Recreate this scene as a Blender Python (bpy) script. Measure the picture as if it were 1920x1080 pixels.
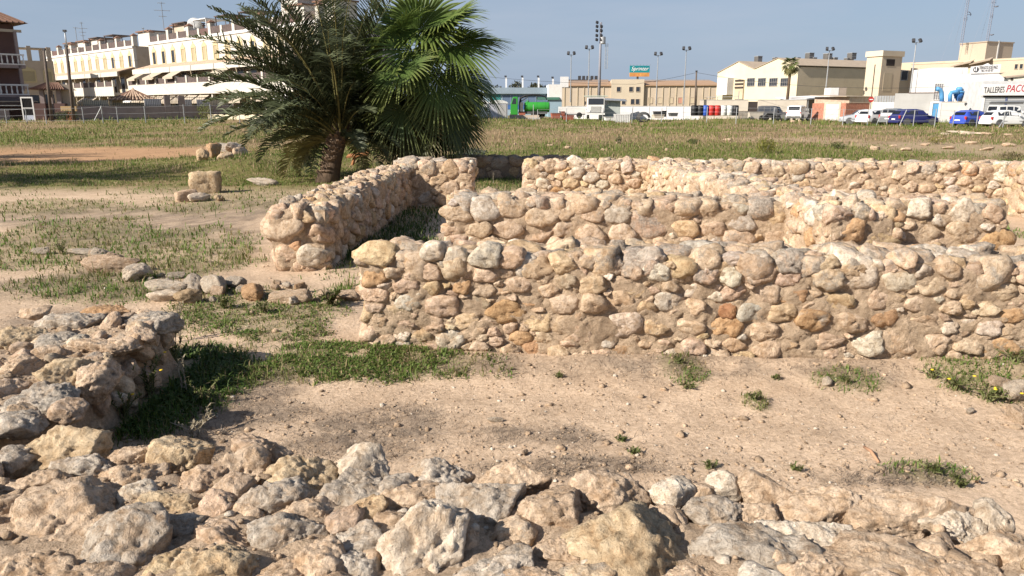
import bpy, bmesh, math, random
import numpy as np
from mathutils import Vector, Matrix, Euler

for o in list(bpy.data.objects):
    bpy.data.objects.remove(o)
SC = bpy.context.scene
COL = SC.collection
R = math.radians

# ------------------------------------------------------------------ camera
PITCH, FPX, CAMH = 13.77, 1387.0, 1.70
cam_d = bpy.data.cameras.new('camera')
cam = bpy.data.objects.new('camera', cam_d)
COL.objects.link(cam)
cam.location = (0, 0, CAMH)
cam.rotation_euler = (R(90 - PITCH), 0, 0)
cam_d.sensor_width = 36
cam_d.lens = FPX / 1920 * 36
cam_d.clip_start = 0.05
cam_d.clip_end = 9000
SC.camera = cam

# ------------------------------------------------------------------ sky, sun, exposure
SUN_TO = Vector((-0.80, -0.46, 0.60)).normalized()      # towards the sun: from the left, a little behind us
world = bpy.data.worlds.new('World')
SC.world = world
world.use_nodes = True
wn, wl = world.node_tree.nodes, world.node_tree.links
wn.clear()
sky = wn.new('ShaderNodeTexSky')
sky.sky_type = 'NISHITA'
sky.sun_disc = False
sky.sun_elevation = math.asin(SUN_TO.z)
sky.sun_rotation = math.atan2(SUN_TO.x, SUN_TO.y)
sky.altitude = 0
sky.air_density = 1.0
sky.dust_density = 1.0
sky.ozone_density = 2.0
bg = wn.new('ShaderNodeBackground')
bg.inputs['Strength'].default_value = 0.060
wo = wn.new('ShaderNodeOutputWorld')
# thin streaks of high cloud
wtc = wn.new('ShaderNodeTexCoord')
wmap = wn.new('ShaderNodeMapping')
wmap.inputs['Scale'].default_value = (1.3, 1.3, 9.0)
wno = wn.new('ShaderNodeTexNoise')
wno.inputs['Scale'].default_value = 1.7
wno.inputs['Detail'].default_value = 5
wno.inputs['Roughness'].default_value = 0.55
wra = wn.new('ShaderNodeMapRange')
wra.inputs['From Min'].default_value = 0.46
wra.inputs['From Max'].default_value = 0.78
wra.inputs['To Max'].default_value = 0.55
wmx = wn.new('ShaderNodeMix')
wmx.data_type = 'RGBA'
wl.new(wtc.outputs['Generated'], wmap.inputs['Vector'])
wl.new(wmap.outputs['Vector'], wno.inputs['Vector'])
wl.new(wno.outputs['Fac'], wra.inputs['Value'])
wl.new(wra.outputs['Result'], wmx.inputs['Factor'])
wsep = wn.new('ShaderNodeSeparateXYZ')
wl.new(wtc.outputs['Generated'], wsep.inputs['Vector'])
whz = wn.new('ShaderNodeMapRange')                      # dust haze thickens towards the horizon
whz.inputs['From Min'].default_value = 0.0
whz.inputs['From Max'].default_value = 0.36
whz.inputs['To Min'].default_value = 0.88
whz.inputs['To Max'].default_value = 0.12
wl.new(wsep.outputs['Z'], whz.inputs['Value'])
whm = wn.new('ShaderNodeMix')
whm.data_type = 'RGBA'
wl.new(whz.outputs['Result'], whm.inputs['Factor'])
wl.new(sky.outputs['Color'], whm.inputs['A'])
whm.inputs['B'].default_value = (3.5, 4.35, 5.95, 1)
wl.new(whm.outputs['Result'], wmx.inputs['A'])
wmx.inputs['B'].default_value = (5.0, 5.5, 6.5, 1)
wl.new(wmx.outputs['Result'], bg.inputs['Color'])
wl.new(bg.outputs['Background'], wo.inputs['Surface'])

sun_d = bpy.data.lights.new('sun', 'SUN')
sun_d.energy = 5.0
sun_d.angle = R(0.53)
sun_d.color = (1.0, 0.92, 0.81)
sun = bpy.data.objects.new('sun', sun_d)
COL.objects.link(sun)
sun.rotation_euler = SUN_TO.to_track_quat('Z', 'Y').to_euler()
sun.location = (-30, -20, 40)

SC.view_settings.view_transform = 'Standard'
SC.view_settings.look = 'None'
SC.view_settings.exposure = 0.80
SC.view_settings.gamma = 1
SC.view_settings.use_curve_mapping = False
SC.render.engine = 'CYCLES'
SC.cycles.max_bounces = 5
SC.cycles.diffuse_bounces = 3
SC.cycles.glossy_bounces = 2
SC.cycles.transmission_bounces = 3
SC.cycles.transparent_max_bounces = 6
SC.cycles.use_denoising = True
SC.cycles.sample_clamp_indirect = 6

# ------------------------------------------------------------------ picture <-> place
SP, CP = math.sin(R(PITCH)), math.cos(R(PITCH))
def ray(u, v):
    a, b = (u - 960) / FPX, (540 - v) / FPX
    return np.array([a, b * SP + CP, b * CP - SP])
def at(u, v, Y):
    d = ray(u, v); t = Y / d[1]
    return d[0] * t, Y, CAMH + d[2] * t
def gnd(u, v, z=0.0):
    d = ray(u, v); t = (z - CAMH) / d[2]
    return d[0] * t, d[1] * t
def xat(u, Y, z=1.0):
    """x of picture column u for a point at depth Y and height z"""
    return (u - 960) / FPX * (Y * CP + (CAMH - z) * SP)
def zat(v, Y):
    return at(960, v, Y)[2]
def ppm(Y, z=0.0):
    return FPX / (Y * CP + (CAMH - z) * SP)

# ------------------------------------------------------------------ noise
_rs = np.random.RandomState(7)
_perm = np.concatenate([_rs.permutation(256)] * 3)
_grad = _rs.normal(size=(256, 3)); _grad /= np.linalg.norm(_grad, axis=1)[:, None]
def perlin(p):
    p = np.asarray(p, float)
    i = np.floor(p).astype(int); f = p - i; i &= 255
    w = f * f * f * (f * (f * 6 - 15) + 10)
    out = 0
    for dx in (0, 1):
        for dy in (0, 1):
            for dz in (0, 1):
                h = _perm[_perm[_perm[(i[:, 0] + dx) & 255] + ((i[:, 1] + dy) & 255)] + ((i[:, 2] + dz) & 255)]
                g = _grad[h]
                d = f - np.array([dx, dy, dz])
                ww = (w[:, 0] if dx else 1 - w[:, 0]) * (w[:, 1] if dy else 1 - w[:, 1]) * (w[:, 2] if dz else 1 - w[:, 2])
                out = out + ww * np.einsum('ij,ij->i', g, d)
    return out * 1.6
def fbm(p, octv=4, gain=.5, lac=2.07):
    a, s, out = 1.0, 0.0, 0
    p = np.asarray(p, float)
    for k in range(octv):
        out = out + a * perlin(p + k * 17.3); s += a
        a *= gain; p = p * lac
    return out / s * 1.4
def fbm2(x, y, sc, octv=4, off=0):
    x = np.asarray(x, float); y = np.asarray(y, float)
    sh = np.broadcast(x, y).shape
    P = np.stack([np.broadcast_to(x, sh).ravel() * sc, np.broadcast_to(y, sh).ravel() * sc, np.full(int(np.prod(sh)), 3.7 + off)], 1)
    return fbm(P, octv).reshape(sh)
def sstep(a, b, x):
    t = np.clip((np.asarray(x, float) - a) / (b - a), 0, 1)
    return t * t * (3 - 2 * t)

# ------------------------------------------------------------------ objects
def tag(o, label=None, cat=None, group=None, kind=None):
    if label: o['label'] = label
    if cat: o['category'] = cat
    if group: o['group'] = group
    if kind: o['kind'] = kind
    return o
def thing(name, label, cat, loc=(0, 0, 0), rz=0.0, group=None):
    o = bpy.data.objects.new(name, None); COL.objects.link(o)
    o.empty_display_size = .2
    o.location = loc; o.rotation_euler = (0, 0, rz)
    return tag(o, label, cat, group)
def link(name, me, m=None, parent=None, loc=(0, 0, 0), rot=(0, 0, 0)):
    o = bpy.data.objects.new(name, me); COL.objects.link(o)
    if m is not None and me is not None and len(me.materials) == 0: me.materials.append(m)
    if parent is not None: o.parent = parent
    o.location = loc; o.rotation_euler = rot
    return o
def mesh_np(name, V, F, smooth=True):
    """F: (n,3) or (n,4) int array"""
    V = np.ascontiguousarray(V, np.float32); F = np.ascontiguousarray(F, np.int32)
    me = bpy.data.meshes.new(name)
    n, k = F.shape
    me.vertices.add(len(V)); me.vertices.foreach_set('co', V.ravel())
    me.loops.add(n * k); me.loops.foreach_set('vertex_index', F.ravel())
    me.polygons.add(n)
    me.polygons.foreach_set('loop_start', np.arange(0, n * k, k, dtype=np.int32))
    if smooth: me.polygons.foreach_set('use_smooth', np.ones(n, bool))
    me.update(calc_edges=True)
    return me
def vcol(me, C, name='Col'):
    a = me.color_attributes.new(name, 'FLOAT_COLOR', 'POINT')
    C = np.asarray(C, np.float32)
    if C.shape[1] == 3: C = np.concatenate([C, np.ones((len(C), 1), np.float32)], 1)
    a.data.foreach_set('color', np.ascontiguousarray(C).ravel())
def copy_tree(o, parent=None):
    c = o.copy(); COL.objects.link(c)
    if parent is not None: c.parent = parent
    for ch in list(o.children): copy_tree(ch, c)
    return c

class MB:
    """collects boxes, bars, tubes, sheets; build() links them as one mesh object"""
    def __init__(s): s.V = []; s.F = []
    def add(s, V, F):
        b = len(s.V); s.V += [tuple(v) for v in V]; s.F += [tuple(b + i for i in f) for f in F]
        return s
    def box(s, x0, x1, y0, y1, z0, z1):
        V = [(x, y, z) for z in (z0, z1) for y in (y0, y1) for x in (x0, x1)]
        return s.add(V, [(0, 2, 3, 1), (4, 5, 7, 6), (0, 1, 5, 4), (2, 6, 7, 3), (0, 4, 6, 2), (1, 3, 7, 5)])
    def prism(s, poly, y0, y1):
        """polygon in (x,z), counter-clockwise seen from -y, pulled along y"""
        n = len(poly)
        V = [(x, y0, z) for x, z in poly] + [(x, y1, z) for x, z in poly]
        F = [tuple(range(n)), tuple(range(2 * n - 1, n - 1, -1))] + [(i, n + i, n + (i + 1) % n, (i + 1) % n) for i in range(n)]
        return s.add(V, F)
    def quad(s, a, b, c, d): return s.add([a, b, c, d], [(0, 1, 2, 3)])
    def slab(s, a, b, c, d, t):
        """four corners and the same four pushed along the normal by -t"""
        P = [Vector(p) for p in (a, b, c, d)]
        n = (P[1] - P[0]).cross(P[3] - P[0]).normalized() * -t
        V = P + [p + n for p in P]
        return s.add(V, [(0, 1, 2, 3), (7, 6, 5, 4), (0, 4, 5, 1), (1, 5, 6, 2), (2, 6, 7, 3), (3, 7, 4, 0)])
    def tube(s, pts, r, n=6, cap=True):
        P = [Vector(p) for p in pts]
        rr = r if isinstance(r, (list, tuple)) else [r] * len(P)
        V = []; F = []
        up0 = None
        for i, p in enumerate(P):
            d = (P[min(i + 1, len(P) - 1)] - P[max(i - 1, 0)]).normalized()
            if up0 is None:
                up0 = Vector((0, 0, 1)) if abs(d.z) < .9 else Vector((1, 0, 0))
            a = d.cross(up0).normalized(); b = a.cross(d).normalized(); up0 = b
            for k in range(n):
                t = 2 * math.pi * k / n
                V.append(p + (a * math.cos(t) + b * math.sin(t)) * rr[i])
        for i in range(len(P) - 1):
            for k in range(n):
                F.append((i * n + k, i * n + (k + 1) % n, (i + 1) * n + (k + 1) % n, (i + 1) * n + k))
        if cap:
            F.append(tuple(range(n - 1, -1, -1))); F.append(tuple((len(P) - 1) * n + k for k in range(n)))
        return s.add(V, F)
    def lathe(s, prof, n=14, c=(0, 0, 0)):
        V = []; F = []
        for r_, z in prof:
            for k in range(n):
                t = 2 * math.pi * k / n
                V.append((c[0] + r_ * math.cos(t), c[1] + r_ * math.sin(t), c[2] + z))
        m = len(prof)
        for i in range(m - 1):
            for k in range(n):
                F.append((i * n + k, i * n + (k + 1) % n, (i + 1) * n + (k + 1) % n, (i + 1) * n + k))
        F.append(tuple(range(n - 1, -1, -1))); F.append(tuple((m - 1) * n + k for k in range(n)))
        return s.add(V, F)
    def mesh(s, name, smooth=False):
        me = bpy.data.meshes.new(name); me.from_pydata(s.V, [], s.F); me.update()
        if smooth: me.polygons.foreach_set('use_smooth', [True] * len(me.polygons))
        return me
    def build(s, name, m, parent=None, loc=(0, 0, 0), rot=(0, 0, 0), smooth=False, bevel=0.0):
        o = link(name, s.mesh(name, smooth), m, parent, loc, rot)
        if bevel:
            md = o.modifiers.new('bevel', 'BEVEL'); md.width = bevel; md.segments = 2; md.limit_method = 'ANGLE'
        return o

# ------------------------------------------------------------------ materials
def _new(name):
    m = bpy.data.materials.new(name); m.use_nodes = True
    nt = m.node_tree
    return m, nt, nt.nodes, nt.links, nt.nodes['Principled BSDF']
def N(ns, t, **kw):
    n = ns.new(t)
    for k, v in kw.items():
        if k in n.inputs: n.inputs[k].default_value = v
        else: setattr(n, k, v)
    return n
def mixrgb(ns, ls, fac, a, b, mode='MIX'):
    n = ns.new('ShaderNodeMix'); n.data_type = 'RGBA'; n.blend_type = mode
    for s_, v in (('Factor', fac), ('A', a), ('B', b)):
        if hasattr(v, 'links') or isinstance(v, bpy.types.NodeSocket): ls.new(v, n.inputs[s_])
        else: n.inputs[s_].default_value = v if s_ == 'Factor' else (tuple(v) + (1,))[:4]
    return n.outputs['Result']
def rng(ns, ls, src, a, b, c=0.0, d=1.0):
    n = ns.new('ShaderNodeMapRange')
    ls.new(src, n.inputs['Value'])
    n.inputs['From Min'].default_value = a; n.inputs['From Max'].default_value = b
    n.inputs['To Min'].default_value = c; n.inputs['To Max'].default_value = d
    return n.outputs['Result']
def mat(name, c, rough=.8, vary=.18, scale=1.5, bump=0.0, bscale=30, metal=0.0, spec=.3, dirt=None, rand=0.0):
    """painted / plastered / metal surface with uneven tone, grain and wear"""
    m, nt, ns, ls, b = _new(name)
    tc = ns.new('ShaderNodeTexCoord')
    n1 = N(ns, 'ShaderNodeTexNoise', Scale=scale, Detail=6, Roughness=.62)
    ls.new(tc.outputs['Object'], n1.inputs['Vector'])
    f = rng(ns, ls, n1.outputs['Fac'], .25, .75, 1 - vary, 1 + vary)
    n = ns.new('ShaderNodeVectorMath'); n.operation = 'SCALE'
    n.inputs[0].default_value = c
    ls.new(f, n.inputs['Scale'])
    out = n.outputs['Vector']
    if dirt:
        n2 = N(ns, 'ShaderNodeTexNoise', Scale=scale * 2.3, Detail=8, Roughness=.7)
        ls.new(tc.outputs['Object'], n2.inputs['Vector'])
        out = mixrgb(ns, ls, rng(ns, ls, n2.outputs['Fac'], .5, .72, 0, .75), out, dirt)
    if rand:
        oi = ns.new('ShaderNodeObjectInfo')
        n3 = ns.new('ShaderNodeVectorMath'); n3.operation = 'SCALE'
        ls.new(out, n3.inputs[0]); ls.new(rng(ns, ls, oi.outputs['Random'], 0, 1, 1 - rand, 1 + rand), n3.inputs['Scale'])
        out = n3.outputs['Vector']
    ls.new(out, b.inputs['Base Color'])
    b.inputs['Roughness'].default_value = rough
    b.inputs['Metallic'].default_value = metal
    b.inputs['Specular IOR Level'].default_value = spec
    if bump:
        nb = N(ns, 'ShaderNodeTexNoise', Scale=bscale, Detail=6, Roughness=.65)
        ls.new(tc.outputs['Object'], nb.inputs['Vector'])
        bp = N(ns, 'ShaderNodeBump', Strength=.8, Distance=bump)
        ls.new(nb.outputs['Fac'], bp.inputs['Height']); ls.new(bp.outputs['Normal'], b.inputs['Normal'])
    return m

def rock_material():
    m, nt, ns, ls, b = _new('limestone')
    oi = ns.new('ShaderNodeObjectInfo'); tc = ns.new('ShaderNodeTexCoord')
    mul = ns.new('ShaderNodeMath'); mul.operation = 'MULTIPLY'; mul.inputs[1].default_value = 91.0
    ls.new(oi.outputs['Random'], mul.inputs[0])
    vec = ns.new('ShaderNodeVectorMath'); vec.operation = 'ADD'
    ls.new(tc.outputs['Object'], vec.inputs[0]); ls.new(mul.outputs[0], vec.inputs[1])
    P = vec.outputs['Vector']
    def noise(sc, det, ro=.6, dis=0.0):
        n = N(ns, 'ShaderNodeTexNoise', Scale=sc, Detail=det, Roughness=ro, Distortion=dis)
        ls.new(P, n.inputs['Vector']); return n.outputs['Fac']
    big, mid, fine = noise(7, 5, .6), noise(26, 6, .7, .4), noise(130, 4, .7)
    base = mixrgb(ns, ls, 1.0, oi.outputs['Color'], mixrgb(ns, ls, rng(ns, ls, big, .3, .7), (.80, .76, .72), (1.18, 1.2, 1.22)), 'MULTIPLY')
    # ochre and pinkish staining
    base = mixrgb(ns, ls, rng(ns, ls, noise(11, 4, .6, .6), .52, .74, 0, .55), base, (.46, .29, .15))
    # pits and crumbs
    base = mixrgb(ns, ls, 1.0, base, mixrgb(ns, ls, rng(ns, ls, mid, .36, .56), (.66, .60, .54), (1.06, 1.06, 1.06)), 'MULTIPLY')
    base = mixrgb(ns, ls, 1.0, base, mixrgb(ns, ls, rng(ns, ls, fine, .3, .62), (.80, .78, .76), (1.1, 1.1, 1.1)), 'MULTIPLY')
    # grey weathering and lichen, as much as the stone carries (object alpha)
    w = ns.new('ShaderNodeMath'); w.operation = 'MULTIPLY_ADD'
    ls.new(oi.outputs['Alpha'], w.inputs[0]); w.inputs[1].default_value = .34; w.inputs[2].default_value = -.235
    wsum = ns.new('ShaderNodeMath'); wsum.operation = 'ADD'
    ls.new(noise(9, 8, .72, .5), wsum.inputs[0]); ls.new(w.outputs[0], wsum.inputs[1])
    grey = mixrgb(ns, ls, rng(ns, ls, noise(48, 6, .75), .38, .62), (.15, .135, .115), (.46, .41, .35))
    base = mixrgb(ns, ls, rng(ns, ls, wsum.outputs[0], .47, .60, 0, .8), base, grey)
    ls.new(base, b.inputs['Base Color'])
    b.inputs['Roughness'].default_value = .95
    b.inputs['Specular IOR Level'].default_value = .12
    b1 = N(ns, 'ShaderNodeBump', Strength=1.0, Distance=.026)
    ls.new(mid, b1.inputs['Height'])
    b2 = N(ns, 'ShaderNodeBump', Strength=.9, Distance=.005)
    ls.new(fine, b2.inputs['Height']); ls.new(b1.outputs['Normal'], b2.inputs['Normal'])
    ls.new(b2.outputs['Normal'], b.inputs['Normal'])
    return m
def earth_material(name, attr=True, c=(.45, .32, .21), bump=.012):
    """sandy soil or lime mortar: tone from the sheet's own colour layer, grain, grit and crumbs"""
    m, nt, ns, ls, b = _new(name)
    tc = ns.new('ShaderNodeTexCoord')
    def noise(sc, det, ro=.6, dis=0.0):
        n = N(ns, 'ShaderNodeTexNoise', Scale=sc, Detail=det, Roughness=ro, Distortion=dis)
        ls.new(tc.outputs['Object'], n.inputs['Vector']); return n.outputs['Fac']
    if attr:
        at_ = ns.new('ShaderNodeAttribute'); at_.attribute_name = 'Col'; col = at_.outputs['Color']
    else:
        rgb = ns.new('ShaderNodeRGB'); rgb.outputs[0].default_value = tuple(c) + (1,); col = rgb.outputs[0]
    a, f, g = noise(3.1, 7, .65), noise(38, 6, .7), noise(170, 3, .7)
    col = mixrgb(ns, ls, 1.0, col, mixrgb(ns, ls, rng(ns, ls, a, .3, .7), (.84, .82, .80), (1.12, 1.13, 1.14)), 'MULTIPLY')
    col = mixrgb(ns, ls, 1.0, col, mixrgb(ns, ls, rng(ns, ls, f, .33, .6), (.72, .69, .66), (1.1, 1.1, 1.1)), 'MULTIPLY')
    col = mixrgb(ns, ls, 1.0, col, mixrgb(ns, ls, rng(ns, ls, g, .3, .65), (.78, .76, .74), (1.12, 1.12, 1.12)), 'MULTIPLY')
    ls.new(col, b.inputs['Base Color'])
    b.inputs['Roughness'].default_value = .97
    b.inputs['Specular IOR Level'].default_value = .08
    b1 = N(ns, 'ShaderNodeBump', Strength=.9, Distance=bump); ls.new(f, b1.inputs['Height'])
    b2 = N(ns, 'ShaderNodeBump', Strength=.9, Distance=bump * .35); ls.new(g, b2.inputs['Height']); ls.new(b1.outputs['Normal'], b2.inputs['Normal'])
    ls.new(b2.outputs['Normal'], b.inputs['Normal'])
    return m
def leaf_material(name, rough=.5, spec=.35, trans=.25, attr=True, c=(.05, .08, .03)):
    m, nt, ns, ls, b = _new(name)
    if attr:
        a = ns.new('ShaderNodeAttribute'); a.attribute_name = 'Col'; col = a.outputs['Color']
        ls.new(col, b.inputs['Base Color'])
    else:
        b.inputs['Base Color'].default_value = tuple(c) + (1,); col = None
    b.inputs['Roughness'].default_value = rough
    b.inputs['Specular IOR Level'].default_value = spec
    tr = ns.new('ShaderNodeBsdfTranslucent')
    if col: ls.new(col, tr.inputs['Color'])
    else: tr.inputs['Color'].default_value = tuple(c) + (1,)
    mx = ns.new('ShaderNodeMixShader'); mx.inputs[0].default_value = trans
    ls.new(b.outputs[0], mx.inputs[1]); ls.new(tr.outputs[0], mx.inputs[2])
    ls.new(mx.outputs[0], ns['Material Output'].inputs['Surface'])
    return m
ROCK = rock_material()
MORTAR = earth_material('lime_mortar', False, (.545, .42, .30), .032)
SOIL = earth_material('sandy_soil', True, bump=.014)
GRASS = leaf_material('grass_blades', .6, .25, .3)
LEAF = leaf_material('palm_leaf', .5, .28, .24)
# ------------------------------------------------------------------ the ground
def G0(x, y):
    """broad lie of the land"""
    x = np.asarray(x, float); y = np.asarray(y, float)
    z = .50 * sstep(25, 78, y) * sstep(14, -12, x) 
    z = z + .05 * sstep(14, 22, y) * fbm2(x, y, .12, 3, 2)
    return z
def ellip(u, v, ru, rv):
    x, y = gnd(u, v)
    y0, y1 = gnd(u, v + rv)[1], gnd(u, max(v - rv, 206))[1]
    return x, (y0 + y1) / 2, ru / ppm(y), (y1 - y0) / 2
GREEN = [ellip(*e) for e in [(715, 692, 215, 26), (610, 668, 90, 20), (505, 622, 95, 20), (455, 585, 120, 45), (560, 590, 80, 30), (190, 470, 200, 42), (75, 450, 120, 45),
                             (330, 500, 120, 40), (700, 440, 90, 60), (730, 480, 120, 30), (300, 730, 130, 90), (230, 770, 90, 60), (935, 345, 60, 22), (480, 320, 150, 45),
                             (100, 340, 220, 22), (60, 390, 140, 16), (420, 380, 160, 20), (550, 345, 140, 30), (1830, 710, 90, 42), (1895, 700, 60, 35), (1585, 715, 60, 17), (1285, 700, 45, 20),
                             (1415, 757, 22, 15), (1745, 893, 80, 22), (1905, 440, 40, 40), (200, 540, 150, 30), (640, 560, 40, 20)]]
DRY = [ellip(*e) for e in [(700, 800, 140, 30), (950, 820, 70, 18), (1070, 822, 45, 16), (540, 778, 70, 18), (1300, 695, 240, 22), (450, 760, 90, 60), (330, 430, 180, 40), (400, 400, 200, 20),
                           (160, 535, 170, 26), (200, 410, 260, 20), (1050, 880, 160, 16), (1700, 905, 120, 22), (900, 690, 120, 16), (620, 840, 110, 20), (80, 600, 90, 25), (1600, 700, 150, 18)]]
def emask(x, y, L, soft=.35, wob=.5):
    n = fbm2(x, y, 1.4, 4, 9) * wob
    out = np.zeros(np.broadcast(x, y).shape)
    for cx, cy, rx, ry in L:
        d = np.sqrt(((x - cx) / rx) ** 2 + ((y - cy) / ry) ** 2) + n
        out = np.maximum(out, 1 - sstep(1 - soft, 1 + soft, d))
    return out
def green_at(x, y):
    near = emask(x, y, GREEN)
    f = sstep(14.5, 18, y)
    far = sstep(-.25, .25, fbm2(x, y * 1.0, .16, 4, 21) + .30 * fbm2(x, y, .8, 3, 4) + .16)
    strip = .75 * np.exp(-((y - 41) / 8.5) ** 2) * sstep(-12, -2, x)      # a worn strawy strip runs across the field
    return np.maximum(near, f * far * (1 - soil_at(x, y)) * (1 - strip))
def dry_at(x, y): return emask(x, y, DRY, .5, .8)
SOILP = [ellip(120, 291, 330, 15)]
def soil_at(x, y): return emask(x, y, SOILP, .3, .35)
def height(x, y):
    x = np.asarray(x, float); y = np.asarray(y, float)
    near = 1 - sstep(12, 30, y)
    z = G0(x, y) + near * (.022 * fbm2(x, y, .7, 3, 1) + .010 * fbm2(x, y, 3.1, 4, 5) + .006 * fbm2(x, y, 11, 3, 6))
    z = z + .02 * emask(x, y, GREEN, .5) * near
    # soil banked up along the foot of the big wall and spoil mound by the palms
    z = z + .22 * np.exp(-(((x + 8) / 3.0) ** 2 + ((y - 23.5) / 1.0) ** 2)) + .30 * np.exp(-(((x + 7.6) / 1.6) ** 2 + ((y - 20.6) / 1.3) ** 2))
    z = z + .42 * np.exp(-((x - 23.5) / 5.5) ** 2 - ((y - 85.5) / 3.5) ** 2)
    z = z + .05 * np.exp(-((y - (5.02 - .07 * (x + 1.0)) + .12) / .16) ** 2) * sstep(-1.3, -.9, x)
    return z
def gz(x, y): return float(height(np.array([x]), np.array([y]))[0])

def axis(a, b, step, lo, hi, g=1.13):
    c = list(np.arange(a, b + 1e-6, step))
    s = step; p = a; L = []
    while p > lo: s *= g; p -= s; L.append(p)
    s = step; q = c[-1]; Rr = []
    while q < hi: s *= g; q += s; Rr.append(q)
    return np.array(L[::-1] + c + Rr)
def make_ground():
    xs = axis(-4.2, 4.8, .034, -4000, 4000, 1.06)
    ys = axis(1.9, 8.2, .034, -60, 6000, 1.05)
    X, Y = np.meshgrid(xs, ys)
    x, y = X.ravel(), Y.ravel()
    z = height(x, y)
    V = np.stack([x, y, z], 1)
    nx, ny = len(xs), len(ys)
    i = np.arange(ny - 1)[:, None] * nx + np.arange(nx - 1)[None, :]
    F = np.stack([i, i + 1, i + nx + 1, i + nx], -1).reshape(-1, 4)
    me = mesh_np('ground', V, F)
    g, d, s = green_at(x, y), dry_at(x, y), soil_at(x, y)
    far = sstep(14.5, 17, y)
    sand = np.array([.57, .435, .315]); dryc = np.array([.23, .185, .145]); grn = np.array([.12, .125, .045])
    fieldc = np.array([.27, .20, .115]); orange = np.array([.44, .275, .16]); green_far = np.array([.15, .165, .045])
    C = sand * (1 + .16 * fbm2(x, y, .5, 4, 31) + .10 * fbm2(x, y * 2.2, 1.9, 3, 32))[:, None]
    C = C * (1 - far[:, None]) + far[:, None] * (fieldc * (1 + .25 * fbm2(x, y, .35, 4, 12))[:, None])
    dd = (d * (.35 + .65 * sstep(-.3, .3, fbm2(x, y, 7, 4, 40))))[:, None] * (1 - far[:, None])
    C = C * (1 - .75 * dd) + dryc * .75 * dd
    gg = g[:, None]
    tgt = grn * (1 - far[:, None]) + green_far * far[:, None]
    ga = gg * (.5 + .3 * far[:, None]) * (.6 + .4 * sstep(-.3, .3, fbm2(x, y, 4, 4, 66)))[:, None]
    C = C * (1 - ga) + tgt * ga
    ss = s[:, None]
    C = C * (1 - ss) + orange * (1 + .2 * fbm2(x, y, 1.5, 3, 14))[:, None] * ss
    # pale bare stony ground at the right of the field
    st = emask(x, y, [ellip(1860, 283, 190, 17), ellip(1500, 262, 120, 5)], .4, .6)[:, None]
    C = C * (1 - .7 * st) + np.array([.42, .32, .22]) * .7 * st
    vcol(me, np.clip(C, .01, 1))
    tag(link('ground', me, SOIL), 'dry sandy ground with patches of weeds and a grassy field', kind='structure')
make_ground()
# ------------------------------------------------------------------ rubble masonry
def ico(n):
    bm = bmesh.new(); bmesh.ops.create_icosphere(bm, subdivisions=n, radius=1)
    V = np.array([v.co for v in bm.verts]); F = np.array([[v.index for v in f.verts] for f in bm.faces]); bm.free()
    V /= np.linalg.norm(V, axis=1)[:, None]
    return V, F
ICO = {n: ico(n) for n in (2, 3, 4, 5)}
PAL = {'n': (.56, .435, .32), 'o': (.50, .325, .19), 'w': (.65, .565, .46), 'g': (.49, .43, .36), 't': (.55, .42, .275), 'r': (.40, .215, .12), 'y': (.54, .425, .285), 'p': (.55, .42, .31)}
LBL = {'o': 'orange-brown stone', 'g': 'grey stone', 'r': 'dark rust-coloured stone', 'w': 'whitish stone', 't': 'tan smooth stone'}
def shade(rs, key='n', wthr=.3):
    c = np.array(PAL[key])
    if key == 'n':
        k = rs.rand()
        if k < .10: c = np.array(PAL['t'])
        elif k < .17: c = np.array(PAL['p'])
        elif k < .24: c = np.array(PAL['w'])
        elif k < .28: c = np.array(PAL['g']) * 1.12
        elif k < .295: c = np.array(PAL['o']) * 1.1
    c = c * (1 + rs.normal(0, .07)) * (1 + rs.normal(0, .015, 3))
    return (*np.clip(c, .04, .7), float(np.clip(wthr + rs.normal(0, .22), 0, 1)))
def body(D, planes, offs, p=9.0, own=1.0, po=4.0):
    """radius of a rounded many-sided body in directions D: planes (k,3) unit normals at offs"""
    t = np.maximum(D @ planes.T, 0) / offs
    return (np.sum(t ** p, 1) + (1.0 / own) ** p) ** (-1.0 / p)
def roughen(V, D, size, seed, lump=.10, pit=.05, crumb=.02):
    P = V / size + seed * 3.17
    d = lump * fbm(P * 1.5, 3) + crumb * fbm(P * 9, 3)
    pits = fbm(P * 4.2 + 40, 3)
    d = d - pit * np.clip(pits - .10, 0, .6) * 2.2 + pit * .5 * (1 - np.abs(fbm(P * 2.6 + 70, 2)) * 2)
    return V + D * (d * size)[:, None]
def stone_mesh(k, r, dz, nb, seed, sub, flat=.74, rough=1.0):
    rs = np.random.RandomState(seed)
    D, F = ICO[sub]
    pl = []; of = []
    for (nx, ny, h) in nb:
        t = rs.normal(0, .10)
        v = np.array([nx, ny, t]); v /= np.linalg.norm(v); pl.append(v); of.append(h / r)
    v = np.array([rs.normal(0, .20), rs.normal(0, .20), 1]); pl.append(v / np.linalg.norm(v)); of.append(flat)
    for _ in range(2):
        v = rs.normal(size=3); v[2] = abs(v[2]) * .7 + .15; pl.append(v / np.linalg.norm(v)); of.append(rs.uniform(.78, 1.05))
    for _ in range(3):
        v = rs.normal(size=3); v[2] = abs(v[2]) * .25; pl.append(v / np.linalg.norm(v)); of.append(rs.uniform(.66, .98))
    rad = body(D, np.array(pl), np.array(of), rs.uniform(20, 45), 1.5)
    S = np.array([k * r, r, dz])
    V = D * rad[:, None] * S
    nrm = D / S; nrm /= np.linalg.norm(nrm, axis=1)[:, None]
    rough = rough * float(np.clip(.085 / r, .45, 1.0))
    V = roughen(V, nrm, r * 1.15, seed, .15 * rough, .16 * rough, .075 * rough)
    return mesh_np('stone', V, F)
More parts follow.
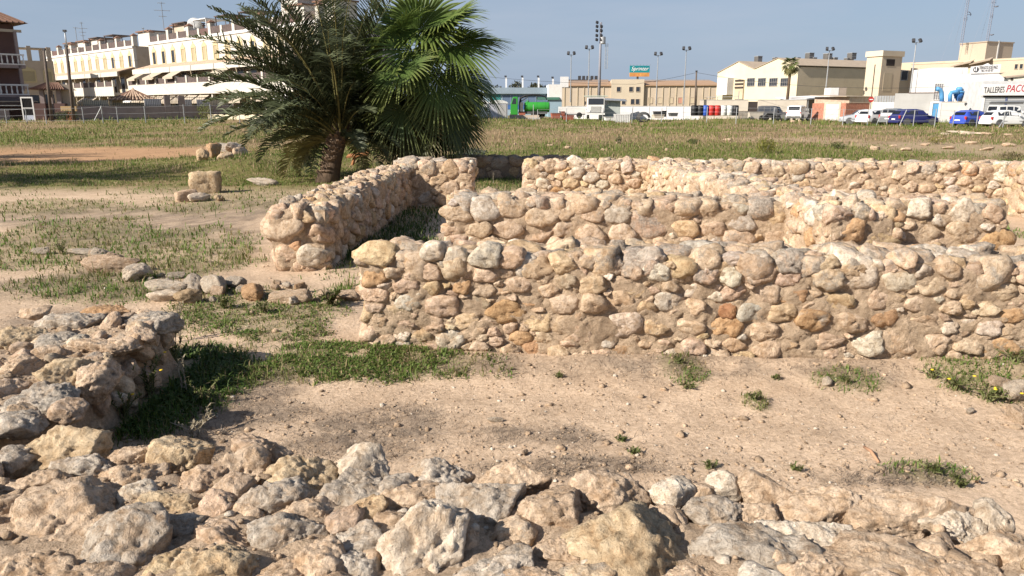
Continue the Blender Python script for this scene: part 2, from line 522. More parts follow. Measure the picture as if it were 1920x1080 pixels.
def pack(W, H, pins, rmax, rmin, seed, k=1.4, fill=1.0):
    """stones that fill a face: (x, y, r, key); pins = (x, y, w, h, key)"""
    rs = np.random.RandomState(seed)
    X = []; Rr = []; K = []; KK = []
    for (x, y, w, h, key) in pins:
        kk = float(np.clip(w / max(h, .01), .6, 2.4))
        X.append((x, y)); Rr.append(math.sqrt(w * h) / 2 / math.sqrt(k) * 1.13); K.append(key)
    X = np.array(X).reshape(-1, 2); Rr = np.array(Rr); K = list(K)
    sc = np.array([1 / k, 1.0])
    for r in np.linspace(rmax, rmin, 9):
        n = int(fill * 1.1 * W * H / (k * r * r) * (3 if r > rmin * 1.3 else 8)) + 20
        for _ in range(n):
            rr = r * rs.uniform(.9, 1.1)
            c = np.array([rs.uniform(rr * k * .8, max(W - rr * k * .8, rr * k * .81)), rs.uniform(rr * .55, max(H - rr * .7, rr * .56))])
            if len(X):
                d = np.linalg.norm((X - c) * sc, axis=1)
                if (d < (Rr + rr) * .86).any(): continue
                X = np.vstack([X, c]); Rr = np.append(Rr, rr)
            else:
                X = c[None, :]; Rr = np.array([rr])
            K.append('n')
    return X, Rr, K, k
FACES = {}
def face_axes(P0, ex, ey, L, T, H):
    ez = np.array([0, 0, 1.0])
    return {'front': (P0, ex, ez, -ey, L, H), 'top': (P0 + H * ez, ex, ey, ez, L, T), 'left': (P0 + T * ey, -ey, ez, -ex, T, H),
            'right': (P0 + L * ex, ey, ez, ex, T, H), 'back': (P0 + L * ex + T * ey, -ex, ez, ey, L, H)}
def wob(P, amp):
    Q = P * 1.7
    return np.stack([fbm(Q + 5, 3), fbm(Q + 55, 3), fbm(Q + 105, 3)], 1) * amp
def stone_wall(label, P0, th, L, T, H, dress, pins=None, seed=1, sub=3, wt=(.22, .60), group=None, name='stone_wall', pinface='front', res=.02, fr=None, tint=None, mortar_m=None, dzk=.66):
    """dress: {face: (rmax, rmin, k)}"""
    P0 = np.array(P0, float)
    ex = np.array([math.cos(th), math.sin(th), 0]); ey = np.array([-math.sin(th), math.cos(th), 0])
    root = thing(name, label, 'wall', tuple(P0), 0, group)
    AX = face_axes(P0, ex, ey, L, T, H)
    rs = np.random.RandomState(seed)
    VV, FF, nb0 = [], [], 0
    for fn, (O, e1, e2, n, W, HH) in AX.items():
        X = None
        if fn in dress:
            rmax, rmin, k = dress[fn][:3]
            X, Rr, K, k = pack(W, HH, (pins or []) if fn == pinface else [], rmax, rmin, seed * 13 + len(fn), k)
        # the mortar of this face
        below = .12 if fn != 'top' else 0
        na, nb = max(int(W / res), 3), max(int((HH + below) / res), 3)
        a, b = np.meshgrid(np.linspace(0, W, na + 1), np.linspace(-below, HH, nb + 1))
        a, b = a.ravel(), b.ravel()
        P = O + a[:, None] * e1 + b[:, None] * e2
        d = .012 * fbm(P * 9 + seed, 3) + .010 * fbm(P * 31, 3)
        if X is not None and len(X):
            best = np.full(len(a), 9.0)
            for (x, y), r in zip(X, Rr):
                m_ = (np.abs(a - x) < 2.2 * r * k) & (np.abs(b - y) < 2.2 * r)
                best[m_] = np.minimum(best[m_], np.sqrt(((a[m_] - x) / k) ** 2 + (b[m_] - y) ** 2) / r)
            d = d + .032 * (1 - sstep(.8, 1.45, best)) - .010 + .016 * fbm(P * 4 + 9, 2)
        edge = np.minimum(np.minimum(a, W - a), HH - b if fn != 'top' else np.minimum(b, HH - b))
        P = P + n * (d * sstep(0, .07, edge))[:, None] + wob(P, .035)
        # worn arrises
        VV.append(P - P0)
        i = np.arange(nb)[:, None] * (na + 1) + np.arange(na)[None, :]
        FF.append(np.stack([i, i + 1, i + na + 2, i + na + 1], -1).reshape(-1, 4) + nb0); nb0 += len(P)
        if X is None: continue
        Rm = Matrix(np.stack([e1, e2, n], 1).tolist())
        for idx, ((x, y), r) in enumerate(zip(X, Rr)):
            dd = (X - X[idx]) / np.array([k, 1.0]); dist = np.linalg.norm(dd, axis=1)
            nb_ = []
            for j in np.argsort(dist)[1:10]:
                if dist[j] > (r + Rr[j]) * 1.7 or dist[j] < 1e-6: continue
                h = (dist[j] ** 2 + r * r - Rr[j] ** 2) / (2 * dist[j]) - .003
                h = float(np.clip(h * rs.uniform(.93, 1.10), .45 * r, 1.42 * r))
                nb_.append((dd[j, 0] / dist[j], dd[j, 1] / dist[j], h))
            top = fn == 'top'
            dz = min(.6 * r + .055, .125) * rs.uniform(.75, 1.45) * (.85 / dzk if top else 1) * dzk
            me = stone_mesh(k * rs.uniform(.94, 1.06), r, dz, nb_, seed * 1000 + idx + len(fn) * 331, sub, rs.uniform(.34, .60))
            lift = rs.uniform(-.012, .012) + (.0 if not top else rs.uniform(-.012, .004))
            c = O + x * e1 + y * e2 + n * lift
            tilt = Matrix.Rotation(rs.normal(0, .10), 3, 'Z') @ Matrix.Rotation(rs.normal(0, .08), 3, 'X')
            high = (fn != 'top' and y > HH - .11)
            o = link('stone', me, ROCK, root, tuple(c + wob(c[None, :], .035)[0] - P0), (Rm @ tilt).to_euler())
            col = shade(rs, K[idx], wt[1] if top else (wt[0] + .22 if high else wt[0]))
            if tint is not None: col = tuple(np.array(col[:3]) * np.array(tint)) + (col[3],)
            o.color = col
            if K[idx] in LBL and fn == pinface and idx < len(pins or []): o['label'] = LBL[K[idx]]
    V = np.concatenate(VV); F = np.concatenate(FF)
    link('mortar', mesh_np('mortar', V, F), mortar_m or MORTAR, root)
    return root

def pins_px(rows, P0, th, yoff=0):
    """photo readings (u, v, w, h[, key]) on the vertical face through P0 along th -> face coordinates"""
    P0 = np.array(P0, float); ex = np.array([math.cos(th), math.sin(th)])
    n = np.array([math.sin(th), -math.cos(th)])
    out = []
    for r in rows:
        u, v, w, h = r[:4]; key = r[4] if len(r) > 4 else 'n'
        d = ray(u, v); t = (P0[:2] @ n) / (d[:2] @ n)
        p = d[:2] * t; z = CAMH + d[2] * t
        m = FPX / t
        out.append(((p - P0[:2]) @ ex, z - P0[2], w / m, h / m, key))
    return out

B_PX = [(712,481,52,42),(764,486,42,28),(705,517,45,28),(705,555,40,42),(764,535,50,25),(812,537,48,22),(868,533,42,25,'o'),(767,566,40,32),(831,572,70,40),(888,572,58,38),(947,582,62,50,'o'),(990,561,42,22,'o'),
 (1054,566,48,45),(1107,569,50,40),(1107,533,58,32,'y'),(1160,569,50,42),(1163,537,45,25),(978,533,52,30),(910,541,58,22),(1006,502,52,40),(964,488,45,35),(910,482,62,40,'w'),(857,482,45,30),(813,471,50,28,'w'),(851,506,50,22),
 (913,513,55,28),(806,507,50,32),(1011,600,65,32,'t'),(1059,606,30,40),(1101,620,55,58),(1163,612,68,48,'w'),(874,602,52,26,'t'),(809,600,60,24),(840,635,55,32,'w'),(789,634,34,28,'t'),(815,616,48,18),(764,614,36,20),(705,606,40,24),
 (753,631,32,18),(882,623,38,22),(978,634,42,30),(930,623,26,14),(933,640,34,20),(1028,634,45,28),(899,651,42,18),(803,656,56,22),(753,656,52,22,'g'),(851,656,32,14),(725,642,24,24),(697,626,26,14),(699,645,22,16),
 (1235,609,55,38,'t'),(1295,612,40,32),(1362,616,68,36,'o'),(1338,577,20,22,'r'),(1362,579,30,34,'r'),(1298,578,45,30),(1413,582,62,36,'g'),(1470,587,50,38,'t'),(1431,620,58,36),(1483,622,42,38),(1525,596,55,50),(1590,600,62,36),
 (1496,555,50,28,'o'),(1566,565,65,36,'t'),(1368,518,52,30,'w'),(1305,545,55,30),(1376,545,50,28),(1439,552,58,30),(1483,497,52,36,'p'),(1428,513,65,36),(1551,522,70,38),(1613,528,65,32),(1485,521,50,32),(1553,495,45,22),(1600,499,50,28),
 (1426,487,50,24,'g'),(1374,486,42,18,'g'),(1329,489,60,28),(1188,552,40,30),(1208,581,34,24),(1249,565,48,36),(1228,513,48,42),(1272,515,44,34),(1321,513,48,36),(1188,510,44,28),(1230,484,42,28),(1381,648,40,24),(1340,643,26,26),
 (1300,646,56,28),(1438,653,70,28),(1504,660,40,24),(1553,664,48,28),(1550,633,58,28),(1217,640,36,20),(1251,640,36,14),(1656,598,62,30,'o'),(1725,603,75,36),(1778,608,30,34),(1812,608,30,40),(1852,615,44,34,'w'),(1906,617,44,42),
 (1627,643,62,56),(1687,640,60,60),(1750,646,58,34),(1815,648,48,30),(1875,656,58,40,'o'),(1645,563,62,30),(1720,570,62,30),(1777,573,40,22),(1847,577,42,30),(1897,587,45,28,'o'),(1680,533,72,36),(1747,538,46,36),(1833,543,55,36),
 (1883,543,50,36),(1700,490,55,24),(1733,512,42,18,'g'),(1780,507,58,26),(1820,510,38,32),(1863,510,55,28),(1643,505,36,18),(1054,492,48,30),(1110,490,46,26),(1060,525,40,26),(1150,500,40,26)]
C_PX = [(1014,410,65,38),(1108,438,52,38),(1010,437,60,28),(1063,431,45,28),(1160,405,52,40,'g'),(1222,415,75,65),(1165,437,55,38),(1287,428,47,30,'t'),(1287,395,40,25),(1327,393,40,25),(1332,427,40,35),(1388,392,45,16,'g'),(1390,418,52,35,'g'),
 (1065,397,42,30),(1385,450,60,35),(906,392,55,45),(862,403,35,45),(958,390,45,48),(898,429,40,35),(953,429,60,38),(850,431,25,25),(1532,403,40,42,'o'),(1493,411,45,40),(1441,408,45,55),(1112,402,44,34),
 (1730,440,60,34),(1800,436,70,30),(1862,450,45,50,'o'),(1750,462,60,22),(1720,400,60,22),(1800,398,80,24,'w'),(1860,400,50,24)]
P_PX = [(1600,435,50,36,'o'),(1650,450,60,30),(1575,405,50,22),(1625,400,50,20),(1668,425,40,30,'t')]
E2_PX = [(1035,312,28,20),(1085,305,30,18),(1015,340,34,18),(1069,343,32,16),(1135,318,34,18),(1175,316,22,22),(1045,358,26,14,'o'),(1090,360,30,16)]
A_PX = []
TH = math.radians(-4.0)
# the big wall across the middle, the one behind it, and the room's walls
PB = (-1.03, 4.98, 0.0)
stone_wall('long rubble wall of pale stones in front, standing across the middle of the sandy ground', PB, TH, 5.6, .56, .695,
           {'front': (.062, .026, 1.58), 'top': (.095, .045, 1.5), 'left': (.085, .04, 1.2)}, pins_px(B_PX, PB, TH), seed=3)
PC = (-.67, 7.86, 0.0)
stone_wall('second rubble wall of large blocks, right behind the long front wall', PC, TH, 5.72, .56, .73,
           {'front': (.095, .035, 1.5), 'top': (.10, .05, 1.5), 'left': (.10, .05, 1.2)}, pins_px(C_PX, PC, TH), seed=11)
PA = (-2.53, 7.70, 0.0)
stone_wall('rubble wall running away from us beside the date palm, its block end lit', PA, math.radians(-2), .56, 5.3, .66,
           {'front': (.17, .06, 1.25), 'top': (.095, .045, 1.0), 'right': (.11, .045, 1.25)}, [(.16, .47, .40, .23, 'n'), (.13, .16, .22, .22, 'n'), (.40, .18, .24, .24, 'n'), (.30, .03, .3, .10, 'n'), (.46, .42, .16, .2, 'p')], seed=23, dzk=.78)
PE1 = (-2.02, 12.90, 0.0)
stone_wall('short back wall left of the doorway gap, half in shadow', PE1, TH, 1.32, .55, .76,
           {'front': (.12, .045, 1.3), 'top': (.13, .06, 1.4), 'right': (.09, .05, 1.2)}, None, seed=29, sub=3)
PE2 = (.20, 12.74, 0.0)
stone_wall('long back wall right of the doorway gap, at the rear of the ruin', PE2, TH, 8.1, .55, .76,
           {'front': (.092, .042, 1.5), 'top': (.095, .06, 1.5), 'left': (.09, .05, 1.2)}, pins_px(E2_PX, PE2, TH), seed=31, sub=3, dzk=.7)
PD = (2.94, 6.76, 0.0)
stone_wall('plastered rubble wall running from the back wall towards us, ending in a thick block before the second wall', PD, math.radians(6.3), .66, 5.85, .755,
           {'front': (.12, .05, 1.3), 'top': (.11, .05, .9), 'left': (.085, .035, 1.2), 'right': (.10, .04, 1.2)}, pins_px(P_PX, PD, math.radians(6.3)), seed=37, tint=(1.05, 1.06, 1.08), dzk=.62)
PF = (8.02, 9.6, 0.0)
stone_wall('bright wall end at the far right edge of the ruin', PF, 0, .55, 2.5, .80, {'top': (.14, .06, .8), 'left': (.10, .05, 1.3), 'front': (.1, .05, 1.2)}, None, seed=41, sub=2)
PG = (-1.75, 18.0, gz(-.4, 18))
stone_wall('low dark wall in the palm shade, seen through the doorway gap', PG, math.radians(-2), 3.4, .6, .47, {'front': (.15, .06, 1.6), 'top': (.14, .06, 1.4)}, None, seed=43, sub=2, tint=(.62, .60, .60), mortar_m=earth_material('shade_darkened_mortar', False, (.22, .17, .13), .014))  # palm shade put into the stone tint and mortar colour

# ------------------------------------------------------------------ boulders
def boulder(seed, lx, ly, lz, sub=4, sharp=11.0, rough=1.0, planes=13, flat_top=None):
    rs = np.random.RandomState(seed)
    D, F = ICO[sub]
    pl = rs.normal(size=(planes, 3)); pl /= np.linalg.norm(pl, axis=1)[:, None]
    of = rs.uniform(.52, 1.0, planes)
    if flat_top is not None:
        v = np.array([rs.normal(0, .15), rs.normal(0, .15), 1]); pl = np.vstack([pl, v / np.linalg.norm(v)]); of = np.append(of, flat_top)
    rad = body(D, pl, of, sharp, 1.06)
    S = np.array([lx, ly, lz]) / 2
    V = D * rad[:, None] * S
    # bring it back to the wanted size
    V *= (np.array([lx, ly, lz]) / (V.max(0) - V.min(0)))
    nrm = D / S; nrm /= np.linalg.norm(nrm, axis=1)[:, None]
    size = (lx * ly * lz) ** (1 / 3) * .62
    P = V / size + seed * 1.7
    V = roughen(V, nrm, size, seed, .09 * rough, .065 * rough, .05 * rough)
    if sub >= 4:
        q = fbm(P * 13 + 11, 3)
        V = V + nrm * (size * .028 * rough * q - size * .045 * rough * np.clip(np.abs(fbm(P * 6 + 30, 3)) - .28, 0, 1))[:, None]
    return mesh_np('stone', V, F)
def block(seed, lx, ly, lz, sub=4, rough=1.0):
    rs = np.random.RandomState(seed)
    D, F = ICO[sub]
    ax = np.concatenate([np.eye(3), -np.eye(3)]) + rs.normal(0, .10, (6, 3)); ex = rs.normal(size=(5, 3))
    pl = np.concatenate([ax, ex]); pl /= np.linalg.norm(pl, axis=1)[:, None]
    rad = body(D, pl, np.concatenate([rs.uniform(.58, .70, 6), rs.uniform(.85, 1.0, 5)]), 22, 1.5)
    V = D * rad[:, None]; V *= np.array([lx, ly, lz]) / (V.max(0) - V.min(0))
    return mesh_np('stone', roughen(V, D, .5 * (lx * ly * lz) ** (1 / 3), seed, .10 * rough, .09 * rough, .035 * rough), F)
def rubble_base(root, name, poly_fn, x0, x1, y0, y1, res, H):
    xs = np.arange(x0, x1 + res, res); ys = np.arange(y0, y1 + res, res)
    X, Y = np.meshgrid(xs, ys); x, y = X.ravel(), Y.ravel()
    e = poly_fn(x, y) + .05 * fbm2(x, y, 3.2, 3, 61)
    z = -.1 + (H + .1) * sstep(-.10, .07, e) + (.035 * fbm2(x, y, 3.5, 4, 60) + .022 * fbm2(x, y, 14, 4, 62)) * sstep(-.05, .1, e)
    nx, ny = len(xs), len(ys)
    i = np.arange(ny - 1)[:, None] * nx + np.arange(nx - 1)[None, :]
    F = np.stack([i, i + 1, i + nx + 1, i + nx], -1).reshape(-1, 4)
    link(name, mesh_np(name, np.stack([x, y, z], 1), F), CLAY, root)
    return lambda px, py: H + .035 * float(fbm2(px, py, 3.5, 4, 60)) 
CLAY = earth_material('clay_mortar', False, (.57, .44, .32), .028)
FG = [  # u, v, w, h, key, weathering, height factor
 (107,830,146,80,'y',.35,1),(35,785,80,45,'g',.8,.8),(160,862,105,52,'g',.7,.9),(67,892,110,58,'n',.4,.8),(247,886,108,78,'n',.3,1),(256,842,90,48,'n',.3,.8),(347,845,95,68,'y',.35,1.2),(375,893,102,52,'p',.45,.9),
 (455,866,92,82,'n',.4,1.1),(487,832,88,48,'p',.2,.9),(560,876,108,68,'y',.55,1),(510,928,112,64,'g',.75,.9),(540,988,118,72,'g',.85,.9),(410,990,142,54,'p',.0,.7),(245,1008,158,112,'g',.55,1),(112,965,225,140,'n',.45,.8),
 (330,975,84,42,'g',.9,.7),(310,937,112,48,'y',.3,.7),(400,1050,142,84,'y',.5,.9),(60,1058,165,76,'n',.3,.8),(690,856,78,48,'w',.15,1.1),(665,908,108,78,'g',.6,.9),(735,902,64,42,'g',.5,.9),(815,877,112,58,'g',.55,1),
 (772,922,112,52,'n',.3,.8),(905,932,134,84,'g',.75,.9),(965,887,114,50,'n',.25,1),(1030,946,118,82,'n',.25,1.1),(795,1018,140,150,'w',.55,1.5),(920,1062,155,64,'g',.8,.8),(1187,1003,200,150,'y',.18,1.15),(1125,917,128,64,'n',.3,1.1),
 (1262,914,72,50,'w',.2,1),(680,1002,104,62,'g',.5,.8),(660,1048,92,54,'g',.7,.8),(600,1046,104,84,'n',.35,.9),(590,952,92,44,'n',.2,.7),(1308,907,46,32,'n',.4,1),(1356,899,52,40,'w',.0,1.3),(1432,908,80,50,'n',.25,1.3),
 (1322,946,92,48,'g',.55,.9),(1535,942,135,66,'n',.2,.9),(1512,988,170,58,'w',.1,.7),(1402,1022,205,94,'g',.45,.8),(1672,953,205,86,'n',.35,1),(1782,968,122,54,'w',.3,.8),(1856,957,58,44,'w',.1,1.3),(1642,1034,184,84,'n',.4,.7),
 (1782,1056,152,72,'n',.2,.7),(1886,1012,144,76,'n',.2,.8),(1532,1056,122,62,'n',.2,.7),(1420,948,104,44,'n',.2,.7),(870,1010,60,40,'n',.1,.7),(1060,1020,90,50,'n',.1,.7),(1010,1075,100,50,'n',.2,.6),(1300,1070,120,60,'n',.2,.6),
 (160,1085,140,60,'n',.4,.7),(495,1085,130,60,'n',.4,.7),(740,960,70,40,'n',.2,.6),(190,930,60,36,'n',.3,.6),(460,950,60,34,'n',.2,.6),(20,850,60,50,'g',.5,.8),(15,930,70,60,'n',.4,.8),(1760,1010,70,40,'n',.2,.6),(1250,960,60,36,'n',.2,.6)]
def edge_far(x): return 2.56 - .155 * (np.asarray(x, float) + 1.66) - .10 * sstep(-1.2, -1.9, x)
fg = thing('stone_wall', 'wide low wall top of loose weathered boulders along the bottom, nearest to us', 'wall', (0, 0, 0))
FGH = .40
fz = rubble_base(fg, 'mortar', lambda x, y: np.minimum(np.minimum(edge_far(x) - y, y - 1.02), np.minimum(x + 3.6, 3.5 - x)), -3.9, 3.8, .85, 3.0, .022, FGH)
rsf = np.random.RandomState(5)
occ = []
for i, (u, v, w, h, key, wt_, hf) in enumerate(FG):
    x, y = gnd(u, v, FGH + .02)
    m_ = FPX / (y * CP + (CAMH - FGH) * SP)
    lx = w / m_ * 1.27; ly = min(h / m_ * 1.6, lx * 1.15); lz = min(.72 * lx, .85 * h / m_ + .03) * hf * 1.15
    lz = float(np.clip(lz * 1.1, .10, .42))
    big = w > 100
    me = boulder(100 + i, lx, ly, lz, 5 if w > 84 else 4, rsf.uniform(24, 60), 1.15, rsf.randint(9, 16), .8 if hf < .9 else None)
    o = link('stone', me, ROCK, fg, (x, y, FGH - .16 * lz), (rsf.normal(0, .10), rsf.normal(0, .10), rsf.normal(0, .25)))
    c = np.array(PAL[key]) * (1 + rsf.normal(0, .05)); o.color = (*np.clip(c, .05, .7), wt_ * .62)
    if i == 28: o.rotation_euler = (-.10, .38, .3)
    if key in LBL and w > 60: o['label'] = LBL[key]
    occ.append((x, y, max(lx, ly) / 2))
# smaller stones wedged between the boulders, and the unseen part of the wall top
small = [boulder(300 + k, .15, .13, .10, 4, rsf.uniform(12, 26), 1.1, 11) for k in range(9)]
for _ in range(4200):                                   # middling stones fill the band first
    x = rsf.uniform(-2.4, 2.4); y = rsf.uniform(1.3, 2.7)
    if y > edge_far(x) - .05: continue
    r = rsf.uniform(.055, .125)
    if any((x - a) ** 2 + (y - b) ** 2 < (c * .62 + r * .85) ** 2 for a, b, c in occ): continue
    lx = r * 2.3; ly = r * rsf.uniform(1.8, 2.3); lz = r * rsf.uniform(1.1, 1.6)
    o = link('stone', boulder(900 + len(occ), lx, ly, lz, 4, rsf.uniform(24, 60), 1.1, 12, .75), ROCK, fg, (x, y, fz(x, y) + .0), (rsf.normal(0, .15), rsf.normal(0, .15), rsf.uniform(0, 6.28)))
    o.color = shade(rsf, 'n', .3); occ.append((x, y, r * 1.1))
n = 0
for _ in range(5000):
    x = rsf.uniform(-3.4, 3.3); y = rsf.uniform(1.1, 2.7)
    if y > edge_far(x) - .02: continue
    r = rsf.choice([.05, .065, .085, .12] if y < 1.55 else [.018, .025, .035, .05, .065])
    if any((x - a) ** 2 + (y - b) ** 2 < (c * .86 + r) ** 2 for a, b, c in occ): continue
    s = r / .07
    o = link('stone', small[rsf.randint(9)], ROCK, fg, (x, y, fz(x, y) + r * .15), (rsf.normal(0, .3), rsf.normal(0, .3), rsf.uniform(0, 6.28)))
    o.scale = (s, s * rsf.uniform(.8, 1.1), s * rsf.uniform(.7, 1.1)); o.color = shade(rsf, 'n', .35); occ.append((x, y, r)); n += 1
    if n > 150: break

LW = [(135,596,112,58,'g',.75,.9),(205,582,92,44,'o',.35,1),(278,600,110,60,'g',.75,.9),(116,634,78,42,'g',.9,.9),(40,628,90,52,'y',.25,.7),(195,642,130,36,'n',.4,.8),(135,690,112,78,'y',.45,1.1),(180,700,70,76,'n',.5,1.2),
      (35,678,84,60,'n',.35,.8),(85,742,124,70,'g',.75,1),(25,782,104,46,'g',.75,.8),(240,626,90,40,'n',.55,.9),(12,720,60,44,'p',.3,.9),(305,592,44,44,'g',.6,1.1),(70,580,50,30,'n',.4,.8),(130,760,60,40,'p',.1,.7),(85,655,60,30,'n',.3,.7)]
lw = thing('stone_wall', 'rough wall stub of big grey slabs at the left, a deep shadow on its right', 'wall', (0, 0, 0))
LH = .34
lf = rubble_base(lw, 'mortar', lambda x, y: np.minimum(np.minimum(-2.24 + .05 * (4.6 - y) - x, x + 3.2), np.minimum(4.60 - y, y - 2.2)), -3.5, -1.8, 2.1, 5.0, .022, LH)
for i, (u, v, w, h, key, wt_, hf) in enumerate(LW):
    zc = LH + .04
    x, y = gnd(u, v, zc)
    m_ = FPX / (y * CP + (CAMH - zc) * SP)
    lx = w / m_ * 1.05; ly = float(np.clip(h / m_ * 1.7, .2 * lx, lx * 1.2)); lz = float(np.clip(.70 * h / m_ * hf + .03, .10, .24))
    o = link('stone', boulder(500 + i, lx, ly, lz, 5 if w > 60 else 4, rsf.uniform(24, 60), 1.1, rsf.randint(9, 14), .75), ROCK, lw, (x, y, LH - .1 * lz + .02), (rsf.normal(0, .06), rsf.normal(0, .08), rsf.normal(0, .2)))
    o.color = (*np.array(PAL[key]), wt_)
# the stub's inner face, stones bedded in it
for i in range(26):
    y = rsf.uniform(2.75, 4.6); z = rsf.uniform(.03, .32); s = rsf.uniform(.7, 1.5)
    o = link('stone', small[rsf.randint(9)], ROCK, lw, (-2.26 + .05 * (4.6 - y), y, z), (rsf.uniform(0, 6), rsf.normal(0, .3), rsf.normal(0, .3))); o.scale = (s, s * 1.2, s); o.color = shade(rsf, 'n', .4)
for _ in range(60):
    x = rsf.uniform(-3.1, -2.2); y = rsf.uniform(2.5, 4.65); s = rsf.uniform(.5, 1.2)
    o = link('stone', small[rsf.randint(9)], ROCK, lw, (x, y, lf(x, y) + .01), (rsf.normal(0, .3), rsf.normal(0, .3), rsf.uniform(0, 6.28))); o.scale = (s, s, s * .8); o.color = shade(rsf, 'n', .45)

# ------------------------------------------------------------------ loose stones on the ground
loose = [boulder(700 + k, 1, .85, .6, 4, rsf.uniform(12, 24), 1.1, 12) for k in range(12)] + [block(720 + k, 1, .85, .6) for k in range(4)]
def loose_stone(u, v, w, h, label, key='n', wt_=.5, k=None, name='loose_stone', hf=1.0, group=None, base=None, yk=1.3):
    y = gnd(u, v + h * .42)[1]; x = gnd(u, v + h * .42)[0]
    z0 = gz(x, y) if base is None else base
    m_ = ppm(y, z0)
    s = (w / m_, min(w / m_, h / m_ * yk), max(h / m_ * .95 * hf, .03) / .6)
    o = link(name, loose[(k if k is not None else rsf.randint(12)) % 16], ROCK, None, (x, y, z0 + s[2] * .6 * .36), (rsf.normal(0, .05), rsf.normal(0, .05), rsf.uniform(0, 6.28) if abs(s[0] - s[1]) < .4 * s[0] else rsf.choice([0, 3.14])))
    o.scale = s; o.color = (*np.array(PAL[key]) * (1 + rsf.normal(0, .05)), wt_)
    return tag(o, label, 'rock', group)
loose_stone(216,494,108,40,'long pinkish flat slab lying in the grass at the left','p',.35,0)
loose_stone(80,472,36,16,'small flat grey stone in green weeds, far left','g',.6,1)
loose_stone(170,474,90,18,'thin grey slab lying flush in the grass behind the pink slab','g',.7,2)
loose_stone(263,512,58,34,'pale pointed stone right beside the long pink slab','w',.5,3)
loose_stone(315,538,82,30,'white weathered flat stone, first of the low stone row','w',.6,4)
loose_stone(362,532,70,36,'grey-white rounded stone in the middle of the low stone row','g',.5,5)
loose_stone(407,535,56,40,'whitish leaning stone in the low stone row','w',.4,6)
loose_stone(315,556,70,28,'low cream stone in front of the white flat stone','w',.3,7)
loose_stone(357,557,50,30,'small sharp orange-tan stone in front of the low row','t',.1,8)
loose_stone(445,532,46,30,'grey-brown stone right of the whitish leaning one','g',.5,9)
loose_stone(478,548,50,36,'orange-brown block with a dark side, in the weeds','o',.35,6)
loose_stone(538,556,86,28,'long pale slab in the middle of the low row near the wall','n',.5,11)
loose_stone(563,540,28,22,'small bright orange stone on top of the pale slab','o',.0,1)
loose_stone(330,516,40,16,'small lichen-grey stone behind the low stone row','g',.6,2)
loose_stone(655,555,50,22,'pale stone half hidden in weeds beside the long wall','n',.4,3)
loose_stone(388,345,54,42,'square upright block standing on two base stones','y',.35,13,'standing_stone',1.05,None,.07,1.0).rotation_euler = (.02, .03, .25)
loose_stone(352,368,42,24,'reddish slanted base stone left of the upright block','p',.1,12)
loose_stone(375,371,42,20,'cream flat base stone under the upright block','w',.2,6)
loose_stone(413,373,22,16,'small round stone right of the upright block','y',.2,7)
loose_stone(380,297,24,28,'pale rounded boulder at the left end of the spoil heap','t',.5,8)
loose_stone(402,292,28,32,'reddish boulder leaning on the spoil heap','o',.6,9)
loose_stone(428,302,34,22,'wide brown boulder low in front of the spoil heap','t',.7,10)
loose_stone(415,276,52,20,'dark grey boulder on top of the spoil heap','g',1,11)
loose_stone(450,290,34,24,'small boulder under the lowest date palm frond','n',.4,1)
loose_stone(490,341,58,18,'flat purple-grey slab in the palm shade','g',.6,0)
loose_stone(440,275,40,24,'greyish boulder at the back of the spoil heap','g',.6,2)
loose_stone(1908,772,46,34,'pale stone at the right edge below the olive bush','n',.25,3)
loose_stone(1905,735,70,40,'white flat stone in the bush at the right edge','w',.3,4)
loose_stone(1870,720,50,22,'cream stone half hidden behind the yellow-flowered bush','n',.3,5)
loose_stone(1818,770,24,12,'small pale stone on the sand in front of the bush','w',.1,6)
loose_stone(1548,716,34,16,'round pale stone beside a low tuft near the long wall','w',.1,7)
loose_stone(930,789,30,10,'small whitish stone alone on the open sand','w',.1,8)
loose_stone(985,852,16,9,'tiny pinkish pebble stone near the boulder wall','p',.1,9)
for i, (u, v, w, h) in enumerate([(1362,262,30,8),(1640,278,36,10),(1675,274,26,7),(1700,280,40,9),(1735,272,34,7),(1780,278,44,8),(1820,268,40,8),(1850,280,50,9),(1890,272,44,9),(1030,272,22,6),(1065,276,26,7),(965,270,16,5),
                                  (1160,268,18,5),(1250,280,20,6),(1466,226,24,8),(1486,228,14,6),(1500,226,12,5),(1760,262,30,6),(1850,250,44,7),(1800,247,40,6),(1890,252,30,6),(1130,280,18,6)]):
    loose_stone(u, v, w * .55, h * .9, 'pale limestone rock scattered on the stony field behind the ruin', 'n', .25, i, 'field_rock', 1, 'pale rocks strewn over the field')

rsb = np.random.RandomState(21)
rowp = [(150, 478), (215, 500), (270, 520), (330, 545), (400, 548), (480, 548), (560, 552), (680, 562)]
for i in range(46):
    t = rsb.uniform(0, len(rowp) - 1.001); a, b = rowp[int(t)], rowp[int(t) + 1]; f = t - int(t)
    w = rsb.uniform(12, 34)
    loose_stone(a[0] + (b[0] - a[0]) * f + rsb.normal(0, 8), a[1] + (b[1] - a[1]) * f + rsb.normal(0, 9), w, w * rsb.uniform(.45, .75), 'small broken rubble stone in the low row left of the long wall', rsb.choice(['n', 'w', 'g', 'p', 'n']), rsb.uniform(.2, .6), rsb.randint(12), 'rubble_stone', 1, 'broken rubble of the low stone row')
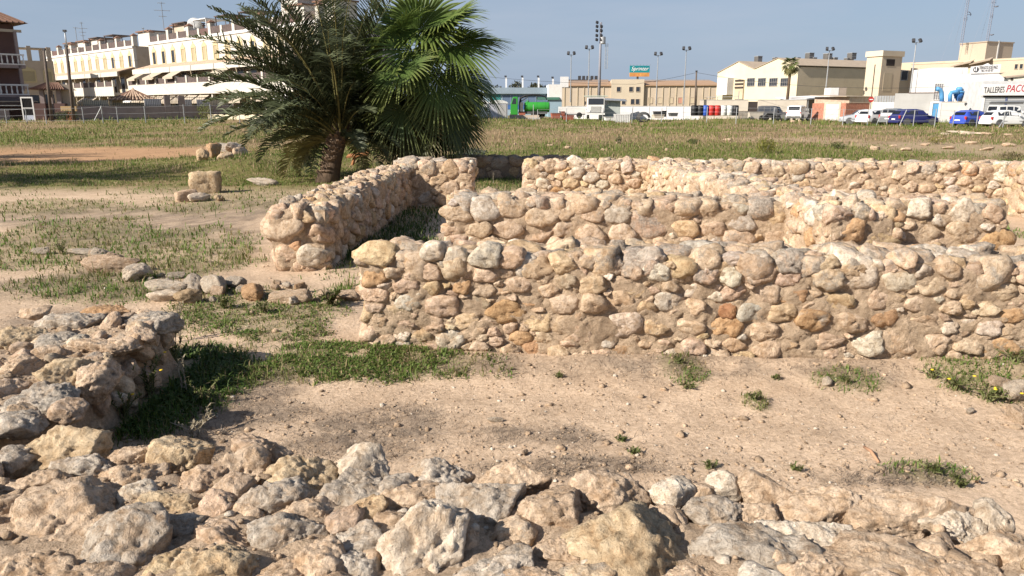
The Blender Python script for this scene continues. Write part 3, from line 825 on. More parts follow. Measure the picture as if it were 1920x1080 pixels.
# pebbles and crumbs: nobody could count them
def pebbles():
    rs = np.random.RandomState(77)
    n = 8000
    u = rs.uniform(-80, 2000, n); v = 450 + 470 * rs.rand(n) ** .8
    d = np.stack([(u - 960) / FPX, (540 - v) / FPX], 1)
    t = -CAMH / (d[:, 1] * CP - SP); x = d[:, 0] * t; y = (d[:, 1] * SP + CP) * t
    z = height(x, y)
    s = .0040 * np.exp(rs.normal(0, .6, n)); s = np.clip(s, .002, .026)
    # crumbs lying in the clay of the two low walls
    n2 = 3200; x2 = rs.uniform(-2.6, 2.6, n2); y2 = rs.uniform(1.3, 2.75, n2); k = y2 < edge_far(x2) - .02
    x3 = rs.uniform(-3.1, -2.2, 1200); y3 = rs.uniform(2.5, 4.6, 1200)
    xa = np.concatenate([x2[k], x3]); ya = np.concatenate([y2[k], y3]); H_ = np.concatenate([np.full(k.sum(), FGH), np.full(1200, LH)])
    za = H_ + .035 * fbm2(xa, ya, 3.5, 4, 60) + .022 * fbm2(xa, ya, 14, 4, 62)
    x = np.concatenate([x, xa]); y = np.concatenate([y, ya]); z = np.concatenate([z, za]); s = np.concatenate([s, np.clip(.006 * np.exp(rs.normal(0, .6, len(xa))), .002, .03)])
    n = len(x)
    D, F = ico(1)
    V = (D[None] * np.stack([s * rs.uniform(.8, 1.5, n), s * rs.uniform(.8, 1.5, n), s * rs.uniform(.4, .8, n)], 1)[:, None, :])
    V = V + (rs.normal(0, .18, (n, len(D), 3)) * s[:, None, None])
    V = V + np.stack([x, y, z + s * .25], 1)[:, None, :]
    Fa = (F[None] + (np.arange(n) * len(D))[:, None, None]).reshape(-1, 3)
    me = mesh_np('pebbles', V.reshape(-1, 3), Fa, True)
    base = np.array([.45, .34, .24]) * (1 + rs.normal(0, .18, n))[:, None] * np.array([1, 1, 1])
    w = rs.rand(n) < .12; base[w] = np.array([.62, .55, .46])
    vcol(me, np.repeat(np.clip(base, .05, .75), len(D), 0))
    tag(link('pebbles', me, SOIL), 'small pebbles and crumbs on the sand', kind='stuff')
pebbles()
# ------------------------------------------------------------------ grass, weeds, litter
def blade_mesh(name, P, h, w, lean, col, rs, flat=False):
    n = len(P)
    az = rs.uniform(0, 2 * np.pi, n); side = az + np.pi / 2 + rs.normal(0, .3, n)
    d = np.stack([np.cos(az), np.sin(az), np.zeros(n)], 1); s = np.stack([np.cos(side), np.sin(side), np.zeros(n)], 1) * (w / 2)[:, None]
    up = np.array([0, 0, 1.0])
    m = P + d * (h * lean * .35)[:, None] + up * (h * (.62 - .25 * lean))[:, None]
    t = P + d * (h * lean)[:, None] + up * (h * np.maximum(1 - .75 * lean, .03))[:, None]
    V = np.stack([P - s, P + s, m - s * .8, m + s * .8, t], 1)
    F = np.array([[0, 1, 3], [0, 3, 2], [2, 3, 4]])
    Fa = (F[None] + (np.arange(n) * 5)[:, None, None]).reshape(-1, 3)
    me = mesh_np(name, V.reshape(-1, 3), Fa, True)
    c = np.repeat(np.clip(col, .01, .8), 5, 0)
    vcol(me, c)
    return me
def mixcol(rs, n, A, B, jit=.15):
    t = rs.rand(n)[:, None]
    return (np.array(A) * (1 - t) + np.array(B) * t) * (1 + rs.normal(0, jit, n))[:, None]
def px_scatter(rs, n, u0, u1, v0, v1, pw=1.0):
    u = rs.uniform(u0, u1, n); v = v0 + (v1 - v0) * rs.rand(n) ** pw
    b = (540 - v) / FPX; a = (u - 960) / FPX
    t = -CAMH / (b * CP - SP)
    return a * t, (b * SP + CP) * t
def blocked(x, y):
    """under a wall or the boulders"""
    m = np.zeros(len(x), bool)
    for (px, py, _), th, L, T in ((PB, TH, 5.6, .56), (PC, TH, 5.72, .56), (PA, R(-2), .56, 5.3), (PE1, TH, 1.32, .55), (PE2, TH, 8.1, .55), (PD, R(6.3), .66, 5.85), (PG, R(-2), 3.4, .6)):
        s = (x - px) * math.cos(th) + (y - py) * math.sin(th); d = -(x - px) * math.sin(th) + (y - py) * math.cos(th)
        m |= (s > -.02) & (s < L + .02) & (d > -.01) & (d < T + .02)
    return m | (y < edge_far(x) + .04) | ((x < -2.1) & (x > -3.2) & (y < 4.75))
def grass_near():
    rs = np.random.RandomState(3)
    x, y = px_scatter(rs, 330000, -120, 2040, 310, 900, .8)
    g = green_at(x, y)
    clump = sstep(-.15, .25, fbm2(x, y, 5.5, 3, 77))
    keep = (rs.rand(len(x)) < np.clip(1.6 * g, 0, 1) * (.25 + .75 * clump)) & ~blocked(x, y) & (y < 16.5)
    x, y, g = x[keep], y[keep], g[keep]; n = len(x)
    z = height(x, y) - .004
    tall = np.exp(rs.normal(0, .45, n)) * (.027 + .03 * (y > 6.5))
    w0 = (x > -1.8) & (x < .1) & (y > 4.2) & (y < 5.0)
    tall *= np.where(w0, 1.25, 1)
    tall *= np.where((x < -1.5) & (y < 5.2) & (y > 2.6), 1.5, 1)
    w = np.where(rs.rand(n) < .4, .0085, .004) * np.clip(y / 5, .8, 2.2)
    lean = np.clip(rs.normal(.55, .25, n), .1, 1.2)
    col = mixcol(rs, n, (.08, .16, .022), (.15, .20, .045))
    olive = sstep(-.1, .3, fbm2(x, y, 1.2, 2, 90))[:, None]
    col = col * (1 - .5 * olive) + .5 * olive * mixcol(rs, n, (.17, .15, .06), (.22, .18, .08))
    dry = rs.rand(n) < .20
    col[dry] = mixcol(rs, dry.sum(), (.36, .28, .15), (.26, .19, .11))
    tag(link('grass', blade_mesh('grass', np.stack([x, y, z], 1), tall, w, lean, col, rs), GRASS), 'short green weeds and grass on the sand', kind='stuff')
    # low creeping leaves in the damper spots
    x, y = px_scatter(rs, 60000, 300, 960, 540, 735, 1.0)
    g = np.maximum(emask(x, y, GREEN[:2], .4, .8), .45 * emask(x, y, GREEN[2:5], .4, .8)); cl = sstep(-.25, .2, fbm2(x, y, 4.5, 3, 133))
    k = (rs.rand(len(x)) < g * cl * .7) & ~blocked(x, y); x, y = x[k], y[k]; n = len(x)
    col = mixcol(rs, n, (.08, .135, .025), (.145, .185, .045)); dr = rs.rand(n) < .18; col[dr] = mixcol(rs, dr.sum(), (.30, .24, .12), (.22, .17, .09))
    tag(link('ground_weeds', blade_mesh('ground_weeds', np.stack([x, y, height(x, y) + .002], 1), .022 + .03 * rs.rand(n), .007 + .008 * rs.rand(n), np.clip(rs.normal(.9, .3, n), .2, 1.3), col, rs), GRASS), 'low leafy green weeds at the foot of the long wall', kind='stuff')
    x, y = px_scatter(rs, 60000, 150, 1000, 330, 830, 1.0)
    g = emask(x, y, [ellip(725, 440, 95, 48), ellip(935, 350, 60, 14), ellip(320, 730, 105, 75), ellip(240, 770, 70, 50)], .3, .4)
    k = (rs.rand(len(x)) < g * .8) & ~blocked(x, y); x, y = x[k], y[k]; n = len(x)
    tag(link('ground_weeds', blade_mesh('ground_weeds', np.stack([x, y, height(x, y) + .002], 1), (.04 + .06 * rs.rand(n)) * np.where(y > 6, 1.5, 1), .009 + .011 * rs.rand(n), np.clip(rs.normal(.7, .3, n), .1, 1.2), mixcol(rs, n, (.045, .085, .018), (.085, .12, .03)), rs), GRASS), 'dark leafy weeds in the shade of the walls', kind='stuff')  # leaf green darkened to deepen the shade between the walls
    # dry stalks and twigs lying about
    x, y = px_scatter(rs, 70000, -120, 2040, 400, 920, .8)
    d = np.maximum(dry_at(x, y), .05 + .06 * sstep(.1, .5, fbm2(x, y, 2.2, 3, 55)))
    keep = (rs.rand(len(x)) < d * .55) & ~blocked(x, y)
    x, y = x[keep], y[keep]; n = len(x); z = height(x, y) + .003
    col = mixcol(rs, n, (.16, .125, .10), (.30, .24, .18), .2)
    h = .02 + .045 * rs.rand(n)
    tag(link('dry_litter', blade_mesh('dry_litter', np.stack([x, y, z], 1), h, np.full(n, .0035), np.clip(rs.normal(1.15, .2, n), .6, 1.4), col, rs), GRASS), 'dead grey stalks lying on the sand', kind='stuff')
def grass_field():
    rs = np.random.RandomState(4)
    x, y = px_scatter(rs, 230000, -60, 1990, 213, 350, 1.0)
    g = green_at(x, y); so = soil_at(x, y)
    st = emask(x, y, [ellip(1860, 283, 190, 17)], .4, .6)
    keep = (y > 14.5) & (y < 100) & (rs.rand(len(x)) > so * .96) & (rs.rand(len(x)) > st * .9) & (rs.rand(len(x)) < .35 + .65 * g)
    x, y, g = x[keep], y[keep], g[keep]; n = len(x)
    z = height(x, y) - .01
    sc = np.clip(y / 22, .7, 3.4)
    h = (.045 + .06 * rs.rand(n)) * np.clip(sc, .8, 1.9) * (1 + .9 * sstep(55, 80, y)) * (1 + 1.3 * sstep(.18, .5, fbm2(x, y, .8, 3, 410)))
    w = .010 * sc * (1 + rs.rand(n))
    lean = np.clip(rs.normal(.5, .3, n), .05, 1.1)
    lush = sstep(-.1, .3, fbm2(x, y, .10, 3, 201))[:, None]
    green = mixcol(rs, n, (.10, .155, .028), (.18, .205, .045)) * (1 - .7 * lush) + .7 * lush * np.array([.10, .15, .028])
    strw = mixcol(rs, n, (.30, .215, .135), (.40, .29, .18))
    band = sstep(-.25, .35, fbm2(x * .35, y, .11, 3, 300) + .25 * fbm2(x, y, .6, 2, 8))
    k = (rs.rand(n) < np.clip(.08 + .55 * (1 - g) + .25 * band, 0, .95))[:, None]
    col = np.where(k, strw, green)
    tag(link('grass', blade_mesh('grass', np.stack([x, y, z], 1), h, w, lean, col, rs), GRASS), 'field of green and straw-coloured grass', kind='stuff')
grass_near()
grass_field()

# ------------------------------------------------------------------ single weeds and bushes
def weed(u, v, hgt, label, stems=7, dry=False, spread=.5, flowers=0, name='weed', wl_=.03, group=None):
    if u > 1040 and spread > .75: hgt *= .62; spread *= 1.35; wl_ = .024
    x, y = gnd(u, v); rs = np.random.RandomState(int(u * 7 + v))
    root = thing(name, label, 'weed' if name == 'weed' else 'bush', (x, y, gz(x, y)), 0, group)
    st = MB(); P = []; D = []
    tips = []
    for k in range(stems):
        a = rs.uniform(0, 6.28); l = hgt * rs.uniform(.6, 1.05); sp = spread * rs.uniform(.2, 1)
        pts = [(0 + .02 * math.cos(a), .02 * math.sin(a), 0)]
        for t in (.35, .7, 1):
            pts.append((math.cos(a) * sp * l * t ** 1.4 + rs.normal(0, .01), math.sin(a) * sp * l * t ** 1.4 + rs.normal(0, .01), l * t * (1 - .25 * sp * t)))
        st.tube(pts, [.004, .0035, .003, .0015], 4)
        for q in range(int(26 * l / .4) + 8):
            t = rs.uniform(.12, 1) * 3; i = min(int(t), 2); f = t - i
            P.append(tuple(pts[i][c] * (1 - f) + pts[i + 1][c] * f for c in range(3)))
        tips.append(pts[-1])
    st.build('stem', WEEDSTEM if not dry else DRYSTEM, root)
    P = np.array(P); n = len(P)
    col = mixcol(rs, n, (.26, .22, .15), (.34, .29, .2)) if dry else mixcol(rs, n, (.07, .10, .025), (.15, .16, .05))
    if not dry:
        q = rs.rand(n) < .22; col[q] = mixcol(rs, q.sum(), (.30, .24, .15), (.2, .16, .1))
    link('foliage', blade_mesh('foliage', P, wl_ * rs.uniform(.7, 1.6, n), np.full(n, wl_ * .32), np.clip(rs.normal(.8, .3, n), .1, 1.3), col, rs), GRASS, root)
    for k in range(flowers):
        t = tips[k % len(tips)]
        f = MB(); f.lathe([(.002, 0), (.010, .004), (.008, .008), (.002, .008)], 7)
        f.build('flower', YELLOW, root, (t[0] + rs.normal(0, .03), t[1] + rs.normal(0, .03), t[2] + .005))
    return root
WEEDSTEM = mat('weed_stem', (.14, .15, .06), .8); DRYSTEM = mat('dry_stem', (.33, .29, .23), .9); YELLOW = mat('yellow_petal', (.75, .52, .03), .7)
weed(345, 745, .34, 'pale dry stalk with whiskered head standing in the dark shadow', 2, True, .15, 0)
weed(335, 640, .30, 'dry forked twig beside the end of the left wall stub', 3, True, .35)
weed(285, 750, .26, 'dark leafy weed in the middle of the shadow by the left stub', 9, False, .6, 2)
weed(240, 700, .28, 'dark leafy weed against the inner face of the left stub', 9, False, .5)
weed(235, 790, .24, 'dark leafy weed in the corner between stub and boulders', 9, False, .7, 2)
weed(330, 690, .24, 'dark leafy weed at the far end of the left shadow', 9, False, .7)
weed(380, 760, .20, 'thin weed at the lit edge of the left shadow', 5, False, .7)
weed(365, 820, .16, 'dry curled stalk just behind the boulders', 5, True, .9)
weed(1790, 735, .22, 'low straggling bush with small yellow flowers at the foot of the long wall', 16, False, 1.0, 3, 'bush')
weed(1850, 755, .20, 'spreading olive bush right of the yellow-flowered one', 15, False, 1.1, 3, 'bush')
weed(1900, 700, .18, 'dark low bush against the wall at the right edge', 12, False, 1.0, 0, 'bush')
weed(1745, 715, .14, 'small greyish bush at the wall foot, left of the yellow-flowered one', 10, False, .9, 0, 'bush')
weed(1585, 722, .07, 'low green tuft beside a pale stone near the long wall', 12, False, 1.4)
weed(1413, 757, .08, 'small round green tuft alone on the open sand', 12, False, .8)
weed(1290, 728, .06, 'flat green tuft left of the open sand', 9, False, 1.4)
weed(1270, 695, .06, 'bright green sprig close to the foot of the long wall', 7, False, .9)
weed(1455, 712, .05, 'tiny green sprig near the foot of the long wall', 6, False, .9)
weed(1745, 895, .07, 'green tuft right behind the biggest pale boulders', 14, False, 1.2)
weed(1800, 915, .08, 'dark green tuft next to the small pointed boulder', 12, False, 1.2)
weed(1493, 886, .04, 'tiny star-shaped sprig on the sand behind the boulders', 6, False, 1.2)
weed(1330, 880, .05, 'small sprig behind the white pointed boulder', 6, False, 1.2)
weed(1165, 828, .035, 'tiny green sprig on the sand, upper of a pair', 6, False, 1.2)
weed(1190, 855, .04, 'tiny dark sprig on the sand, lower of a pair', 6, False, 1.2)
weed(1048, 708, .04, 'tiny sprig on the sand in front of the long wall', 6, False, 1.0)
weed(620, 575, .16, 'broad-leaved dark green weed beside the low stone row', 10, False, .9, 0, 'weed', .07)
weed(420, 580, .12, 'bushy green weed in front of the low stone row', 14, False, 1.1)
weed(495, 590, .10, 'bushy weed between the orange block and the long slab', 12, False, 1.1)
weed(115, 478, .15, 'upright bright green weed by the flat grey stone', 9, False, .6)
weed(740, 425, .16, 'pale-flowered weed in the shaded room behind the wall end', 6, True, .4)
weed(800, 418, .16, 'dry fuzzy weed in the corner of the shaded room', 7, True, .5)
weed(925, 345, .30, 'thin pale weed in the doorway gap', 3, True, .3)
# twig
tw = MB(); x, y = gnd(1620, 843); x2, y2 = gnd(1647, 872)
tw.tube([(0, 0, .012), ((x2 - x) * .5, (y2 - y) * .45, .026), (x2 - x, y2 - y, .012)], [.007, .009, .006], 7)
tag(tw.build('dry_twig', mat('dead_wood', (.36, .21, .13), .85), None, (x, y, gz(x, y)), smooth=True), 'short brown stick lying on the open sand', 'stick')
def leafy_bush(u, v, w, h, label, cA, cB, n=900, leaf=.05, yk=1.0, Y=None, name='bush', z0=None):
    x, y = gnd(u, v) if Y is None else (xat(u, Y), Y)
    zz = gz(x, y) if z0 is None else z0
    rs = np.random.RandomState(int(u + v * 3))
    root = thing(name, label, 'bush' if name != 'tree' else 'tree', (x, y, zz))
    p = rs.normal(size=(n, 3)); p /= np.linalg.norm(p, axis=1)[:, None]
    lump = 1 + .35 * fbm(p * 2.2 + u, 3)
    r = (rs.rand(n) ** .35) * lump
    P = p * r[:, None] * np.array([w / 2, w / 2 * yk, h / 2]) + np.array([0, 0, h * .5])
    P[:, 2] = np.maximum(P[:, 2], .01)
    link('foliage', blade_mesh('foliage', P, leaf * rs.uniform(.6, 1.5, n), leaf * .5 * rs.uniform(.7, 1.3, n), np.clip(rs.normal(.7, .4, n), 0, 1.4), mixcol(rs, n, cA, cB, .2), rs), GRASS, root)
    b = MB()
    for k in range(6):
        a = rs.uniform(0, 6.28); b.tube([(0, 0, 0), (math.cos(a) * w * .15, math.sin(a) * w * .15, h * .4), (math.cos(a) * w * .3, math.sin(a) * w * .3, h * .75)], [.02 * h, .014 * h, .006 * h], 5)
    b.build('stem', DRYSTEM, root)
    return root
leafy_bush(1435, 288, .75, .55, 'round yellow-green bush standing in the field behind the ruin', (.14, .16, .03), (.24, .22, .05), 1400, .045)
leafy_bush(885, 292, 1.1, .28, 'low blue-grey shrub right of the fan palm', (.07, .09, .075), (.13, .145, .12), 1100, .05)
leafy_bush(870, 305, 1.3, .30, 'grey-green shrub growing over the dark low wall', (.09, .12, .09), (.15, .17, .12), 1100, .05)
leafy_bush(1160, 271, .3, .35, 'small dark upright plant in the field behind the back wall', (.06, .08, .03), (.11, .12, .04), 260, .05)
leafy_bush(1300, 270, .7, .22, 'flat dark green plant in the field, left of the round bush', (.06, .09, .03), (.11, .13, .04), 420, .05)
leafy_bush(1570, 280, .7, .26, 'dark green plant in the field, right of the round bush', (.06, .09, .03), (.12, .13, .04), 420, .05)
leafy_bush(1755, 272, .8, .35, 'yellowish bush on the stony part of the field', (.18, .17, .05), (.25, .21, .07), 600, .05)
leafy_bush(1895, 302, .8, .3, 'dry olive bush behind the far right wall end', (.15, .13, .06), (.24, .19, .1), 600, .05)
leafy_bush(172, 234, 2.0, .5, 'grey-green weed clump with litter at the edge of the field', (.12, .14, .07), (.2, .2, .11), 500, .10)
leafy_bush(385, 212, 1.6, 1.5, 'pale green shrub against the garden wall', (.12, .16, .04), (.2, .22, .07), 700, .10, Y=77)
leafy_bush(125, 216, 2.2, .9, 'dark agave-like clump in front of the orange gate', (.04, .06, .03), (.08, .1, .05), 700, .12, Y=69)

# ------------------------------------------------------------------ palms
def date_frond(rs, L, az, e0, droop, colA, colB, origin, nleaf=58):
    """one feathered frond as a mesh in the palm's own space"""
    m = 14
    out = np.array([math.cos(az), math.sin(az), 0]); up = np.array([0, 0, 1.0])
    P = [np.array(origin, float)]; T = []
    bend = rs.normal(0, .10)
    for i in range(m):
        e = e0 - droop * ((i + .5) / m) ** 1.5
        a2 = az + bend * (i / m)
        t = np.array([math.cos(a2) * math.cos(e), math.sin(a2) * math.cos(e), math.sin(e)])
        T.append(t); P.append(P[-1] + t * L / m)
    T.append(T[-1]); P = np.array(P); T = np.array(T)
    V = []; F = []; C = []
    def strip(p0, p1, p2, s0, s1):
        b = len(V); V.extend([p0 - s0, p0 + s0, p1 - s1, p1 + s1, p2]); F.extend([(b, b + 1, b + 3), (b, b + 3, b + 2), (b + 2, b + 3, b + 4)])
    rach = []
    for i in range(m):     # rachis as a slim three-sided rod
        s = np.cross(T[i], up); s /= np.linalg.norm(s); w0 = .022 * (1 - i / m) + .005; w1 = .022 * (1 - (i + 1) / m) + .005
        n_ = np.cross(s, T[i])
        b = len(V); V.extend([P[i] - s * w0, P[i] + s * w0, P[i] + n_ * w0, P[i + 1] - s * w1, P[i + 1] + s * w1, P[i + 1] + n_ * w1])
        for (q, r_) in ((0, 1), (1, 2), (2, 0)):
            F.append((b + q, b + r_, b + 3 + r_)); F.append((b + q, b + 3 + r_, b + 3 + q))
        C.extend([np.array([.22, .20, .08])] * 6)
    for k in range(nleaf):
        t = .13 + .87 * (k + rs.uniform(0, .6)) / nleaf
        f = t * m; i = min(int(f), m - 1); f -= i
        p = P[i] * (1 - f) + P[i + 1] * f; tt = T[i]
        s = np.cross(tt, up); s /= np.linalg.norm(s); n_ = np.cross(s, tt)
        ll = L * .215 * (math.sin(math.pi * min(t * .86 + .12, 1)) ** .7) * rs.uniform(.85, 1.12)
        fw = math.radians(38 + 22 * t)
        for sg in (-1, 1):
            lift = rs.normal(.32, .22)
            d = tt * math.cos(fw + rs.normal(0, .08)) * 1.0 + s * sg * math.sin(fw) + n_ * lift
            d = d / np.linalg.norm(d)
            p1 = p + d * ll * .55; p2 = p + d * ll + np.array([0, 0, -ll * rs.uniform(.10, .30)])
            w = np.cross(d, n_); w = w / np.linalg.norm(w) * .5 + n_ * .5 * sg
            w = w / np.linalg.norm(w) * .0155
            strip(p, p1, p2, w * .6, w)
            c = np.array(colA) * (1 - t) + np.array(colB) * t
            C.extend([c * (1 + rs.normal(0, .18))] * 5)
    me = mesh_np('frond', np.array(V), np.array(F), True)
    vcol(me, np.clip(np.array(C), .01, .7))
    return me
def date_palm(loc, label, seed, trunk_h, lean, LL, n, cat='palm', rz=0.0, bias=None):
    rs = np.random.RandomState(seed)
    root = thing('date_palm', label, 'palm tree', loc, rz)
    tr = MB()
    # a stout trunk clad in cut frond bases
    pts = [(lean[0] * t, lean[1] * t, trunk_h * t - .1 * (1 - t)) for t in (0, .25, .5, .75, 1.0, 1.15)]
    tr.tube(pts, [.30, .24, .20, .19, .17, .06], 12)
    tr.build('trunk', BARK, root, smooth=True)
    st = MB()
    for k in range(110):
        t = rs.uniform(.08, 1.05); a = k * 2.39996
        r0 = .19 - .03 * t
        c = np.array([lean[0] * t, lean[1] * t, trunk_h * t]); o = np.array([math.cos(a), math.sin(a), 0])
        p0 = c + o * r0 * .8; p1 = c + o * (r0 + .07) + np.array([0, 0, .13]); s = np.array([-o[1], o[0], 0]) * .055
        st.slab(p0 - s, p0 + s, p1 + s * .6, p1 - s * .6, .03)
    st.build('frond_stub', STUB, root)
    top = np.array([lean[0], lean[1], trunk_h])
    for k in range(n):
        f = k / (n - 1)                                # 0 = youngest, upright; 1 = oldest, hanging
        az = k * 2.39996 + rs.normal(0, .2)
        if bias is not None and rs.rand() < bias[1]: az = bias[0] + rs.normal(0, .9)
        if bias is not None and math.cos(az) > .35 and f > .2 and f < .7 and rs.rand() < .45: continue
        if bias is not None and f > .72 and math.sin(az) < -.25 and rs.rand() < .75: continue
        e0 = math.radians(86 - 78 * f + rs.normal(0, 6)); dr = math.radians(28 + 62 * f + rs.normal(0, 10))
        L = LL * (.80 + .28 * math.sin(math.pi * min(f + .25, 1))) * rs.uniform(.88, 1.08)
        if bias is not None and math.cos(az) > .35 and f > .15: L *= .62
        if f > .78 and rs.rand() < .55: cA, cB = (.20, .17, .07), (.26, .23, .085); L *= .8
        else: cA, cB = (.042, .055, .028), (.080, .094, .045)
        o = top + np.array([math.cos(az), math.sin(az), 0]) * .10 + np.array([0, 0, .12 - .42 * f])
        link('frond', date_frond(rs, L, az, e0, dr, cA, cB, o), LEAF, root)
    return root
BARK = mat('palm_bark', (.10, .068, .045), .95, .35, 8, .03, 14)
STUB = mat('palm_stub', (.15, .10, .066), .9, .3, 10, .01, 40)
px, py = gnd(612, 342)
date_palm((px, py, gz(px, py)), 'bushy date palm with arching feathery grey-green fronds, left of the fan palm', 12, 1.15, (.35, .2), 3.3, 104, bias=(math.radians(195), .16))

def fan_leaf(rs, p0, az, e0, plen, rad, colA, colB, pitch, nseg=44):
    V = []; F = []; C = []
    up = np.array([0, 0, 1.0])
    d = np.array([math.cos(az) * math.cos(e0), math.sin(az) * math.cos(e0), math.sin(e0)])
    s = np.cross(d, up); s /= np.linalg.norm(s)
    # petiole, sagging a little
    m = 7; P = []
    for i in range(m + 1):
        t = i / m; P.append(np.array(p0) + d * plen * t - up * .14 * plen * t * t * math.cos(e0))
    for i in range(m):
        tt = P[i + 1] - P[i]; n_ = np.cross(s, tt); n_ /= np.linalg.norm(n_); w0 = .028 - .012 * i / m; w1 = .028 - .012 * (i + 1) / m
        b = len(V); V.extend([P[i] - s * w0, P[i] + s * w0, P[i] + n_ * w0 * .7, P[i + 1] - s * w1, P[i + 1] + s * w1, P[i + 1] + n_ * w1 * .7])
        for (q, r_) in ((0, 1), (1, 2), (2, 0)):
            F.append((b + q, b + r_, b + 3 + r_)); F.append((b + q, b + 3 + r_, b + 3 + q))
        C.extend([np.array([.16, .17, .05])] * 6)
    e1 = e0 - pitch
    x = np.array([math.cos(az) * math.cos(e1), math.sin(az) * math.cos(e1), math.sin(e1)])
    s = np.cross(x, up); s /= np.linalg.norm(s); n_ = np.cross(s, x)
    roll = rs.normal(0, .35); s, n_ = s * math.cos(roll) + n_ * math.sin(roll), n_ * math.cos(roll) - s * math.sin(roll)
    c0 = P[-1]
    span = math.radians(rs.uniform(118, 140)); dphi = 2 * span / nseg
    split = rs.uniform(.46, .62)
    ST = (0.04, .22, .42, .60, .76, .90, 1.0)
    for k in range(nseg):
        ph = -span + (k + .5) * dphi + rs.normal(0, .012)
        R_ = rad * (1 - .22 * abs(ph / span) ** 2) * rs.uniform(.93, 1.04)
        dirv = x * math.cos(ph) + s * math.sin(ph); tv = -x * math.sin(ph) + s * math.cos(ph)
        dr = rs.uniform(.03, .24)
        cc = np.array(colA) * (1 + rs.normal(0, .10))
        b0 = len(V)
        for i, r_ in enumerate(ST):
            cup = .22 * r_ * abs(math.sin(ph))
            p = c0 + dirv * (R_ * r_) + n_ * (R_ * (cup * .8)) - up * (R_ * dr * max(r_ - split, 0) ** 1.6 * 2.6) - up * (R_ * .08 * r_ * r_)
            hw = R_ * min(r_, split) * math.tan(dphi / 2) * 1.02
            if r_ > split: hw *= max(1 - (r_ - split) / (1 - split), .04) ** .75
            pl = hw * .55
            V.extend([p - tv * hw, p + n_ * pl, p + tv * hw])
            t = max(r_ - .55, 0) / .45
            C.extend([cc * (1 - .85 * t) + np.array(colB) * .85 * t] * 3)  # tips blended to brighter yellow-green, sunlit ends painted into the leaf
        for i in range(len(ST) - 1):
            a = b0 + i * 3
            for q in (0, 1):
                F.append((a + q, a + q + 1, a + q + 4)); F.append((a + q, a + q + 4, a + q + 3))
    me = mesh_np('fan_leaf', np.array(V), np.array(F), False); vcol(me, np.clip(np.array(C), .01, .7))
    return me
def fan_palm(u, Y, label, seed, crown_v):
    rs = np.random.RandomState(seed)
    x = xat(u, Y); z0 = gz(x, Y); hc = zat(crown_v, Y) - z0
    root = thing('fan_palm', label, 'palm tree', (x, Y, z0))
    tr = MB(); tr.tube([(-.05, 0, -.1), (0, 0, hc * .3), (.02, 0, hc * .7), (0, 0, hc + .1)], [.34, .27, .24, .12], 12); tr.build('trunk', BARK, root, smooth=True)
    G1, G2 = (.078, .125, .027), (.17, .20, .045)
    def leaf(az, e, pl, r, pitch, cA=G1, cB=G2, dz=0.0): link('fan_leaf', fan_leaf(rs, (.06 * math.cos(az), .06 * math.sin(az), hc + dz), az, e, pl, r, cA, cB, pitch), LEAF, root)
    # az: 0 = right, 180 = left, 270 = towards us
    D = math.radians
    for az, e, pl, r, pi_ in [(228, 62, .95, 1.3, 98), (296, 66, 1.0, 1.3, 92), (262, 30, 1.0, 1.25, 75), (318, 36, 1.15, 1.25, 72), (205, 48, 1.0, 1.2, 80), (345, 62, 1.2, 1.25, 60), (350, 38, 1.25, 1.25, 34), (200, 34, 1.1, 1.15, 40), (20, 58, 1.1, 1.25, 22), (160, 62, 1.1, 1.25, 20),
                               (70, 72, 1.1, 1.2, 10), (110, 50, 1.1, 1.2, 30), (90, 30, 1.2, 1.2, 35), (45, 30, 1.2, 1.2, 35), (140, 28, 1.2, 1.2, 35), (270, 80, .9, 1.05, 5), (330, 55, 1.1, 1.2, 20), (180, 52, 1.1, 1.15, 24)]:
        leaf(D(az + rs.normal(0, 6)), D(e + rs.normal(0, 4)), pl, r, D(pi_ + rs.normal(0, 6)))
    for k in range(11):
        az = D(k * 32.7 + 200 + rs.normal(0, 6)); leaf(az, D(rs.uniform(-2, 16)), rs.uniform(1.0, 1.35), rs.uniform(1.05, 1.2), D(rs.uniform(42, 62)), (.062, .102, .025), (.18, .20, .055), -.12)
    for k in range(10):
        az = D(k * 36 + 190 + rs.normal(0, 8)); leaf(az, D(rs.uniform(-48, -20)), rs.uniform(.9, 1.25), rs.uniform(1.0, 1.15), D(rs.uniform(28, 52)), (.050, .080, .024), (.15, .16, .05), -.25)
    for k in range(5):
        az = D(k * 72 + 205 + rs.normal(0, 8)); leaf(az, D(rs.uniform(-72, -56)), rs.uniform(.9, 1.2), rs.uniform(.9, 1.05), D(rs.uniform(12, 26)), (.055, .07, .028), (.16, .13, .06), -.35)
fan_palm(790, 18.0, 'tall fan palm with broad pleated leaves, right of the date palm', 8, 132)
# dry rust-coloured frond base in the shade between the palms
x, y = gnd(672, 312); k = MB(); k.slab((-.35, 0, .28), (.30, -.05, .36), (.34, .15, .44), (-.32, .2, .34), .05); k.tube([(-.2, .1, 0), (-.1, .1, .3)], [.05, .05], 6)
tag(k.build('dead_frond', mat('dead_frond', (.34, .15, .065), .85, .3, 6), None, (x, y, gz(x, y))), 'rust-brown dead frond base in the shade between the palms', 'frond')
# two more date palms out of frame at the left: their shadows streak across the field's edge
d2 = date_palm((-16.6, 15.0, 0), 'date palm at the left, outside the picture, shading the ground', 33, 3.0, (.2, .1), 2.9, 40)
d3 = copy_tree(d2); d3.location = (-20.6, 19.4, 0); d3.rotation_euler = (0, 0, 1.9); d3['label'] = 'middle one of the date palms left of the picture'
d4 = copy_tree(d2); d4.location = (-23.5, 23.0, 0); d4.rotation_euler = (0, 0, 4.0); d4['label'] = 'farthest date palm at the left, outside the picture'
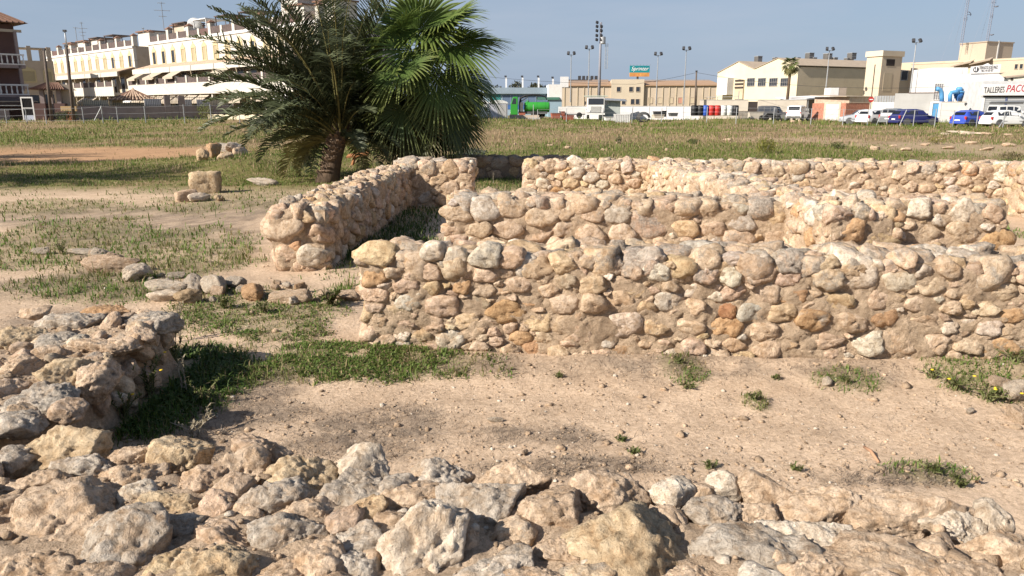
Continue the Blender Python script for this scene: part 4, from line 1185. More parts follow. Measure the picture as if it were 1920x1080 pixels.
# ------------------------------------------------------------------ materials of the far buildings
WHITE = mat('white_plaster', (.56, .52, .46), .85, .09, .6, dirt=(.48, .43, .37))
WHITE2 = mat('white_paint', (.68, .665, .65), .7, .08, .8, dirt=(.58, .55, .50))
BEIGE = mat('beige_plaster', (.46, .38, .30), .9, .12, .5, dirt=(.36, .29, .22))
BROWNP = mat('brown_plaster', (.125, .075, .068), .9, .15, .5)
MAUVE = mat('mauve_plaster', (.28, .225, .215), .9, .15, .6, dirt=(.20, .155, .15))
CREAM = mat('cream_render', (.58, .515, .38), .85, .06, .3, dirt=(.60, .50, .32))
TAN = mat('tan_render', (.50, .42, .305), .9, .10, .35, dirt=(.40, .32, .21))
CONC = mat('grey_concrete', (.40, .395, .385), .9, .12, .5, dirt=(.36, .35, .33))
ROOFT = mat('terracotta_tiles', (.20, .115, .082), .9, .3, 6)
ROOFG = mat('fibre_cement_roof', (.36, .29, .22), .9, .15, 1.2)
BRICK = mat('red_brickwork', (.36, .15, .10), .9, .25, 3, dirt=(.44, .33, .25))
YELL = mat('ochre_trim', (.50, .415, .25), .8, .1, 2)
GLASS = mat('dark_glass', (.03, .035, .045), .12, .2, 1, spec=.6)
SHUT = mat('cream_shutter', (.36, .30, .19), .7, .06, 3)
CANV = mat('cream_awning_cloth', (.43, .365, .285), .85, .1, 2)
STRIPE = mat('dark_awning_cloth', (.10, .075, .07), .85, .3, 4)
DARK = mat('dark_recess', (.05, .04, .037), .9, .2, 1)
GALV = mat('galvanised_steel', (.40, .41, .42), .5, .15, 3, metal=.6)
IRON = mat('dark_ironwork', (.045, .045, .05), .6, .2, 4)
POLEW = mat('weathered_wood_pole', (.115, .09, .075), .9, .25, 6)
BLUE = mat('bright_blue_metal', (.09, .28, .52), .5, .12, 1.2, dirt=(.16, .34, .52))
PBLUE = mat('pale_blue_cladding', (.26, .36, .43), .6, .1, .7)
DBLUE = mat('dark_blue_band', (.05, .13, .34), .6, .1, 1)
TEAL = mat('teal_metal', (.04, .24, .24), .6, .1, 1)
ROLL = mat('grey_roller_shutter', (.40, .41, .42), .6, .12, .8)
REDP = mat('red_paint', (.46, .035, .03), .5, .12, 2); BLUEP = mat('blue_plastic', (.03, .09, .40), .5, .12, 2); BLACKP = mat('black_plastic', (.02, .02, .022), .55, .2, 3)
WPLAS = mat('white_plastic', (.66, .66, .64), .55, .08, 2, dirt=(.45, .44, .41)); RUST = mat('rusty_red_metal', (.30, .095, .06), .8, .25, 3)
GREENP = mat('bright_green_paint', (.035, .27, .035), .35, .08, 1, spec=.5)
TYRE = mat('tyre_rubber', (.022, .022, .022), .85, .2, 8); CHROME = mat('wheel_alloy', (.45, .45, .46), .35, .1, 4, metal=.7)
GREYP = mat('grey_chassis', (.10, .10, .10), .7, .2, 3)
TLIGHT = mat('red_lamp_glass', (.42, .02, .02), .25, .1, 4, spec=.6); HLIGHT = mat('clear_lamp_glass', (.70, .70, .70), .2, .05, 4, spec=.6)
LETT_D = mat('dark_lettering', (.055, .05, .055), .6, .05, 2); LETT_R = mat('red_lettering', (.42, .03, .06), .6, .05, 2); LETT_W = mat('white_lettering', (.80, .80, .80), .6, .05, 2)

_wc = {}
def window(root, x, y, z, w, h, frame=None, pane=None, arch=False, bars=False, thick=.16, trim=.16, name='window', sill=True):
    """a window on a wall face at y (local), looking to -y: frame, pane behind it, sill"""
    key = (round(w, 2), round(h, 2), frame and frame.name, pane and pane.name, arch, bars, trim)
    if key not in _wc:
        f = MB()
        f.box(-w / 2 - trim, -w / 2, -.07, thick, -trim, h + trim); f.box(w / 2, w / 2 + trim, -.07, thick, -trim, h + trim)
        f.box(-w / 2, w / 2, -.07, thick, h, h + trim); f.box(-w / 2, w / 2, -.09, thick, -trim, 0)
        if arch:
            f.prism([(-w / 2 - trim, h + trim), (w / 2 + trim, h + trim), (w * .30, h + trim + .28), (.10, h + trim + .34), (0, h + trim + .58), (-.10, h + trim + .34), (-w * .30, h + trim + .28)], -.06, .04)
        fm = f.mesh('window_frame'); fm.materials.append(frame or WHITE2)
        p = MB(); p.box(-w / 2, w / 2, -.022, .08, 0, h)
        pm = p.mesh('pane'); pm.materials.append(pane or GLASS)
        b = MB()
        for k in range(1, 4): b.box(-w / 2 + w * k / 4 - .02, -w / 2 + w * k / 4 + .02, -.045, -.024, 0, h)
        b.box(-w / 2, w / 2, -.042, -.026, h / 2 - .02, h / 2 + .02)
        bm_ = b.mesh('glazing_bar'); bm_.materials.append(frame or WHITE2)
        _wc[key] = (fm, pm, bm_)
    fm, pm, bm_ = _wc[key]
    o = link(name, fm, None, root, (x, y, z))
    link('pane', pm, None, o)
    if bars: link('glazing_bar', bm_, None, o)
    return o
def frame_from(A, B):
    """root location and angle for a facade from A (left end) to B (right end)"""
    return math.atan2(B[1] - A[1], B[0] - A[0]), math.hypot(B[0] - A[0], B[1] - A[1])
def P(u, Y, z=1.7): return (xat(u, Y, z), Y)

# ------------------------------------------------------------------ terraced houses
def terrace(uA, YA, uB, YB, label, bays, seed, end_wall):
    A, B = P(uA, YA), P(uB, YB); th, L = frame_from(A, B)
    g = 0.0; rs = np.random.RandomState(seed)
    r = thing('terraced_house_block', label, 'house', (A[0], A[1], g), th)
    H = 9.75
    w = MB(); w.box(0, L, 0, 9, -.6, H); w.build('wall', WHITE, r)
    c = MB(); c.box(-.05, L + .05, -.12, .0, H - .28, H + .02); c.build('cornice', WHITE2, r)
    st = L / bays
    # roof terrace: tall capped chimneys and short piers, dark railing between, pergolas and sheds behind
    for i in range(bays * 2 + 1):
        x = min(i * st / 2, L - .35); tall = i % 2 == 0
        p = MB(); hh = 1.30 if tall else .85; ww = .30 if tall else .22
        p.box(x - ww + .3, x + ww + .3, .02, .02 + 2 * ww, H + .004, H + hh)
        if tall:
            for s in (.35, .70):
                p.box(x + .3 - ww - .01, x + .3 + ww + .01, .015, .02, H + hh - .5 + s * .3, H + hh - .45 + s * .3)
        o = p.build('pier', WHITE, r)
        if tall:
            k = MB(); k.box(x + .3 - ww - .09, x + .3 + ww + .09, -.07, .11 + 2 * ww, H + hh, H + hh + .09)
            k.add([(x + .3 - ww - .06, -.04, H + hh + .09), (x + .3 + ww + .06, -.04, H + hh + .09), (x + .3 + ww + .06, .08 + 2 * ww, H + hh + .09), (x + .3 - ww - .06, .08 + 2 * ww, H + hh + .09), (x + .3, .02 + ww, H + hh + .36)], [(0, 1, 4), (1, 2, 4), (2, 3, 4), (3, 0, 4)])
            k.build('chimney_cap', ROOFT, o)
        if i < bays * 2:
            b = MB(); x1 = x + st / 2 - .1; b.box(x + .55, x1 + .2, .10, .16, H + .02, H + .75 + .12 * rs.rand()); b.build('terrace_screen', STRIPE if rs.rand() < .8 else BROWNP, r)
    for i in range(bays):
        x = i * st + .8
        k = rs.rand()
        q = MB()
        if k < .6:
            q.box(x, x + st * .62, 3.0, 5.6, H + .004, H + 2.2); q.build('stair_hut', WHITE if k < .3 else BEIGE, r)
            q2 = MB(); q2.box(x - .15, x + st * .62 + .15, 2.7, 5.8, H + 2.2, H + 2.35); q2.build('hut_roof', ROOFT, r)
        else:
            for a in (0, 1):
                for b_ in (0, 1): q.box(x + a * 3.2, x + a * 3.2 + .1, .6 + b_ * 2.4, .7 + b_ * 2.4, H + .004, H + 1.9)
            q.box(x - .1, x + 3.4, .5, 3.2, H + 1.9, H + 2.0); q.build('pergola', WHITE2 if k < .8 else STRIPE, r)
    # upper windows
    for i in range(bays * 2):
        x = (i + .55) * st / 2
        window(r, x, 0, 7.05, .82, 1.45, YELL, SHUT if rs.rand() < .75 else GLASS, arch=True, trim=.17)
    # first floor terrace: slab, parapet, piers, railings, tiled canopies, awnings, recess
    D = 3.0
    s = MB(); s.box(0, L, -D, 0, 3.2, 3.55); s.build('terrace_slab', WHITE, r)
    s = MB(); s.box(0, L, -D - .16, -D, 3.1, 4.35); s.build('parapet', WHITE, r)
    s = MB(); s.box(0, L, -.06, -.004, 3.56, 6.2); s.build('terrace_back_wall', TAN, r)
    for i in range(bays * 2 + 1):
        x = min(i * st / 2, L - .3)
        s = MB(); s.box(x, x + .34, -D - .19, -D + .15, 4.35, 5.15); s.build('pier', WHITE, r)
        if i < bays * 2:
            s = MB(); s.box(x + .36, x + st / 2 - .02, -D - .08, -D - .03, 4.35, 5.0); s.build('railing', STRIPE, r)
            if rs.rand() < .6: window(r, x + st / 4, -.06, 3.6, 1.3, 2.1, WHITE2, GLASS, trim=.08, name='door')
    for i in range(bays):
        x = i * st
        t = MB(); t.slab((x + .02, -2.3, 6.35), (x + st - .12, -2.3, 6.35), (x + st - .12, -.01, 7.0), (x + .02, -.01, 7.0), .12)
        t.prism([(x + .02, 5.75), (x + st - .12, 5.75), (x + st - .12, 6.25), (x + .02, 6.25)], -2.28, -2.12)
        t.build('canopy', ROOFTW, r)
        f = MB(); f.box(x + .02, x + st - .12, -2.42, -2.30, 5.72, 6.32); f.build('fascia', WHITE, r)
        k = rs.rand()
        if k < .45:
            a = MB(); x0 = x + rs.uniform(.2, 1.2); x1 = x0 + rs.uniform(2.4, 3.6); yy = -2.5 - rs.uniform(.9, 1.5)
            a.slab((x0, yy, 5.1), (x1, yy, 5.1), (x1, -2.45, 5.7), (x0, -2.45, 5.7), .03); a.box(x0, x1, yy - .02, yy + .01, 4.85, 5.1)
            a.build('awning', CANV, r)
    # ground floor: porches with white awning strips, tan walls, openings
    s = MB(); s.box(0, L, -.05, -.002, -.4, 3.19); s.build('ground_floor_wall', TAN, r)
    for i in range(bays * 2):
        x = i * st / 2
        s = MB(); s.box(x, x + .3, -D, -D + .3, -.5, 3.2); s.build('porch_post', TAN if i % 2 else WHITE, r)
        if rs.rand() < .75:
            a = MB(); a.slab((x + .35, -D - 1.1, 2.35), (x + st / 2 - .1, -D - 1.1, 2.35), (x + st / 2 - .1, -D - .2, 2.95), (x + .35, -D - .2, 2.95), .03); a.box(x + .35, x + st / 2 - .1, -D - 1.13, -D - 1.1, 2.05, 2.35)
            a.build('awning', CANV if rs.rand() < .75 else WHITE2, r)
        window(r, x + st / 4, -.05, .2 if i % 2 else .9, 1.2, 2.0 if i % 2 else 1.2, WHITE2, GLASS, trim=.1)
    s = MB(); s.box(0, L, -D - 3.2, -D - 3.05, -.6, .95); s.build('front_garden_wall', CREAM, r)
    if end_wall:
        e = MB(); e.box(L, L + .02, .4, 8.6, 0, H - .05); e.build('end_wall', BEIGE, r)
    return r, th, L
ROOFTW = mat('canopy_tiles', (.46, .33, .24), .9, .25, 6)
terrace(98, 129.7, 262, 105.6, 'farther white terraced house block with small yellow-trimmed windows, left half of the row', 6, 5, True)
terrace(291, 101.0, 605, 74.5, 'nearer white terraced house block with roof terrace piers, partly behind the date palm', 7, 9, False)
# square stair tower on the nearer block's roof
A = P(540, 84); r = thing('roof_tower', 'square white tower rising from the roof behind the palm tops', 'tower', (A[0], A[1], 9.0), R(-42))
w = MB(); w.box(0, 3.2, 0, 3, 0, 3.6); w.build('wall', WHITE, r); w = MB(); w.box(-.12, 3.32, -.12, 3.12, 3.6, 3.8); w.build('coping', WHITE2, r)
d = MB(); d.lathe([(.02, 0), (.30, .05), (.46, .16)], 14); d.build('satellite_dish', WPLAS, r, (2.2, .5, 4.15), (R(60), 0, R(-20))); d = MB(); d.tube([(2.2, .6, 3.8), (2.2, .6, 6.2)], .03, 5); d.build('mast', GALV, r)
def tv_mast(u, v0, v1, Y, label, cross, z_base=None, rz=.4):
    x, y, zt = at(u, v1, Y); zb = zat(v0, Y)
    r = thing('roof_antenna', label, 'antenna', (x, y, zb), rz)
    h = zt - zb
    m = MB(); m.tube([(0, 0, 0), (0, 0, h)], .045, 5); m.build('mast', GALV, r)
    for f, l in cross:
        c = MB(); c.tube([(-l / 2, 0, h * f), (l / 2, 0, h * f)], .03, 4)
        for k in range(5): c.tube([(-l / 2 + l * k / 4, -.22, h * f), (-l / 2 + l * k / 4, .22, h * f)], .018, 4)
        c.build('aerial', GALV, r)
    return r
tv_mast(302, 58, 3, 103, 'tall television antenna with two crossbars on the roof between the two blocks', [(.95, .9), (.70, 1.9), (.5, .9)])
tv_mast(152, 84, 41, 118, 'television antenna with stacked rods, right one of a close pair on the far roof', [(.95, .5), (.72, 1.4), (.55, .9), (.4, .6)])
tv_mast(141, 86, 51, 118, 'plain antenna mast, left one of a close pair on the far roof', [(.97, .5)])
tv_mast(122, 92, 57, 118, 'thin antenna behind the taller wooden pole', [(.97, .6)])
tv_mast(268, 62, 52, 104, 'short stub mast near the end of the farther block', [(.9, .3)])
def dish(u, v, Y, rad, label):
    x, y, z = at(u, v, Y); r = thing('satellite_dish', label, 'satellite dish', (x, y, z))
    d = MB(); d.lathe([(.02, 0), (rad * .6, .10 * rad), (rad, .3 * rad), (rad * .97, .34 * rad), (.02, .06 * rad)], 18); d.build('reflector', WPLAS, r, (0, 0, 0), (R(68), 0, R(25)), smooth=True)
    s = MB(); s.tube([(0, .1, 0), (0, .25, -.3), (0, .25, -rad - .9)], .04, 5); s.tube([(0, 0, -rad * .5), (.1, -rad * .8, 0)], .02, 4); s.build('bracket', GALV, r)
dish(365, 47, 94, .82, 'large white satellite dish on the roof of the nearer block')
dish(352, 57, 95, .42, 'small satellite dish just left of the large one on the roof')

# ------------------------------------------------------------------ brown house at the far left
A, B = (-58.4, 64.0), (-48.3, 75.6); th, L = frame_from(A, B)
r = thing('apartment_house', 'dark brown house at the left edge with white balustraded balconies', 'house', (A[0], A[1], .3), th)
w = MB(); w.box(0, L, 0, 9, -.6, 9.1); w.build('wall', BROWNP, r)
rf = MB(); rf.add([(-.8, -1.4, 9.2), (L + .9, -1.4, 9.2), (L + .9, 9.6, 9.2), (-.8, 9.6, 9.2), (2.5, 3.5, 11.4), (L - 2.6, 3.5, 11.4), (L - 2.6, 5.5, 11.4), (2.5, 5.5, 11.4)], [(3, 2, 1, 0), (0, 1, 5, 4), (1, 2, 6, 5), (2, 3, 7, 6), (3, 0, 4, 7), (4, 5, 6, 7)])
o = rf.build('roof', ROOFT, r); k = MB(); k.box(L - 4.4, L - 2.2, 2.0, 3.4, 9.6, 12.0); k.build('chimney', BROWNP, o)
rb = MB()
for i in range(34): x = -.6 + i * (L + 1.2) / 33; rb.tube([(x, -1.36, 9.26), (2.5 + (L - 5.1) * i / 33, 3.4, 11.45)], .07, 5, False)
rb.build('ridge_tile', ROOFT, o)
a = MB(); a.box(-.5, L + .2, -1.45, -1.3, 8.3, 8.55); a.build('awning_valance', CANV, r)
for zf in (5.55, 2.75):
    s = MB(); s.box(-.5, L + .1, -1.5, 0, zf - .55, zf - .25); s.build('balcony_slab', MAUVE, r)
    s = MB(); s.box(-.5, L + .1, -1.55, -1.38, zf + .62, zf + .76); s.box(-.5, L + .1, -1.53, -1.4, zf - .25, zf - .14); s.build('handrail', WHITE2, r)
    for k in range(36):
        x = -.4 + k * (L + .4) / 35
        s = MB(); s.lathe([(.05, 0), (.085, .2), (.045, .5), (.07, .74)], 6, (x, -1.465, zf - .14)); s.build('baluster', WHITE2, r)
    for x in (2.2, 5.6, 9.2, 12.6): window(r, x, 0, zf - .2, 1.5, 2.2, WHITE2, GLASS, trim=.10, name='balcony_door')
p = MB(); p.box(L - .5, L - .25, -1.5, -1.25, 2.9, 8.4); p.build('balcony_post', MAUVE, r)
a = MB(); a.slab((-.5, -3.4, 1.9), (L + .1, -3.4, 1.9), (L + .1, -1.5, 2.3), (-.5, -1.5, 2.3), .05); a.box(-.5, L + .1, -3.45, -3.4, 1.65, 1.9); a.build('awning', STRIPE, r)
a = MB(); a.box(-.5, L + .1, -3.47, -3.452, 1.84, 1.92); a.build('awning_valance', CANV, r)
for x in (2, 5.5, 9, 12): window(r, x, 0, -.2, 2.0, 2.0, BROWNP, DARK, trim=.08)
# porch railing wall and white door in front of it
A = P(-20, 69); B = P(52, 70.6); th, L = frame_from(A, B)
r = thing('garden_wall', 'low brown garden wall with a pale rail below the dark awning', 'wall', (A[0], A[1], .35), th)
w = MB(); w.box(0, L - 1.5, 0, .2, -.4, 1.1); w.build('wall', MAUVE, r); w = MB(); w.box(0, L, .02, .10, 1.42, 1.50); w.box(.0, L, .02, .10, 1.1, 1.16); w.build('rail', WHITE2, r)
A = P(40, 69.6); r = thing('garden_door', 'white framed garden door with dark bars beside the brown house', 'door', (A[0], A[1], .42), R(8))
f = MB(); f.box(0, .1, 0, .1, 0, 2.15); f.box(.94, 1.04, 0, .1, 0, 2.15); f.box(.1, .94, 0, .1, 2.03, 2.15); f.box(.1, .94, 0, .1, 1.12, 1.2); f.build('door_frame', WHITE2, r)
f = MB(); f.box(.1, .94, .03, .07, 0, .52); f.build('lower_panel', mat('pale_blue_panel', (.44, .47, .56), .6), r)
f = MB()
for k in range(7): f.tube([(.15 + k * .12, .05, .52), (.15 + k * .12, .05, 2.03)], .018, 5)
f.build('bars', IRON, r); f = MB(); f.box(.1, .94, .075, .09, .52, 2.03); f.build('dark_panel', DARK, r)
# beige house behind
A = P(36, 103); r = thing('house', 'shaded beige house with an arched ochre window, between brown house and white rows', 'house', (A[0], A[1], .35), R(35))
w = MB(); w.box(0, 4.7, 0, 4, -.6, 7.4); w.build('wall', BEIGE, r)
w = MB(); w.box(-.15, 4.85, -.15, .0, 3.65, 3.95); w.build('string_course', MAUVE, r)
for x, hh in ((.4, 1.5), (1.8, 1.9), (3.2, 1.4), (4.1, 1.8)): w = MB(); w.box(x, x + .5, .1, .6, 7.4, 7.4 + hh); w.build('pier', BEIGE, r)
w = MB(); w.box(.3, 4.6, .2, 3, 8.95, 9.1); w.build('pergola_roof', CANV, r)
window(r, 1.6, 0, 4.7, 1.5, 1.3, YELL, SHUT, arch=True); window(r, 3.9, 0, 4.7, .8, 1.3, YELL, SHUT, arch=True); window(r, 1.6, 0, 1.3, 1.7, 1.6, BEIGE, GLASS); window(r, 3.7, 0, .8, 1.1, 2.2, BEIGE, GLASS)
# gate pavilion with a tiled hip roof
A = P(64, 70.5); r = thing('gate_pavilion', 'small mauve gate pavilion with a dark tiled hip roof', 'pavilion', (A[0], A[1], .45), R(12))
w = MB(); w.box(0, .95, 0, .9, -.4, 1.55); w.build('left_base', BROWNP, r); w = MB(); w.box(1.7, 2.6, 0, .9, -.4, 1.55); w.build('right_base', BROWNP, r)
for x in (.55, 1.95): c = MB(); c.box(x, x + .34, .1, .44, 1.55, 2.75); c.build('column', MAUVE, r)
for x in (.55, 1.95): c = MB(); c.box(x, x + .34, 2.1, 2.44, -.4, 2.75); c.build('column', MAUVE, r)
rf = MB(); rf.add([(-.15, -.4, 2.78), (2.9, -.4, 2.78), (2.9, 2.9, 2.78), (-.15, 2.9, 2.78), (.9, 1.2, 3.4), (1.9, 1.2, 3.4)], [(3, 2, 1, 0), (0, 1, 5, 4), (1, 2, 5), (2, 3, 4, 5), (3, 0, 4)]); o = rf.build('roof', ROOFT, r)
rb = MB()
for i in range(15): rb.tube([(-.1 + i * .21, -.42, 2.82), (.9 + i / 14, 1.2, 3.44)], .05, 5, False)
rb.build('ridge_tile', ROOFT, o)
g = MB()
for k in range(7): g.tube([(1.0 + k * .11, .4, -.1), (1.0 + k * .11, .4, 1.5)], .02, 5)
g.box(.95, 1.7, .38, .42, 1.42, 1.48); g.build('iron_gate', IRON, r)
A = P(113, 71.5); r = thing('garden_wall', 'tall mauve wall panel with a small opening right of the gate pavilion', 'wall', (A[0], A[1], .4), R(20))
w = MB(); w.box(0, 1.25, 0, .3, 1.35, 3.3); w.box(0, .2, 0, .3, -.4, 1.35); w.build('wall', BEIGE, r)
A = P(121, 70.2); r = thing('slatted_gate', 'orange slatted gate under a sandy lintel', 'gate', (A[0], A[1], .45), R(14))
for k in range(8):
    s = MB(); s.box(.02 + k * .10, .09 + k * .10, 0, .04, .02, .78); s.build('slat', mat('orange_slats', (.42, .155, .085), .7) if k == 0 else bpy.data.materials['orange_slats'], r)
s = MB(); s.box(0, .82, .05, .09, .12, .2); s.box(0, .82, .05, .09, .6, .68); s.build('gate_frame', IRON, r); s = MB(); s.box(-.35, .95, 0, .3, .86, 1.3); s.build('lintel', mat('sandy_lintel', (.55, .38, .20), .9), r)

# ------------------------------------------------------------------ long garden wall with railings, tiled gazebo behind
A = (xat(140, 71.5), 71.5); B = (xat(500, 81), 81); th, L = frame_from(A, B)
r = thing('garden_wall', 'long shaded mauve garden wall with iron railings in front of the terraced houses', 'wall', (A[0], A[1], .42), th)
def span(u): # where picture column u meets this wall
    d = ray(u, 205); ex = (math.cos(th), math.sin(th)); k = (A[0] * ex[1] - A[1] * ex[0]) / (d[0] * ex[1] - d[1] * ex[0])
    return (d[0] * k - A[0]) * ex[0] + (d[1] * k - A[1]) * ex[1]
w = MB(); w.box(0, L, 0, .25, -.5, 1.35); w.build('wall', MAUVE, r)
w = MB(); w.box(-.02, L, -.012, -.002, -.4, .22); w.build('dark_base', mat('dark_base', (.13, .125, .16), .9, .4, 2), r)  # darker strip along the foot of the wall
for ua, ub in ((310, 321), (336, 348), (438, 452)): w = MB(); w.box(span(ua), span(ub), -.06, .31, -.45, 2.35); w.build('gate_pier', MAUVE, r)
g = MB(); a, b = span(321), span(336); g.box(a, b, .08, .12, -.3, -.24); g.box(a, b, .08, .12, 2.2, 2.28)
n_ = int((b - a) / .12)
for k in range(n_ + 1): g.tube([(a + k * .12, .1, -.3), (a + k * .12, .1, 2.2)], .025, 5)
g.build('iron_gate', IRON, r)
ra = MB(); ra.box(0, L, .10, .14, 2.18, 2.22); ra.box(0, L, .10, .14, 1.42, 1.46); ra.build('railing_bar', IRON, r)
x = 0; bars = MB()
nb_ = 0
for k in range(int(L / .16)):
    x = k * .16
    if span(310) < x < span(348): continue
    bars.box(x, x + .03, .105, .135, 1.35, 2.3)
o = bars.build('railing_rods', IRON, r); o['kind'] = 'stuff'
for ua, ub, zz, m_ in ((158, 208, 1.9, CREAM), (276, 308, 2.05, WHITE2), (349, 366, 2.0, WHITE2), (376, 400, 2.0, WHITE2), (400, 436, 1.95, CREAM)):
    p = MB(); p.box(span(ua), span(ub), 1.6, 1.75, .2, zz); p.build('back_panel', m_, r)
A = P(205, 84); r = thing('gazebo', 'tiled pyramid gazebo roof rising behind the mauve garden wall', 'gazebo', (A[0], A[1], .45), R(28))
rf = MB(); apex = (2.6, 2.2, 3.25)
co = [(-.1, -.1, 1.95), (5.0, -.1, 1.95), (5.0, 4.8, 1.95), (-.1, 4.8, 1.95)]
rf.add(co + [apex], [(0, 1, 4), (1, 2, 4), (2, 3, 4), (3, 0, 4), (3, 2, 1, 0)]); o = rf.build('roof', ROOFT, r)
for i in range(13):
    t = i / 12; q = (-.1 + 5.1 * t, -.12, 1.98); s = MB()
    f = 1 - abs(t - .5) * 2
    s.tube([q, (q[0] + (apex[0] - q[0]) * max(f, .12), q[1] + (apex[1] - q[1]) * max(f, .12), q[2] + (apex[2] + .04 - q[2]) * max(f, .12))], .10, 6); s.build('tile_row', ROOFTW, o)
for x, y in ((0.1, .1), (4.7, .1), (.1, 4.5), (4.7, 4.5)): s = MB(); s.box(x, x + .25, y, y + .25, -.5, 1.95); s.build('post', TAN, r)
s = MB(); s.box(.4, 4.7, 1.0, 1.2, -.3, 1.7); s.build('back_wall', CREAM, r)
# wooden poles, lamp post, fence
def wood_pole(u0, v0, u1, v1, Y, label, rad=.14, m=None):
    a = at(u0, v0, Y); b = at(u1, v1, Y)
    r = thing('utility_pole', label, 'pole', (b[0], b[1], b[2]))
    p = MB(); p.tube([(0, 0, -.2), (a[0] - b[0], 0, a[2] - b[2])], [rad, rad * .75], 8); p.build('pole', m or POLEW, r, smooth=True)
    q = MB(); q.box(a[0] - b[0] - .12, a[0] - b[0] + .12, -.1, .1, a[2] - b[2] - .12, a[2] - b[2] + .05); q.build('pole_top', IRON, r)
    return r
wood_pole(82, 92, 97, 223, 67, 'left wooden utility pole leaning in front of the gate pavilion')
wood_pole(124, 86, 138.5, 224, 66, 'right wooden utility pole leaning in front of the farther white block', .15)
wood_pole(1306, 133, 1303, 205, 100, 'thin dark wooden pole in front of the long beige warehouse', .13)
wood_pole(121, 57, 124.5, 90, 66, 'slim steel extension pipe on top of the right wooden pole', .05, GALV)
def wire(pts, label, rad=.018):
    p = MB(); Q = [Vector(q) for q in pts]; out = []
    for a, b in zip(Q[:-1], Q[1:]):
        for k in range(9):
            t = k / 8; q = a.lerp(b, t); q.z -= (b - a).length * .012 * 4 * t * (1 - t); out.append(q)
    p.tube(out, rad, 4); tag(p.build('overhead_cable', IRON, None), label, 'cable')
wire([at(905, 143, 104), at(1190, 158, 102), at(1306, 136, 100), at(1470, 158, 96), at(1690, 165, 92), at(1940, 150, 88)], 'overhead cable running from the palms past the warehouses to the right')
wire([at(130, 92, 66), at(262, 112, 105)], 'thin cable from the right wooden pole to the white block', .012)
def post(u, v0, v1, Y, root, rad=.035):
    x, y, zb = at(u, v1, Y); zt = zat(v0, Y)
    p = MB(); p.tube([(x, y, zb - .3), (x, y, zt)], rad, 6); p.build('post', GALV, root)
    return (x, y, zb, zt)
r = thing('wire_fence', 'rusty wire fence on thin grey posts along the left edge of the field', 'fence', (0, 0, 0))
q = [post(u, v0, v1, 60 + .006 * u, r) for u, v0, v1 in ((-40, 204, 237), (14, 205, 237), (52, 203, 236), (88, 203, 235), (158, 201, 234), (194, 198, 233), (222, 200, 233), (274, 199, 233), (347, 196, 232), (397, 196, 232), (450, 197, 232))]
b = MB(); x, y, zb = at(190, 200, 61); x2, y2, z2 = at(177, 226, 61); b.tube([(x, y, zb), (x2, y2, z2)], .035, 6); b.build('brace', GALV, r)
for f in (.25, .6, .95):
    w = MB()
    for a, c in zip(q[:-1], q[1:]): w.tube([(a[0], a[1], a[2] + (a[3] - a[2]) * f), (c[0], c[1], c[2] + (c[3] - c[2]) * f)], .008, 4)
    w.build('wire', GALV, r)
r = thing('wire_fence', 'wire mesh fence on grey posts between field and parked vehicles at the right', 'fence', (0, 0, 0))
q = [post(u, v0, v1, Y, r, .04) for u, v0, v1, Y in ((1000, 196, 224, 84), (1008, 205, 226, 84), (1062, 203, 226, 82), (1130, 203, 226, 81), (1185, 203, 226, 80), (1240, 203, 226, 79), (1325, 200, 226, 78), (1380, 201, 227, 77), (1450, 202, 229, 75), (1520, 203, 231, 73),
                                                         (1580, 204, 232, 71), (1626, 205, 233, 70), (1662, 205, 234, 69), (1712, 206, 236, 67), (1752, 204, 236, 66), (1786, 207, 238, 65), (1830, 208, 239, 64), (1880, 209, 240, 63), (1945, 210, 242, 62))]
for f in (.3, .62, .95):
    w = MB()
    for a, c in zip(q[1:-1], q[2:]): w.tube([(a[0], a[1], a[2] + (a[3] - a[2]) * f), (c[0], c[1], c[2] + (c[3] - c[2]) * f)], .009, 4)
    w.build('wire', GALV, r)
for uu, vv, u2, v2, Y in ((1700, 206, 1686, 236, 67.5), (1655, 207, 1643, 235, 69.2), (1890, 212, 1872, 240, 63.2)):
    b = MB(); b.tube([at(uu, vv, Y), at(u2, v2, Y)], .035, 6); b.build('brace', GALV, r)
def floodlamp(u, v0, v1, Y, label, rad=.09):
    x, y, zt = at(u, v0, Y); zb = zat(v1, Y)
    r = thing('floodlight_pole', label, 'floodlight', (x, y, zb))
    h = zt - zb
    p = MB(); p.tube([(0, 0, 0), (0, 0, h)], [rad, rad * .6], 7); p.build('pole', GALV, r); p = MB(); p.tube([(-.42, 0, h), (.42, 0, h)], .04, 5); p.build('crossbar', GALV, r)
    for s in (-1, 1):
        l = MB(); l.box(-.18, .18, -.13, .13, -.24, .24); l.build('lamp_head', IRON, r, (s * .42, -.12, h + .25), (R(-35), 0, R(s * 18)), bevel=.04)
for a in ((1071, 103, 192, 112, 'short twin floodlight pole, leftmost behind the white truck'), (1105, 92, 192, 108, 'twin floodlight pole just left of the tall ladder mast'), (1234, 104, 196, 112, 'twin floodlight pole right of the teal billboard'),
          (1287, 94, 196, 108, 'twin floodlight pole left of the thin wooden pole'), (1555.5, 95, 178, 108, 'twin floodlight pole in front of the tan warehouse side'), (1718, 80, 176, 96, 'twin floodlight pole in front of the long tan building')): floodlamp(*a)
